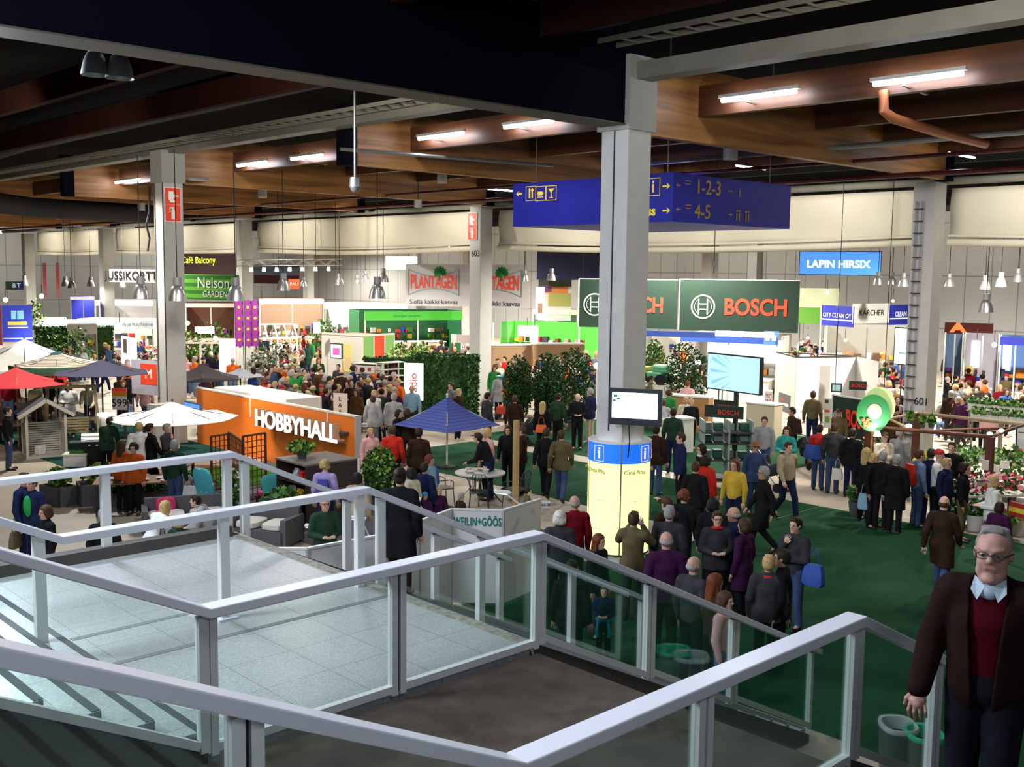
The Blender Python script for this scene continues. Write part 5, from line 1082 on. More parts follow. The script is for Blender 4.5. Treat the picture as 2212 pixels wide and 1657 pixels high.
# round lit sign by the flower stall
def disc_sign():
    A = at(1886, 893, 27.3); t = thing('round_sign', 'round green lit sign with a pale centre and orange flowers', 'sign', tuple(A), math.atan2(-A[1], -A[0])); n = 36
    def disc(r, x0, x1, m, nm, c=(0, 0), sc=(1, 1)):
        p = [(c[0]+r*sc[0]*math.cos(2*PI*k/n), c[1]+r*sc[1]*math.sin(2*PI*k/n)) for k in range(n)]; mb = MB(); mb.add([(x0, a, b) for a, b in p]+[(x1, a, b) for a, b in p], [tuple(range(n-1, -1, -1)), tuple(range(n, 2*n))]+[(i, (i+1) % n, n+(i+1) % n, n+i) for i in range(n)]); return mb.build(nm, m, t)
    disc(.42, -.04, 0, mat('disc_green', (.03, .26, .07), .5), 'disc', sc=(.92, 1.1)); disc(.17, 0, .012, mat('disc_skin', (.75, .45, .38), .5), 'pale_centre', (0.03, .05), (1, 1.1))
    disc(.42, -.12, -.08, mat('disc_back', (.6, .75, .3), .5, emit=.3), 'rear_disc', (.13, .18), (.9, 1.1)); mb = MB(); rnd = random.Random(3)
    for k in range(9): mb.sphere((.02, -.14+rnd.uniform(-.09, .09), -.25+rnd.uniform(-.1, .12)), .05, 8)
    mb.build('flower_picture', mat('disc_orange', (.75, .18, .06), .6), t)
    MB().bar((-.02, 0, -.44), (-.02, 0, FZ-A[2]), .05, .05).build('post', GLULAM, t)
    MB().lathe([(0, .0), (.09, .0), (.05, .12), (0, .12)], 12, c=(.25, .12, -.52)).build('spot_lamp', mat('lamp_glow', (1, 1, .9), .4, emit=14), t)
    light('SPOT', 'sign_spot', (A[0]-0.35, A[1]-0.25, A[2]-.45), 60, (1, .98, .9), .03, (A[0], A[1], A[2]), 100)
disc_sign()
# ================================================================== folding white panels (low booth)
def panels():
    P = [onz(x, y, -3.97) for x, y in ((597, 1187), (664, 1187), (826, 1157), (976, 1102), (1087, 1104), (1168, 1080))]
    t = thing('folding_partition', 'row of white panels with a green bathroom maker name', 'partition', (P[0][0], P[0][1], FZ)); o = Vector((P[0][0], P[0][1], 0)); H = 1.63
    for i in range(5):
        a = Vector((P[i][0], P[i][1], 0))-o; b = Vector((P[i+1][0], P[i+1][1], 0))-o; d = b-a; n = max(1, round(d.length/1.0))
        rx = d.normalized(); nz = rx.cross(Vector((0, 0, 1)))
        for k in range(n):
            u0, u1 = d.length*k/n, d.length*(k+1)/n; pn = slab(MB(), a, rx, nz, u0+.02, u1-.02, .06, H, -.02, .02).build('panel', WHITE, t)
            slab(MB(), a, rx, nz, u0+.02, u1-.02, H*.62, H*.62+.03, .02, .028).build('rail', SV_, pn)
            slab(MB(), a, rx, nz, u0-.02, u0+.02, 0, H+.01, -.03, .03).build('post', mat('panel_post', (.45, .45, .45), .5), t)
        slab(MB(), a, rx, nz, 0, d.length, H, H+.03, -.03, .03).build('top_rail', WHITE, t)
        if i == 3:
            q = text_part('WEILIN+GÖÖS', .20, GT_, t, Matrix.Identity(4), font_spacing=1.1, bold=.004); xs = [v.co.x for v in q.data.vertices]; m0 = (max(xs)+min(xs))/2; f = d.length*.93/(max(xs)-min(xs))
            q.data.transform(frame_M(a+rx*(d.length*.5)+Vector((0, 0, H-.19)), rx, nz, .03) @ Matrix.Diagonal((f, 1, 1, 1)) @ Matrix.Translation((-m0, 0, 0)))
    b = Vector((P[5][0], P[5][1], 0))-o
    t2 = price_sign('stand_number', 'small white stand number plate at the panel end', 1170, 1083, 1097, 17.9, 1189, 17.9, [WHITE], [('6d 30', .5, .5, .6, BK_)])
    return P
PP = panels()
def arm_lamp(hx, hy, bx, by, d, label):
    A = at(hx, hy, d); B = at(bx, by, d); t = thing('arm_lamp', label, 'lamp', tuple(B)); h = Vector(A)-Vector(B)
    MB().tube([(0, 0, 0), tuple(h)], .014, 8).build('arm', SV_, t); MB().tube([(0, 0, -.09), (0, 0, .04)], .03, 8).build('clamp', SV_, t)
    dx = Vector((RT[0], RT[1], 0)); m = MB(); m.bar(h-dx*.18+Vector((0, 0, .03)), h+dx*.10, .13, .045); m.build('lamp_head', WHITE, t, bevel=.015)
    m = MB(); m.bar(h-dx*.16+Vector((0, 0, -.002)), h+dx*.05-Vector((0, 0, .028)), .09, .012); m.build('lens', mat('lamp_lens', (1, 1, 1), .3, emit=1.0), t)
for (hx, hy, bx, by, d, lb) in ((680, 1138, 715, 1172, 19.3, 'white arm lamp clamped on the panels, leftmost'), (779, 1121, 800, 1163, 18.9, 'white arm lamp on the panels, second from left'),
                                (897, 1078, 926, 1118, 18.2, 'white arm lamp on the panels, in front of the woman in white'), (1090, 1064, 1127, 1093, 17.9, 'white arm lamp on the panels, rightmost')): arm_lamp(hx, hy, bx, by, d, lb)
# ================================================================== garden furniture stand
def shelf_unit():
    b = onz(660, 1138, FZ); t = thing('shelf_unit', 'dark brown open shelf unit against the orange wall', 'shelf', (b[0], b[1], FZ)); DB = mat('dark_veneer', (.05, .032, .028), .5)
    W, D, H = 1.15, 1.35, 1.33     # along Y, along X
    MB().box(0, D, -.04, 0, 0, H).build('side_panel', DB, t); MB().box(0, D, W, W+.04, 0, H).build('side_panel', DB, t); MB().box(D-.03, D, 0, W, 0, H).build('back_panel', DB, t)
    MB().box(-.02, D, -.05, W+.05, H, H+.04).build('top', mat('veneer_top', (.20, .17, .16), .4), t)
    for z in (.05, .48, .90): MB().box(0, D-.03, 0, W, z, z+.03).build('shelf', DB, t)
    for i, (y, z, c, lab) in enumerate(((.35, .93, 'red', 'red and white ornaments on the upper shelf'), (.60, .93, 'white', 'white ornaments on the upper shelf'), (.85, .51, 'pink', 'pink flower bunch on the lower shelf'), (.5, .51, 'yellow', 'yellow green flower bunch on the lower shelf'))):
        mb = MB(); leaves(mb, (0, 0, .13), (.10, .14, .11), 60, .09, random.Random(i), (0,), 'ell', 1.3); o = mb.build('ornament', [FL[c]], loc=(b[0]+.2, b[1]+y, FZ+z)); tag(o, lab+' of the dark unit', 'ornament')
    potted('bushy pale green plant on top of the shelf unit', b[0]+.4, b[1]+.75, .38, .62, z=FZ+H+.04, ph=.12, pr=.12, lm=LEAFY, n=200, leaf=.13, trunk=False)
shelf_unit()
def trellis(label, p0, p1, H=1.15, z=FZ):
    a = Vector(onz(p0[0], p0[1], FZ)); b = Vector(onz(p1[0], p1[1], FZ)); t = thing('trellis', label, 'trellis', tuple(a)); d = b-a; d.z = 0; L = d.length; d.normalize(); m = mat('trellis_brown', (.10, .035, .018), .7)
    fr = MB()
    for (q0, q1) in (((0, 0), (0, H)), ((L, 0), (L, H)), ((0, .03), (L, .03)), ((0, H), (L, H))): fr.bar(d*q0[0]+Vector((0, 0, q0[1])), d*q1[0]+Vector((0, 0, q1[1])), .045, .045, up=(0, 0, 1) if q0[0] != q1[0] else tuple(d))
    fr.build('frame', m, t); sl = MB(); n = max(2, round(L/.14)); k2 = round(H/.14)
    for k in range(1, n): sl.bar(d*(L*k/n), d*(L*k/n)+Vector((0, 0, H)), .018, .018, up=tuple(d))
    for k in range(1, k2): sl.bar(Vector((0, 0, H*k/k2)), d*L+Vector((0, 0, H*k/k2)), .018, .018)
    sl.build('lattice', m, t)
trellis('brown lattice trellis before the orange wall, right panel', (527, 1085), (575, 1075), 1.60); trellis('brown lattice trellis before the orange wall, middle panel', (496, 1055), (526, 1082), 1.45); trellis('brown lattice trellis before the orange wall, left panel', (458, 1062), (495, 1055), 1.40)
def cushion(mb, c, d, rz=0, tilt=0):
    k0 = len(mb.v); mb.sphere((0, 0, 0), 1.0, 12)
    M = Matrix.Translation(c) @ Matrix.Rotation(rz, 4, 'Z') @ Matrix.Rotation(tilt, 4, 'Y')
    for i in range(k0, len(mb.v)):
        v = Vector(mb.v[i]); v = Vector([math.copysign(abs(q)**.5, q) for q in v]); mb.v[i] = tuple(M @ Vector((v.x*d[0]/2, v.y*d[1]/2, v.z*d[2]/2)))
    return mb
def lounge_chair(label, px, py, fab, fabn, rz, H=.95, dots=False, group=None):
    b = onz(px, py, FZ); t = thing('lounge_chair', label, 'chair', (b[0], b[1], FZ), rz, group); WK = mat('wicker_dark', (.05, .03, .025), .7)
    for x in (-.25, .25):
        for y in (-.25, .25): MB().box(x-.02, x+.02, y-.02, y+.02, 0, .38).build('leg', WK, t)
    MB().box(-.29, .29, -.29, .29, .34, .38).build('seat_frame', WK, t); cushion(MB(), (0, 0, .44), (.62, .58, .13)).build('seat_cushion', fab, t, smooth=True)
    cushion(MB(), (-.31, 0, .44+(H-.4)*.5), (.12, .56, H-.38), 0, -.25).build('back_cushion', fab, t, smooth=True); return t
BLC = mat('cushion_turquoise', (.10, .50, .58), .8)
def add_dots():
    m = BLC; nt = m.node_tree; b = nt.nodes['Principled BSDF']; tc = nt.nodes.new('ShaderNodeTexCoord'); v = nt.nodes.new('ShaderNodeTexVoronoi'); v.inputs['Scale'].default_value = 5.5
    cr = nt.nodes.new('ShaderNodeValToRGB'); cr.color_ramp.interpolation = 'CONSTANT'; cr.color_ramp.elements[0].color = (.62, .75, .7, 1); cr.color_ramp.elements[1].position = .22; cr.color_ramp.elements[1].color = (.10, .50, .58, 1)
    nt.links.new(tc.outputs['Object'], v.inputs['Vector']); nt.links.new(v.outputs['Distance'], cr.inputs[0]); nt.links.new(cr.outputs[0], b.inputs['Base Color'])
add_dots()
lounge_chair('garden chair with spotted turquoise cushions', 465, 1118, BLC, '', YAW+PI+2.6, 1.15)
lounge_chair('garden chair with pink cushions under the railing peak', 590, 1105, mat('cushion_pink', (.55, .06, .14), .8), '', YAW+PI-.6, 1.0)
lounge_chair('garden chair with cream and teal cushions', 606, 1118, mat('cushion_teal', (.08, .38, .40), .8), '', YAW+PI+.8, .9)
def round_table(label, px, py, r=.62, h=.73, top=None, leg=DARK, dishes=True):
    b = onz(px, py, FZ+h); t = thing('patio_table', label, 'table', (b[0], b[1], FZ)); MB().lathe([(0, h-.03), (r, h-.03), (r, h), (0, h)], 28).build('table_top', top or mat('table_stone', (.42, .42, .40), .5), t, smooth=True)
    for k in range(4): a = PI/4+k*PI/2; MB().tube([(r*.85*math.cos(a), r*.85*math.sin(a), 0), (r*.35*math.cos(a), r*.35*math.sin(a), h*.5), (r*.6*math.cos(a), r*.6*math.sin(a), h-.03)], .016, 8).build('leg', leg, t)
    if dishes:
        for i, (dx, dy, rr, hh) in enumerate(((-.25, .1, .12, .05), (0, -.2, .09, .10), (.2, .15, .13, .04), (.12, -.05, .06, .14), (-.1, .3, .08, .08))):
            o = MB().lathe([(0, 0), (rr*.6, 0), (rr, hh), (rr*.92, hh), (rr*.55, .012), (0, .012)], 18).build('bowl', mat('dish_cream', (.6, .58, .5), .4), loc=(b[0]+dx, b[1]+dy, FZ+h), smooth=True)
            tag(o, 'pale dish on the %s, %s' % (label.split(' with')[0].split(' under')[0], ('wide one at left', 'small deep one in front', 'widest one at right', 'tallest slim cup', 'small one at the back')[i]), 'dish')
    return b
bt = round_table('round pale patio table under the blue parasol', 1037, 1020)
def wire_chair(label, x, y, rz, group=None):
    t = thing('patio_chair', label, 'chair', (x, y, FZ), rz, group); MT = mat('chair_metal', (.03, .03, .03), .45)
    MB().box(-.22, .22, -.22, .22, .43, .455).build('seat', MT, t)
    for (sx, sy) in ((1, 1), (1, -1), (-1, 1), (-1, -1)): MB().tube([(sx*.20, sy*.20, .44), (sx*.24, sy*.23, 0)], .012, 6).build('leg', MT, t)
    bk = MB().tube([(-.22, -.21, .44), (-.30, -.21, .80), (-.31, -.12, .90), (-.31, .12, .90), (-.30, .21, .80), (-.22, .21, .44)], .013, 6)
    for k in range(5): yy = -.14+.07*k; bk.tube([(-.22, yy, .45), (-.305, yy, .88)], .007, 5)
    bk.build('backrest', MT, t)
    for s in (-1, 1): MB().tube([(-.27, s*.22, .65), (.1, s*.25, .66), (.2, s*.23, .6), (.2, s*.21, .45)], .012, 6).build('armrest', MT, t)
    return t
for i, (dx, dy, lb) in enumerate(((-1.0, .25, 'dark metal patio chair at the left of the round table'), (.25, -1.0, 'dark metal patio chair at the right of the round table'), (.7, .65, 'dark metal patio chair behind the round table'), (-.62, -.66, 'dark metal patio chair in front of the round table'))):
    wire_chair(lb, bt[0]+dx, bt[1]+dy, math.atan2(-dy, -dx))
A = onz(1113, 1120, FZ); t = thing('timber_post', 'pale turned log post standing by the folding panels', 'post', (A[0], A[1], FZ)); zz = onz(1113, 1120, FZ); top = at(1113, 908, math.hypot(A[0], A[1]))[2]-FZ
MB().lathe([(0, 0), (.075, 0), (.075, top-.01), (.07, top), (0, top)], 18).build('log', mat('log_wood', (.42, .27, .12), .7, noise=.15), t, smooth=True)
def playhouse():
    b = onz(60, 992, FZ); rz = YAW-PI/2+.55; t = thing('garden_shelter', 'small white slatted garden shelter with a dark pitched roof', 'shelter', (b[0], b[1], FZ), rz); PW = mat('painted_pine', (.62, .58, .50), .6)
    W, D, H = 1.05, .95, 1.28
    for x in (0, W):
        for y in (0, D): MB().box(x-.035, x+.035, y-.035, y+.035, 0, H).build('post', PW, t)
    for (ax, f) in (('x', 0), ('y', 0), ('y', W)):
        sl = MB()
        for k in range(13):
            z = .08+k*.068
            if ax == 'x': sl.box(0, W, D-.015, D+.015, z, z+.045)
            else: sl.box(f-.015, f+.015, 0, D, z, z+.045)
        sl.build('slat_panel', PW, t)
    for s in (-1, 1):
        r = MB(); x0 = W/2; r.add([(x0, -.15, H+.42), (x0, D+.15, H+.42), (x0+s*(W/2+.22), D+.15, H-.03), (x0+s*(W/2+.22), -.15, H-.03), (x0, -.15, H+.46), (x0, D+.15, H+.46), (x0+s*(W/2+.22), D+.15, H+.01), (x0+s*(W/2+.22), -.15, H+.01)],
            [(0, 1, 2, 3), (7, 6, 5, 4), (0, 3, 7, 4), (1, 5, 6, 2), (2, 6, 7, 3), (0, 4, 5, 1)]); r.build('roof_panel', mat('felt_roof', (.09, .085, .10), .85), t)
        MB().bar((x0, -.17, H+.42), (x0+s*(W/2+.24), -.17, H-.05), .03, .10, up=(0, 0, 1)).build('fascia_board', PW, t)
    MB().box(-.04, W+.04, -.04, D+.04, 0, .05).build('floor_frame', PW, t)
    o = MB().box(-.13, .13, -.10, .10, 0, .26).build('paper_sack', WHITE, loc=(b[0]+.45, b[1]+.25, FZ+.055), rz=.5, bevel=.03); tag(o, 'white sack standing inside the slatted shelter', 'sack')
playhouse()
def swing():
    b = onz(158, 962, FZ); t = thing('swing_frame', 'raw timber swing frame with a slatted bench seat', 'swing', (b[0], b[1], FZ), YAW-PI/2+.35); PW = mat('raw_timber', (.48, .38, .20), .7, noise=.12)
    H, L = 1.85, 1.35
    MB().bar((-L/2-.1, 0, H), (L/2+.1, 0, H), .09, .09).build('top_beam', PW, t)
    for x in (-L/2, L/2):
        for s in (-1, 1): MB().bar((x, 0, H), (x+math.copysign(.12, x), s*.62, 0), .07, .07).build('leg', PW, t)
        MB().bar((x, -.30, .75), (x, .30, .75), .05, .07).build('brace', PW, t)
    s = MB()
    for k in range(6): s.box(-.48, .48, -.22+k*.075, -.17+k*.075, .42, .445)
    for k in range(5): s.box(-.48, .48, .22+k*.02, .245+k*.02, .47+k*.08, .53+k*.08)
    s.build('seat', PW, t)
    for x in (-.42, .42): MB().tube([(x, 0, .44), (x*1.1, 0, H)], .008, 5).build('chain', GALV, t)
swing()
def barbecue():
    b = onz(213, 1003, FZ); t = thing('barbecue_grill', 'gas barbecue with a silver barrel lid', 'barbecue', (b[0], b[1], FZ), YAW-PI/2+.25); n = 14; r = .22
    vs = [(x, -r*math.cos(PI*k/n), .68+r*math.sin(PI*k/n)) for x in (-.42, .42) for k in range(n+1)]
    MB().add(vs, [(k, k+1, n+2+k, n+1+k) for k in range(n)]+[tuple(range(n, -1, -1)), tuple(range(n+1, 2*n+2))]).build('lid', CHROME, t, smooth=True)
    MB().box(-.45, .45, -.24, .24, .52, .68).build('firebox', BLACK, t); MB().box(-.40, .40, -.22, .22, .06, .50).build('cabinet', BLACK, t)
    for s in (-1, 1): MB().box(s*.45, s*.75, -.2, .2, .64, .67).build('side_table', DARK, t)
    MB().tube([(-.3, -.27, .75), (.3, -.27, .75)], .014, 8).build('handle', CHROME, t)
    for x in (-.2, 0, .2): MB().lathe([(0, 0), (.03, 0), (.03, .03), (0, .03)], 10, c=(x, -.27, .58)).build('knob', SV_, t)
barbecue()
A = onz(165, 1006, FZ); t = thing('display_chest', 'low white chest with green packets beside the barbecue', 'chest', (A[0], A[1], FZ), YAW-PI/2+.2); MB().box(-.3, .3, -.25, .25, 0, .32).build('body', WHITE, t); MB().box(-.32, .32, -.27, .27, .32, .36).build('lid', OFFW, t); MB().box(-.15, .22, -.15, .15, .36, .44).build('packets', LEAF, t)
def planter(label, px, py, w, d, h, m, rz, fl=None, lf=LEAF, n=220, ph=.45):
    b = onz(px, py, FZ); t = thing('planter_box', label, 'planter', (b[0], b[1], FZ), rz); o = MB()
    for (x0, x1, y0, y1) in ((-w/2, w/2, -d/2, -d/2+.04), (-w/2, w/2, d/2-.04, d/2), (-w/2, -w/2+.04, -d/2, d/2), (w/2-.04, w/2, -d/2, d/2)): o.box(x0, x1, y0, y1, 0, h)
    o.build('box', m, t); MB().box(-w/2+.04, w/2-.04, -d/2+.04, d/2-.04, h*.5, h*.82).build('soil', STEM, t)
    mb = MB(); leaves(mb, (0, 0, h+ph*.45), (w*.48, d*.48, ph*.5), n, .13, random.Random(int(px)), (0, 1, 2)); mb.build('foliage', [lf, LEAFD, LEAFY], t)
    if fl: mb = MB(); leaves(mb, (0, 0, h+ph*.5), (w*.5, d*.5, ph*.5), 40, .09, random.Random(int(px)+1), (0,), 'ell', 1.3); mb.build('flowers', [FL[fl]], t)
WKG = mat('wicker_grey', (.12, .11, .12), .8, noise=.2, nscale=40)
planter('grey woven planter box with leafy plants and orange blooms', 225, 1085, 1.15, .7, .5, WKG, YAW-PI/2+.5, 'orange'); planter('tall grey woven planter with bright green climbers', 128, 1088, .8, .5, .45, WKG, YAW-PI/2-.6, None, LEAFY, 320, .42)
planter('low dark planter with green plants beyond the rail post', 300, 1090, 1.6, .5, .32, WKG, YAW-PI/2+.15, None, LEAF, 300, .45)
potted('leafy plant in a round pot below the far railing', onz(606, 1150, FZ)[0], onz(606, 1150, FZ)[1], .95, .85, ph=.28, pr=.2, n=260, leaf=.16, pot=POTB)
potted('small tree with dense ivy leaves behind the panels', onz(820, 1092, FZ)[0], onz(820, 1092, FZ)[1], 1.40, .85, ph=.3, pr=.2, n=700, leaf=.11)
potted('tall narrow plant beside the orange wall, left', onz(500, 1120, FZ)[0], onz(500, 1120, FZ)[1], 1.1, .5, ph=.3, pr=.17, n=260, leaf=.10, fl='white')
def sofa(label, px, py, rz, c1, L=1.7):
    b = onz(px, py, FZ); t = thing('garden_sofa', label, 'sofa', (b[0], b[1], FZ), rz); MB().box(-L/2, L/2, -.38, .38, .05, .34).build('base', WKG, t); MB().box(-L/2, L/2, .30, .40, .34, .72).build('back', WKG, t)
    for s in (-1, 1): MB().box(s*L/2-.06, s*L/2+.06, -.38, .40, .05, .58).build('armrest', WKG, t)
    for k in range(2): cushion(MB(), (-L/4+k*L/2, -.04, .41), (L/2-.08, .66, .16)).build('seat_cushion', mat('cushion_ivory', (.65, .62, .55), .8), t, smooth=True)
    if c1: cushion(MB(), (-L/4, .16, .58), (.42, .16, .34), 0.2).build('throw_cushion', c1, t, smooth=True)
sofa('woven garden sofa with ivory and pink cushions', 405, 1150, YAW-PI/2+.35, mat('cushion_magenta', (.62, .05, .14), .8)); sofa('woven garden sofa with ivory cushions near the fan palm', 575, 1172, YAW-PI/2-.3, None, 1.2)
A = onz(745, 1088, FZ); t = thing('side_cabinet', 'pale low cabinet at the end of the orange wall', 'cabinet', (A[0], A[1], FZ), .2); MB().box(-.25, .25, -.3, .3, 0, .72).build('body', OFFW, t); MB().box(-.27, .27, -.32, .32, .72, .75).build('top', WHITE, t)
for z in (.1, .4): dr = MB().box(-.262, -.25, -.27, .27, z, z+.26).build('drawer', WHITE, t); MB().box(-.28, -.262, -.06, .06, z+.12, z+.14).build('handle', DARK, dr)
price_sign('poster', 'white poster with a red picture leaning above the cabinet', 753, 987, 1030, 27.5, 776, 27.2, [WHITE, (REDP, .2, .8, .5, .85), (BK_, .25, .7, .28, .31)])
def laid_table(label, px, py, L, W, rz):
    b = onz(px, py, FZ+.74); t = thing('garden_table', label, 'table', (b[0], b[1], FZ), rz); MB().box(-L/2, L/2, -W/2, W/2, .71, .74).build('table_top', mat('table_brown', (.22, .11, .06), .6), t)
    for sx in (-1, 1):
        for sy in (-1, 1): MB().box(sx*(L/2-.08)-.03, sx*(L/2-.08)+.03, sy*(W/2-.08)-.03, sy*(W/2-.08)+.03, 0, .71).build('leg', DARK, t)
    return b
tb = laid_table('dark dining table laid with white dishes under the white parasol', 300, 1035, 1.9, .95, YAW-PI/2+.25)
for i, (dx, dy) in enumerate(((-.6, .1), (-.2, -.2), (.15, .15), (.5, -.1), (.7, .2))):
    o = MB().lathe([(0, 0), (.09, 0), (.14, .04), (.13, .04), (.08, .012), (0, .012)], 16).build('plate', mat('plate_white', (.75, .75, .73), .35), loc=(tb[0]+dx*RT[0]-dy*.7, tb[1]+dx*RT[1]-dy*.7, FZ+.74)); tag(o, 'white plate on the dark dining table, %s' % ('leftmost', 'second from left', 'middle one', 'second from right', 'rightmost')[i], 'plate', 'plates on the dark dining table')
laid_table('brown table under the slate parasol', 245, 905, 1.9, 1.0, YAW-PI/2-.4); laid_table('brown table at the left edge near the shelter', 20, 912, 1.8, .9, YAW-PI/2-.4); laid_table('white dining table under the trellis', 360, 1000, 1.3, .7, YAW-PI/2)
price_sign('price_board', 'orange and white price board on the brown table', 242, 838, 885, 36.5, 274, 36.3, [WHITE, (SIGNRED, 0, 1, .8, 1), (mat('amber', (.7, .35, .03), .6), 0, 1, .62, .8)], [('599', .5, .3, .5, BK_)])
price_sign('stand_sign', 'white sign with a red square beside the big column', 284, 776, 850, 39, 342, 38, [mat('pale_lilac', (.55, .5, .6), .6), (SIGNRED, .35, .95, .3, .9)], [('M', .65, .6, .4, WT_)], post=1)
A = at(352, 872, 34.2); tag(MB().box(-.4, .4, -.25, .25, FZ-A[2], 0).build('equipment_cabinet', mat('cabinet_grey', (.42, .41, .38), .6), loc=tuple(A), rz=.1), 'grey cabinet at the foot of the left column', 'cabinet')
A = at(226, 893, 31.5); t = thing('floor_spotlight', 'small bright lamp head left of the white parasol', 'lamp', tuple(A)); MB().lathe([(0, .03), (.20, .0), (.20, -.05), (0, -.05)], 18).build('head', mat('spot_glow', (1, 1, 1), .4, emit=5), t); MB().box(-.14, .14, -.10, .10, -.35, -.07).build('body', OFFW, t); MB().tube([(0, 0, -.35), (0, 0, FZ-A[2])], .03, 8).build('post', OFFW, t)
light('SPOT', 'parasol_spot', (12.2, 26.2, -1.2), 900, (1, .98, .95), .1, (13.2, 27.3, -4), 60); light('SPOT', 'orange_wall_spot', (14.7, 28.2, -2.4), 300, (1, .95, .8), .1, (16, 26.6, -4.4), 95); light('SPOT', 'big_parasol_spot', (15, 38, 0.5), 2200, (1, .98, .95), .15, (15.6, 40.5, -3.5), 60)
# ================================================================== far stands
def hedge(label, px0, px1, pyb, dist, d1, top, thick, n=5200):
    A = at(px0, pyb, dist); B = at(px1, pyb, d1); a = Vector((A[0], A[1], 0)); b = Vector((B[0], B[1], 0)); c = (a+b)/2; L = (b-a).length; rz = math.atan2(b.y-a.y, b.x-a.x); zt = at(px1, top, d1)[2]; H = zt-FZ
    t = thing('clipped_hedge', label, 'hedge', (c.x, c.y, FZ), rz); MB().box(-L/2+.06, L/2-.06, -thick/2+.06, thick/2-.06, 0, H-.06).build('inner_mass', LEAFD, t)
    leaves(MB(), (0, 0, H/2), (L/2, thick/2, H/2), n, .12, random.Random(9), (0, 1, 1, 1), 'box').build('foliage', [LEAF, LEAFD], t)
hedge('tall dense clipped hedge left of column 603', 905, 1024, 860, 41.5, 40.5, 768, 1.1, 6500)
hedge('long green hedge wall behind the parasols at left', 75, 245, 715, 60, 60, 704, .8, 3000)
hedge('low green hedge strip on the rack below the striped cabin', 786, 900, 775, 44.5, 44, 772, .5, 900)
def cabin():
    a, rx, nz, w, h = board_frame(695, 718, 842, 51, 784, 49.2); t = thing('striped_cabin', 'white exhibition cabin with green and red striped side', 'cabin', (a[0], a[1], FZ)); dz = a[2]-FZ; Z = Vector((0, 0, dz)); H = h
    slab(MB(), Z, rx, nz, 0, w, 0, h, -.06, 0).build('front_wall', OFFW, t)
    b, rx2, nz2, w2, h2 = board_frame(784, 724, 842, 49.2, 853, 50.6); Q = Vector((b[0]-a[0], b[1]-a[1], dz)); slab(MB(), Q, rx2, nz2, 0, w2, 0, h, -.06, 0).build('side_wall', OFFW, t)
    for (u0, u1, m) in ((.02, .32, mat('stripe_green', (.22, .45, .12), .5)), (.36, .66, mat('stripe_red', (.72, .07, .02), .5)), (.70, .98, mat('stripe_green', (.22, .45, .12), .5))): slab(MB(), Q, rx2, nz2, w2*u0, w2*u1, h*.25, h*.97, 0, .012).build('stripe', m, t)
    MB().prism([(Z+rx*0)[:2], (rx*w)[:2], (Q+rx2*w2)[:2], (Q+rx2*w2-rx*w)[:2]], dz+h-.12, dz+h-.08).build('ceiling_panel', mat('cabin_inner', (.5, .2, .15), .6), t)
cabin()
t, a, rx, nz, w, h = tv('cabin_screen', 'dark framed screen with a pink flower on the white cabin', 713, 741, 774, 49.5, 739, 49.0, mat('screen_pale', (.5, .6, .8), .3, emit=.9, ecol=(.45, .55, .8)), .05)
slab(MB(), Vector((0, 0, 0)), rx, nz, w*.25, w*.8, h*.25, h*.7, .008, .014).build('flower_image', mat('screen_pink', (.7, .1, .4), .3, emit=.6, ecol=(.7, .1, .4)), t)
price_sign('column_poster', 'yellow column poster beside the cabin screen', 741, 742, 802, 48.6, 760, 48.4, [mat('poster_yellow', (.70, .62, .22), .5), (mat('poster_peach', (.7, .5, .3), .5), .2, .8, .1, .5)])
def rack(label, x0, x1, yt, yb, d0, d1, n, boxes=None, dk=True):
    a, rx, nz, w, h = board_frame(x0, yt, yb, d0, x1, d1); t = thing('storage_rack', label, 'rack', tuple(a)); Z = Vector((0, 0, 0)); D = .5
    for u in (0, w-.05): slab(MB(), Z, rx, nz, u, u+.05, FZ-a[2], h, -.05, 0).build('upright', OFFW, t); slab(MB(), Z, rx, nz, u, u+.05, FZ-a[2], h, -D, -D+.05).build('upright', OFFW, t)
    for k in range(n+1): slab(MB(), Z, rx, nz, 0, w, h*k/n-.03, h*k/n, -D, 0).build('shelf', OFFW, t)
    if dk: slab(MB(), Z, rx, nz, 0, w, 0, h, -D-.02, -D).build('back_panel', mat('rack_dark', (.06, .02, .015), .7), t)
    if boxes:
        for k in range(n):
            bx = slab(MB(), Z, rx, nz, .06, w-.08, h*k/n+.02, h*(k+.8)/n, -.4, .01).build('carton_row', WHITE, t)
            for j in range(4): slab(MB(), Z, rx, nz, w*(.10+.22*j), w*(.21+.22*j), h*(k+.22)/n, h*(k+.62)/n, .01, .018).build('red_print', mat('print_red', (.5, .08, .08), .6), bx)
    return t
rack('rack of white cartons printed with red flowers', 758, 826, 784, 826, 43.0, 42.3, 2, True); rack('tall pale shelf rack left of the white glowing banner', 827, 876, 784, 858, 42.0, 42.6, 5)
price_sign('glowing_banner', 'white glowing banner with red vertical letters before the hedge', 873, 784, 864, 39, 914, 38.8, [WGL], [('radio', .5, .42, .30, RT_)], rot=True, post=2)
price_sign('glowing_column', 'white glowing column with red vertical capitals left of centre', 474, 734, 806, 47, 509, 47, [WGL], [('PLANTAGEN', .82, .36, .13, RT_)], rot=True, post=2)
price_sign('vertical_sign', 'white vertical sign with black serif capitals behind the orange wall', 720, 849, 905, 31.0, 750, 30.8, [mat('sign_cream', (.75, .68, .62), .6)], [('L', .5, .78, .24, BK_), ('A', .5, .54, .24, BK_), ('A', .5, .30, .24, BK_)], post=1)
price_sign('stand_number', 'tiny white number plate at the orange wall end', 781, 914, 922, 27.9, 793, 27.9, [WHITE], [('6b20', .5, .5, .6, BK_)])
FLW = mat('orchid_print', (.30, .035, .28), .6); ORB = mat('orchid_dark', (.10, .02, .12), .6)
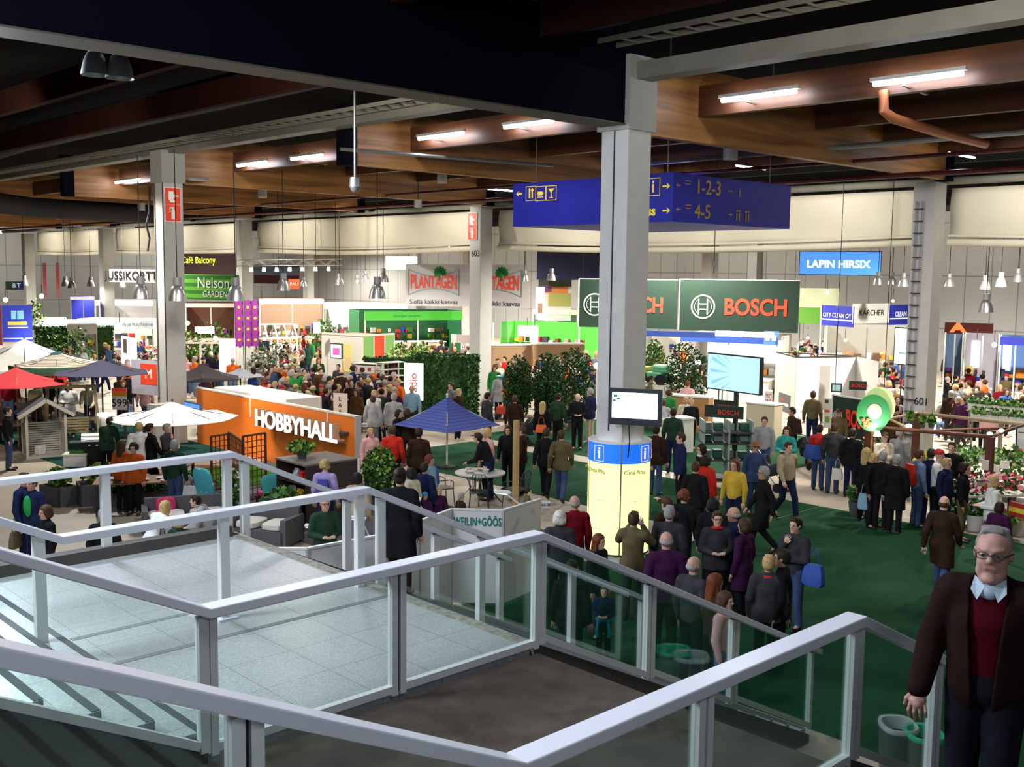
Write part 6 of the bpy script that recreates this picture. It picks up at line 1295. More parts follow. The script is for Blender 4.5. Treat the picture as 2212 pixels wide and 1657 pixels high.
for i, (x0, x1) in enumerate(((507, 526), (528, 559))):
    t = price_sign('flower_banner', ('tall purple orchid print banner, narrow left half', 'tall purple orchid print banner, wide right half')[i], x0, 650, 748, 51, x1, 51, [ORB], post=1)
    a, rx, nz, w, h = board_frame(x0, 650, 748, 51, x1, 51); m = MB(); m2 = MB(); rnd = random.Random(i)
    for r_ in range(4):
        for c_ in range(1+i):
            cx0, cz0 = w*(c_+.5)/(1+i), h*(.14+.24*r_); sp = min(1, w/(1+i)/.86)
            for k in range(5): an = k*2*PI/5; slab_c = rx*(cx0+.22*sp*math.cos(an))+Vector((0, 0, cz0+.22*math.sin(an)))+nz*.012; n_ = 10; m.add([slab_c+rx*(.2*sp*math.cos(q*2*PI/n_))+Vector((0, 0, .17*math.sin(q*2*PI/n_)))+nz*.002*k for q in range(n_)], [tuple(range(n_))])
            m2.add([rx*(cx0+.07*math.cos(q*.785))+Vector((0, 0, cz0+.07*math.sin(q*.785)))+nz*.03 for q in range(8)], [tuple(range(8))])
    m.build('orchid_petals', FLW, t); m2.build('orchid_hearts', FL['yellow'], t)
def stand(label, x0, x1, yt, d0, d1, depth, m, fas=None, name='exhibition_stand', fh=.35, H=None, txt=None, post=True, glow=None):
    """back wall + side wall + fascia on posts, front edge from x0 to x1"""
    a, rx, nz, w, h = board_frame(x0, yt, yt+30, d0, x1, d1); zt = at(x0, yt, d0)[2]; a.z = FZ; H = zt-FZ; t = thing(name, label, 'stand', tuple(a)); Z = Vector((0, 0, 0))
    slab(MB(), Z, rx, nz, 0, w, 0, H, -depth-.05, -depth).build('back_wall', m, t)
    for u in (0, w-.05): slab(MB(), Z, rx, nz, u, u+.05, 0, H, -depth, -depth*.35).build('side_wall', m, t)
    if post:
        for u in (0, w*.5, w-.06): slab(MB(), Z, rx, nz, u, u+.06, 0, H, -.06, 0).build('post', SV_, t)
    if fas:
        slab(MB(), Z, rx, nz, 0, w, H-fh, H, -.03, .02).build('fascia', fas, t)
        if txt: text_part(txt[0], fh*txt[1], txt[2], t, frame_M(rx*(w*txt[3])+Vector((0, 0, H-fh*.5)), rx, nz, .03))
    slab(MB(), Z, rx, nz, w*.15, w*.85, .0, .95, -depth*.75, -depth*.45).build('counter', OFFW, t); slab(MB(), Z, rx, nz, w*.13, w*.87, .95, 1.0, -depth*.77, -depth*.43).build('counter_top', WHITE, t)
    rs = random.Random(int(x0)); gm = [FL[c] for c in FL]+[LEAF, LEAFD, DARK, BLU, mat('goods_brown', (.15, .07, .03), .6), WHITE]; g = MB(); hmax = min(H-.5, 2.0)
    for lv in range(int(hmax/.42)):
        u = .1
        while u < w-.3:
            bw = rs.uniform(.1, .35); g.cur = rs.randrange(len(gm))
            if rs.random() < .8: slab(g, Z, rx, nz, u, u+bw, .25+lv*.42, .25+lv*.42+rs.uniform(.12, .34), -depth+.02, -depth+rs.uniform(.15, .4))
            u += bw+rs.uniform(.02, .2)
    g.cur = 0; tag(g.build('merchandise', gm, t), kind='stuff')
    if glow: slab(MB(), Z, rx, nz, w*glow[0], w*glow[1], H*.55, H*.9, -depth+.01, -depth+.05).build('lit_panel', WGL, t)
    return t
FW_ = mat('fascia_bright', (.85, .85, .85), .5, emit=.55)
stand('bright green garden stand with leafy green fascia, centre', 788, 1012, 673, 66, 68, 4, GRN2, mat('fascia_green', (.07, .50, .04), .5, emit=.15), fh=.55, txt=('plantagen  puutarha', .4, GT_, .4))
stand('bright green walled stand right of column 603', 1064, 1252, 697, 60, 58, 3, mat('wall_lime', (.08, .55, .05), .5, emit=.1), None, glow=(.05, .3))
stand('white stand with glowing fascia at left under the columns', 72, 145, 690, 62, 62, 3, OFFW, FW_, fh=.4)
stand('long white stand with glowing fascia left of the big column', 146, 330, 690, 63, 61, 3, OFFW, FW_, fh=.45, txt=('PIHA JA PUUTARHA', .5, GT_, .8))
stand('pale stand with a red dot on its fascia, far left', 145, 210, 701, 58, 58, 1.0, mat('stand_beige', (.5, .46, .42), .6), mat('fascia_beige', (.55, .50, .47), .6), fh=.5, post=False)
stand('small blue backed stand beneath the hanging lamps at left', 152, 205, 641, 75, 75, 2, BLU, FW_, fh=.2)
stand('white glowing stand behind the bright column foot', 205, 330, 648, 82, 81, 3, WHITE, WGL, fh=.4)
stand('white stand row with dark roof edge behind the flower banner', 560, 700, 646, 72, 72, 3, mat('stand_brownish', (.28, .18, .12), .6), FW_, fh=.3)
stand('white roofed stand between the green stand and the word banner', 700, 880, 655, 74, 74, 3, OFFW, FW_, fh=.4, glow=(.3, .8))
stand('stand behind the purple flower banner with a dark brown front', 400, 508, 655, 66, 66, 3, mat('stand_dkbrown', (.12, .05, .03), .7), OFFW, fh=.25)
stand('pale stand with lit back wall under the flower picture', 1150, 1248, 668, 62, 62, 2, mat('stand_grey', (.45, .45, .46), .6), OFFW, fh=.3)
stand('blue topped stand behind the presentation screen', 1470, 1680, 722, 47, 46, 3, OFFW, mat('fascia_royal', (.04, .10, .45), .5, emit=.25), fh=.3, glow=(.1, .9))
stand('white stand with spotlights right of the thick column, far back', 1395, 1530, 728, 56, 55, 3, OFFW, None)
stand('stand under the firm name fascia ring', 1780, 1965, 705, 52, 52, 3, mat('stand_greige', (.40, .38, .33), .6), None)
stand('blue walled stand right of column 601', 2040, 2082, 722, 48, 48, 2, mat('wall_steelblue', (.15, .25, .42), .5), None)
stand('pale stand with a white arch right of column 601', 2083, 2160, 724, 47, 47, 2, mat('stand_lilac', (.50, .46, .52), .6), None, glow=(.2, .45))
stand('blue banded stand at the right edge of the hall', 2160, 2225, 728, 46, 46, 2, mat('stand_blue2', (.12, .25, .55), .5), BLU, fh=.3, glow=(.1, .4))
price_sign('flower_picture', 'large colourful flower picture panel below the bell lamp', 1163, 590, 692, 62, 1234, 62, [mat('pic_white', (.6, .58, .58), .6), (mat('pic_dark', (.05, .06, .04), .6), 0, 1, .72, 1), (mat('pic_orange', (.6, .2, .06), .6), .2, .9, .58, .72), (mat('pic_olive', (.35, .33, .10), .6), .3, 1, .30, .58), (mat('pic_violet', (.25, .15, .35), .6), .0, .4, .6, .75)])
price_sign('side_poster', 'narrow poster with a portrait beside the flower picture', 1157, 620, 690, 58, 1176, 58, [mat('poster_rose', (.62, .55, .52), .6), (mat('poster_brown', (.25, .15, .1), .6), .25, .75, .2, .5)])
price_sign('dark_wall_panel', 'dark navy wall panel behind the bell lamp', 1160, 530, 604, 61, 1300, 61, [mat('panel_navy', (.02, .022, .06), .7)])
price_sign('blue_notice', 'blue notice with white squares under the tool banner end', 1650, 715, 745, 46, 1682, 46, [mat('notice_blue', (.15, .35, .75), .5, emit=.3), (WHITE, .1, .4, .3, .7), (WHITE, .55, .85, .3, .7)])
price_sign('hanging_sign', 'small orange hanging sign shaped like a pennant, left of centre', 623, 603, 624, 58, 647, 58, [mat('sign_orange', (.8, .12, .02), .5, emit=.3)], [('PALI', .5, .5, .45, WT_)])
t = thing('arrow_awning', 'red awning sign with a glowing orange letter, right of column 601', 'sign', tuple(at(2040, 720, 50)))
a, rx, nz, w, h = board_frame(2040, 698, 722, 50, 2145, 50); slab(MB(), Vector((0, 0, 0)), rx, nz, 0, w, 0, h, -.05, 0).build('panel', mat('awning_red', (.10, .012, .008), .6), t)
text_part('A', h*1.1, mat('letter_orange', (1, .15, .03), .4, emit=1.2), t, frame_M(rx*(w*.28)+Vector((0, 0, h*.5)), rx, nz, .02), bold=.03, sx=1.6)
# white stand right of the presentation screen
def white_stand():
    t = thing('white_stand', 'white exhibition stand with open doorway right of the screen', 'stand', tuple(onz(1716, 903, FZ))); o = onz(1716, 903, FZ); d0 = math.hypot(o[0], o[1]); H = at(1716, 773, d0)[2]-FZ
    def wall(x0, d0_, x1, d1_, m=WHITE, z0=0.0, z1=None, nm='wall_panel'):
        A = at(x0, 850, d0_); B = at(x1, 850, d1_); a = Vector((A[0]-o[0], A[1]-o[1], 0)); b = Vector((B[0]-o[0], B[1]-o[1], 0)); rx = (b-a).normalized(); nz = rx.cross(Vector((0, 0, 1)))
        return slab(MB(), a, rx, nz, 0, (b-a).length, z0, z1 or H, -.04, 0).build(nm, m, t), a, rx, nz, (b-a).length
    GY = mat('wall_greige', (.50, .48, .44), .6)
    wall(1673, d0+2.6, 1716, d0, GY); wall(1716, d0, 1742, d0+.3, WHITE); wall(1742, d0+.3, 1768, d0+.7, WHITE); wall(1768, d0+.7, 1793, d0+1.0, WHITE, H*.86); wall(1793, d0+1.0, 1820, d0+1.4, WHITE); wall(1820, d0+1.4, 1846, d0+1.7, WHITE)
    wall(1846, d0+1.7, 1893, d0-.6, GY); wall(1768, d0+3.2, 1800, d0+3.4, GY)
    for (x0, x1, k) in ((1746, 1768, .5), (1797, 1820, 1.2)): wall(x0, d0+k-.03, x1, d0+k+.2, BLU, H*.86, H*.96, 'name_plate')
    wall(1673, d0+2.57, 1846, d0+1.67, DARK, H, H+.04, 'top_rim'); wall(1673, d0+2.57, 1716, d0-.02, DARK, H, H+.04, 'top_rim'); wall(1716, d0-.02, 1846, d0+1.65, DARK, H, H+.04, 'top_rim')
    return d0, H
WD, WH = white_stand()
rack('magazine rack with white brochures left of the white stand', 1652, 1668, 845, 895, 39.5, 39.5, 4, True, False)
price_sign('brochure_board', 'brochure board on the grey side of the white stand', 1682, 847, 885, 42.8, 1706, 41.6, [mat('board_charcoal', (.12, .12, .13), .6), (WHITE, .1, .4, .1, .3), (WHITE, .5, .9, .35, .5), (REDP, .2, .5, .6, .7)])
t, a, rx, nz, w, h = tv('small_monitor', 'small dark monitor inside the white stand', 1795, 828, 847, 39.0, 1819, 39.0, mat('monitor_glow', (.3, .5, .5), .3, emit=.4), .05)
# tool display tower and counters
def tower():
    b = onz(1565, 1035, FZ); t = thing('tool_display', 'power tool display tower stacked with green boxes', 'display', (b[0], b[1], FZ), YAW+PI/2+PI); W, D, H = 1.35, .7, 1.65
    for x in (-W/2, 0, W/2-.05): MB().box(x, x+.05, -D/2, D/2, 0, H).build('upright', mat('tower_grey', (.30, .38, .36), .5), t)
    for z in (0.05, .55, 1.0, 1.3): MB().box(-W/2, W/2, -D/2, D/2, z, z+.04).build('shelf', DARK, t)
    rnd = random.Random(4); k = 0
    return b, t
tb_, tw = tower(); rnd = random.Random(12); TG = mat('toolbox_green', (.03, .12, .09), .5); TGL = mat('toolbox_grey', (.25, .33, .30), .5)
def in_frame(t, x, y, z): M = Matrix.Translation(t.location) @ Matrix.Rotation(t.rotation_euler.z, 4, 'Z'); return M @ Vector((x, y, z))
k = 0
for zi, z in enumerate((.59, 1.04, 1.34)):
    for xi, x in enumerate((-.5, -.2, .22, .5)):
        p = in_frame(tw, x, .12, z); hh = rnd.uniform(.16, .24); t = thing('tool_case', '%s tool case, %s on the %s shelf of the display tower' % (('grey', 'green')[(zi+xi) % 2], ('first from the right', 'second from the right', 'second from the left', 'first from the left')[xi], ('lower', 'middle', 'top')[zi]), 'tool case', p, tw.rotation_euler.z, 'tool cases on the display tower')
        MB().box(-.12, .12, -.14, .14, 0, hh).build('case', TG if (zi+xi) % 2 else TGL, t, bevel=.015); MB().tube([(-.05, .15, hh*.7), (-.04, .18, hh*.75), (.04, .18, hh*.75), (.05, .15, hh*.7)], .01, 6).build('handle', REDP if zi % 2 else BLACK, t)
def counter(label, x0, x1, yt, d0, d1, H=1.0, m=None):
    a, rx, nz, w, h = board_frame(x0, yt, yt+20, d0, x1, d1); a.z = FZ; zt = at(x0, yt, d0)[2]; H = zt-FZ; t = thing('counter', label, 'counter', tuple(a)); Z = Vector((0, 0, 0))
    slab(MB(), Z, rx, nz, 0, w, 0, H-.05, -.6, -.03).build('body', m or mat('counter_wood', (.35, .22, .12), .6), t); slab(MB(), Z, rx, nz, -.03, w+.03, H-.05, H, -.65, 0).build('counter_top', WHITE, t); return t
counter('beige sales counter right of the tool display tower', 1612, 1672, 868, 37, 36.5, m=mat('counter_beige', (.55, .46, .33), .6)); counter('white bar counter behind the thick column screen', 1432, 1500, 905, 33, 33.5, m=OFFW)
counter('wooden counter below the conifer right of the thick column', 1440, 1530, 852, 38, 37.5, m=mat('counter_orange_wood', (.45, .22, .09), .6)); counter('white table edge beside the garden machine', 1388, 1460, 832, 39, 39)
counter('long white flower counter left of the lime wall', 1066, 1150, 745, 50, 50.5); counter('white price panel row at the lime stand', 1152, 1262, 742, 50, 50.5)
# globe lamps, garden machine
for (px, py, d, lb) in ((1398, 773, 44, 'white globe lamp beside the thick column, left'), (1508, 785, 42, 'white globe lamp left of the presentation screen'), (1289, 790, 44, 'white globe lamp just left of the thick column')):
    A = at(px, py, d); t = thing('globe_lamp', lb, 'lamp', tuple(A)); MB().sphere((0, 0, 0), .13, 14).build('globe', mat('globe_glow', (1, 1, .95), .4, emit=3), t, smooth=True); MB().tube([(0, 0, -.12), (0, 0, FZ-A[2])], .025, 8).build('pole', OFFW, t)
def mower(label, px, py, d, c):
    A = at(px, py, d); zf = FZ; t = thing('garden_tractor', label, 'garden tractor', (A[0], A[1], A[2]), YAW+PI+.9); m = mat('tractor_green', c, .35)
    MB().box(-.45, .55, -.28, .28, .22, .45).build('chassis', m, t, bevel=.05); MB().box(.1, .75, -.24, .24, .42, .72).build('bonnet', m, t, bevel=.08); MB().box(-.45, -.1, -.22, .22, .45, .62).build('seat', mat('seat_yellow', (.6, .45, .03), .6), t, bevel=.04)
    for (x, r, y) in ((-.32, .26, .36), (-.32, .26, -.36), (.55, .19, .33), (.55, .19, -.33)): MB().tube([(x, y-.08, r), (x, y+.08, r)], r, 20).build('wheel', BLACK, t, smooth=True)
    MB().tube([(.05, 0, .7), (-.05, 0, .95)], .018, 6).build('steering_column', DARK, t); MB().tube([(-.05+.15*math.cos(a)*.5, .15*math.sin(a), .95+.1*math.cos(a)) for a in [k*PI/6 for k in range(13)]], .012, 6).build('steering_wheel', BLACK, t)
    MB().box(-.7, .8, -.5, .5, FZ-A[2], 0).build('podium', OFFW, t)
mower('green ride-on garden tractor right of the thick column', 1408, 828, 39.6, (.12, .40, .22))
# conifers in pots
for i, (px, pyt, pyb, d, w, lb) in enumerate(((1118, 772, 862, 38, 1.0, 'tall potted conifer left of the three, right of column 603'), (1183, 765, 858, 39, 1.1, 'tall potted conifer, middle of the three before the thick column'), (1236, 756, 872, 37.5, 1.35, 'tallest potted conifer just left of the thick column'),
                                     (1412, 738, 800, 42, .9, 'potted conifer right of the thick column, smaller one'), (1478, 745, 838, 39.5, 1.5, 'large dark potted conifer left of the presentation screen'))):
    A = at(px, pyb, d); H = at(px, pyt, d)[2]-FZ; potted(lb, A[0], A[1], H, w*1.15, n=2600, leaf=.09, kind='ell', lm=LEAFD if i in (0, 1, 2, 4) else None, ph=.35, pr=.25)
for i, (px, pyt, d, w, lb) in enumerate(((107, 708, 57, 1.3, 'feathery palm in the left hedge row, left one'), (160, 708, 56, 1.6, 'feathery palm in the left hedge row, right one'), (700, 690, 60, 1.2, 'leafy shrub above the white cabin'), (870, 745, 47, 1.6, 'yellowish bamboo beside the striped cabin'), (905, 742, 47.5, 1.3, 'yellowish bamboo nearer the hedge'),
                                        (590, 745, 46, 1.7, 'pale blossoming tree behind the black parasol'), (566, 755, 47, 1.2, 'second pale blossoming tree, left one'), (77, 650, 62, .9, 'lit green bush on the left stand'), (460, 700, 52, 1.4, 'green shrub right of the white pergola'), (410, 715, 50, 1.0, 'green shrub at the column, left stand'))):
    A = at(px, 720, d); H = at(px, pyt, d)[2]-FZ; potted(lb, A[0], A[1], H, w*1.2, n=520, leaf=.15, lm=(LEAFY if 'yellow' in lb or 'lit' in lb else mat('leaf_pale', (.30, .30, .22), .6) if 'pale' in lb else None), ph=.4, pr=.25)
# timber greenhouse frame and pergola at left
def frame_house(label, px, py, d, w, dep, H, r, m, rz):
    A = at(px, py, d); t = thing('greenhouse' if 'greenhouse' in label else 'pergola', label, 'greenhouse' if 'greenhouse' in label else 'pergola', (A[0], A[1], FZ), rz); g = MB()
    for x in (-w/2, w/2):
        for y in (-dep/2, 0, dep/2): g.bar((x, y, 0), (x, y, H), .08, .08)
        g.bar((x, -dep/2, H), (x, dep/2, H), .08, .08)
    g.build('posts', m, t); g = MB()
    for y in (-dep/2, -dep/4, 0, dep/4, dep/2):
        for s in (-1, 1): g.bar((0, y, H+r), (s*w/2, y, H), .07, .07)
    g.bar((0, -dep/2, H+r), (0, dep/2, H+r), .08, .08); g.build('rafters', m, t)
frame_house('white timber greenhouse frame right of the flower banner', 592, 700, 54, 1.9, 1.9, 2.2, .65, OFFW, 1.2); frame_house('pale flat pergola frame left of the flower banner', 445, 720, 50, 2.6, 2.2, 2.3, .05, mat('pergola_cream', (.7, .6, .5), .6), .9)
price_sign('lit_board', 'blank lit board in the pergola left of the flower banner', 421, 706, 721, 50, 463, 50, [WGL]); price_sign('lit_board', 'narrow lit board among the flower tables, centre left', 677, 696, 720, 50, 692, 50, [WGL], post=2)
price_sign('lit_poster', 'bright white lit poster wall left of the big column', 262, 725, 785, 48, 294, 46, [WGL, (mat('poster_figure', (.6, .5, .5), .6), .15, .4, .4, .9)], post=0)
price_sign('display_board', 'white panels with pink lower half near column 603', 975, 722, 740, 46, 1016, 45.5, [mat('panel_rose', (.68, .52, .52), .6), (WHITE, 0, .3, 0, 1)], post=1)
# flower tables scattered over the hall
rnd = random.Random(77); cols = list(FL); FT = [(600, 772, 2.6), (640, 745, 3.2), (560, 705+15, 3), (640, 712, 3), (600, 728, 3), (700, 745, 2.2), (740, 835, 2.0), (900, 715, 3), (960, 722, 2.5), (1090, 765, 3.5), (1180, 752, 3.5), (1440, 762, 3), (455, 760, 2.5), (490, 765, 2.0), (330, 762, 2.0), (300, 775, 2.5), (1330+180, 835, 2.0), (1700, 772, 3), (1850, 775, 3), (1120, 790, 2.5)]
nm_ = ('pink and white', 'red and yellow', 'yellow and purple', 'white and purple', 'orange and red')
for i, (px, py, w) in enumerate(FT):
    p = onz(px, py, FZ+.8); cs = ((('pink', 'white'), ('red', 'yellow'), ('yellow', 'purple'), ('white', 'purple'), ('orange', 'red'))[i % 5])
    flower_table('%s flower table %s' % (nm_[i % 5], ('behind the black parasol', 'left of the white cabin', 'right of the flower banner', 'before the greenhouse frame', 'between frame and cabin', 'at the cabin corner', 'in the middle crowd', 'under the green fascia', 'right of the cabin', 'right of column 603', 'before the lime wall',
                 'beyond the garden tractor', 'left of the flower banner', 'near the glowing column', 'left of the big column', 'left of the lit poster wall', 'near the bar counter', 'behind the white stand', 'beyond the white stand', 'by the potted conifers')[i]), p[0], p[1], w, .9, .8, cs, rz=YAW-PI/2+rnd.uniform(-.4, .4), dens=34)
# flower stall at right: pergola of natural timber, pots, tables
TIM = mat('stall_timber', (.10, .035, .02), .7, noise=.2); TIML = mat('stall_rope_wood', (.34, .24, .15), .7, noise=.2)
def stall():
    t = thing('flower_stall', 'brown timber flower stall frame around column 601', 'stall', tuple(onz(1980, 1040, FZ))); o = np.array(onz(1980, 1040, FZ))
    dA, dB, dC = 30.6, 27.4, 31.5
    def q(px, py, d): p = at(px, py, d); return tuple(p-o)
    c1, c2, c3, c4 = (1981, 892, 31.6), (2216, 917, 30.0), (2140, 944, 27.0), (1878, 922, 28.0)
    for (a, b, r, m) in ((c1, c2, .045, TIML), (c4, c3, .05, TIM), (c1, (1920, 905, 29.8), .04, TIML), ((1920, 905, 29.8), c4, .04, TIML), (c2, (2190, 925, 28.6), .04, TIM), ((2190, 925, 28.6), c3, .045, TIM), ((2020, 930, 27.5), (2195, 924, 28.7), .03, TIM), ((1920, 905, 29.8), (1963, 925, 27.7), .035, TIML)):
        MB().tube([q(*a), q(*b)], r, 8).build('beam', m, t, smooth=True)
    for (px, py, d) in (c1, c3, c4):
        p = q(px, py, d); MB().box(p[0]-.08, p[0]+.08, p[1]-.08, p[1]+.08, 0, p[2]).build('post', TIM, t)
stall()
for i, (px, py) in enumerate(((1992, 918), (2012, 918), (1966, 910))):
    A = at(px, py, 30.3); t = thing('hanging_pot', 'small hanging pot with grass at the stall, %s' % ('middle one', 'right one', 'left one')[i], 'hanging pot', tuple(A)); MB().lathe([(0, -.09), (.06, -.09), (.09, .02), (0, .02)], 14).build('pot', POTB, t)
    leaves(MB(), (0, 0, .15), (.10, .10, .14), 60, .13, random.Random(i), (0, 1)).build('foliage', [LEAF, LEAFY], t); MB().tube([(0, 0, .02), (0, 0, .42)], .005, 4).build('hook_wire', BLACK, t)
for i, (px, py, s) in enumerate(((1963, 920, .07), (2163, 930, .06), (2138, 937, .06), (2075, 938, .04))):
    A = at(px, py, 27.4); t = thing('clip_lamp', 'small bright clip lamp on the stall beam, %s' % ('leftmost', 'rightmost', 'second from the right', 'faint middle one')[i], 'lamp', tuple(A)); MB().sphere((0, 0, 0), s, 10, (1.5, 1, .7)).build('bulb', mat('clip_glow', (1, .95, .8), .4, emit=9), t); MB().tube([(0, 0, .02), (0, 0, .12)], .012, 5).build('clip', DARK, t)
light('SPOT', 'stall_spot', (25.5, 11.2, -2.6), 130, (1, .95, .85), .1, (26.0, 10.6, -5), 120); light('SPOT', 'stall_spot', (24.6, 13.0, -2.6), 100, (1, .95, .85), .1, (24.9, 12.4, -5), 120)
def bench(label, px, py, L, W, H, cs, rz, dens=40, top=OFFW):
    p = onz(px, py, FZ+H); return flower_table(label, p[0], p[1], L, W, H, cs, rz, dens, top, tall=.22)
bench('stall table heaped with red blooms at the right edge', 2180, 1058, 2.6, 1.1, .78, ('red', 'pink', 'white'), YAW-PI/2+.15); bench('stall table with pink blooms behind the dark haired woman', 2085, 1050, 1.9, .9, .78, ('pink', 'white'), YAW-PI/2+.1)
bench('stall table with red blooms beside the queue', 1975, 1062, 1.3, .7, .72, ('red', 'white'), YAW-PI/2)
for i, (px, py, w, h, fl, lb) in enumerate(((1850, 1100, .5, .75, None, 'potted shrub at the left end of the queue'), (2105, 1130, .6, .7, 'white', 'white flowering plant on the floor behind the walking man'), (2165, 1150, .7, .6, 'red', 'red flowering plant on the floor at right'), (2200, 1140, .6, .5, 'orange', 'orange flowering plant at the right edge'),
                                            (2060, 1128, .45, .6, None, 'green plant on the floor near the queue end'), (1885, 960, .8, 1.5, 'pink', 'bushy green plant under the round sign'), (2090, 985, .7, 1.5, None, 'tall plant between the stall posts'), (1995, 1000, .5, 1.3, 'yellow', 'tall plant with yellow flowers beside column 601'), (2185, 985, .9, 1.3, None, 'bright green plant on the right shelf'))):
    p = onz(px, py+15 if py > 1090 else 1075, FZ) if py > 1090 else at(px, py, 29.0); potted(lb, p[0], p[1], h if py > 1090 else (at(px, py-22, 29)[2]-FZ), w, fl=fl, n=260, leaf=.11, pot=POTW if i % 2 else POTB)
price_sign('price_card', 'white price card on the stall post at right', 2120, 993, 1015, 26.6, 2136, 26.6, [OFFW]); price_sign('price_card', 'tilted white card on the stall table at right', 2142, 1003, 1023, 27.5, 2158, 27.4, [OFFW]); price_sign('price_card', 'second white card further right on the stall table', 2160, 996, 1012, 28, 2180, 28, [OFFW])
price_sign('striped_board', 'pale board with grey stripes and a red mark at right edge', 2197, 918, 975, 30.5, 2218, 30.4, [mat('board_pale', (.6, .6, .6), .6), (DARK, .1, 1, .72, .75), (SV_, .1, 1, .5, .54), (SV_, .1, 1, .35, .39), (REDP, 0, .6, .05, .12)])
price_sign('crate_side', 'red and yellow striped crate side at the right edge', 2180, 1082, 1112, 23.0, 2218, 22.7, [mat('crate_red', (.4, .03, .02), .6), (FL['yellow'], 0, 1, .3, .65)])
def pot_rows(label, x0, x1, yt, d, n, z):
    """one shelf with a row of individual white pots"""
    a = Vector(at(x0, yt, d)); b = Vector(at(x1, yt, d-.4)); t = thing('plant_shelf', label+' shelf', 'shelf', (a.x, a.y, FZ)); dr = b-a; dr.z = 0; L = dr.length; dr.normalize(); zz = a.z-FZ; nz = Vector((-dr.y, dr.x, 0))
    MB().bar((0, 0, zz-.03), dr*L+Vector((0, 0, zz-.03)), .45, .04).build('board', mat('shelf_wood', (.40, .32, .25), .6), t)
    for u in (.02, .5, .98): MB().bar(dr*(L*u), dr*(L*u)+Vector((0, 0, zz)), .05, .05, up=tuple(dr)).build('leg', mat('shelf_leg', (.3, .26, .2), .6), t)
    pm_ = MB().lathe([(0, 0), (.055, 0), (.075, .16), (.065, .16), (0, .13)], 14).build('pot', POTW, None, smooth=True); fo = leaves(MB(), (0, 0, .24), (.10, .10, .12), 46, .11, random.Random(3), (0, 0, 1, 2)).build('foliage', [LEAF, LEAFY, FL['white']], None)
    me_p, me_f = pm_.data, fo.data; bpy.data.objects.remove(pm_); bpy.data.objects.remove(fo)
    for k in range(n):
        p = a+dr*(L*(k+.5)/n); r = thing('potted_seedling', 'white potted green seedling on the %s' % label, 'potted plant', (p.x, p.y, a.z-.008), random.random()*6, 'white pots on the '+label)
        for nm, me in (('pot', me_p), ('foliage', me_f)): o = bpy.data.objects.new(nm, me); COL.objects.link(o); o.parent = r
random.seed(5)
pot_rows('upper plant shelf right of column 601', 2092, 2235, 882, 33.0, 22, 0); pot_rows('middle plant shelf right of column 601', 2098, 2235, 904, 32.4, 18, 0); pot_rows('lower plant shelf right of column 601', 2062, 2235, 1012-25, 30.6, 16, 0)
# cafe tables at right
for i, (px, py) in enumerate(((2100, 827), (2062, 842), (2150, 812), (2190, 838), (2120, 800))):
    b = onz(px, py, FZ+.74); t = thing('cafe_table', 'cafe table among the seated people, %s' % ('left middle one', 'nearest the column', 'back one', 'rightmost one', 'farthest one')[i], 'table', (b[0], b[1], FZ), YAW)
    MB().box(-.6, .6, -.4, .4, .71, .74).build('table_top', OFFW, t); MB().tube([(0, 0, 0), (0, 0, .71)], .04, 8).build('leg', SV_, t); MB().box(-.3, .3, -.3, .3, 0, .02).build('foot', SV_, t)
# lighting truss in the far hall
def truss(label, p0, p1):
    a, b = Vector(p0), Vector(p1); t = thing('lighting_truss', label, 'truss', p0); d = b-a; L = d.length; g = MB(); u = Vector((0, 0, 1)); s = d.normalized().cross(u)
    for (i, j) in ((0, 0), (1, 0), (0, 1), (1, 1)): g.tube([s*(.3*i)+u*(.3*j), d+s*(.3*i)+u*(.3*j)], .025, 6)
    g.build('chords', CHROME, t); g = MB(); n = int(L/.4)
    for k in range(n): p = d*(k/n); q = d*((k+1)/n); g.tube([p+u*(.3*(k % 2)), q+u*(.3*((k+1) % 2))], .012, 5); g.tube([p+s*.3+u*(.3*(k % 2)), q+s*.3+u*(.3*((k+1) % 2))], .012, 5)
    g.build('diagonals', CHROME, t); g = MB()
    for k in range(1, 8):
        p = d*(k/8)-u*.18; g.lathe([(0, .1), (.08, .1), (.1, -.1), (0, -.1)], 10, c=tuple(p))
    o = g.build('spot_heads', mat('spot_face', (1, .95, .9), .4, emit=5), t)
truss('silver lighting truss left of the glowing white sign', tuple(at(515, 575, 58)), tuple(at(738, 573, 56)))
# bright spots seen over the stands
for (px, py, d, s, lb) in ((1787, 630, 49.5, .14, 'dazzling spotlight in front of the green backdrop'), (1929, 650, 46, .10, 'dazzling spotlight over the firm name ring'), (566, 654, 50.5, .14, 'dazzling spotlight right of the flower banner'), (258, 704, 50, .20, 'dazzling spotlight above the lit poster wall'), (405, 698, 50, .17, 'dazzling spotlight on the pergola corner'),
                        (466, 731, 47.5, .16, 'dazzling spotlight over the glowing column'), (1139, 709, 57, .16, 'dazzling spotlight at the lime wall'), (12, 648, 60, .2, 'dazzling spotlight above the blue banner'), (90, 640, 60, .2, 'dazzling spotlight right of the blue banner'), (2110, 742, 46, .2, 'dazzling spotlight right of column 601'),
                        (1745, 730, 50, .10, 'table lamp glow behind the white stand, left'), (1826, 735, 50, .12, 'table lamp glow behind the white stand, right'), (1020, 537, 60, .06, 'small ceiling spotlight left of the number 603'), (970, 533, 60, .06, 'small ceiling spotlight further left of the number 603'), (1085, 539, 60, .06, 'small ceiling spotlight right of the number 603'), (2148, 745, 45, .16, 'white spotlight glare near the right edge')):
    A = at(px, py, d); t = thing('spotlight', lb, 'lamp', tuple(A)); MB().sphere((0, 0, 0), s*.6, 12).build('bulb', mat('flare_white', (1, 1, 1), .4, emit=14), t); MB().tube([(0, 0, s*.6), (0, 0, 5.3-A[2] if py < 560 else s+.4)], .015, 5).build('stem', DARK, t)
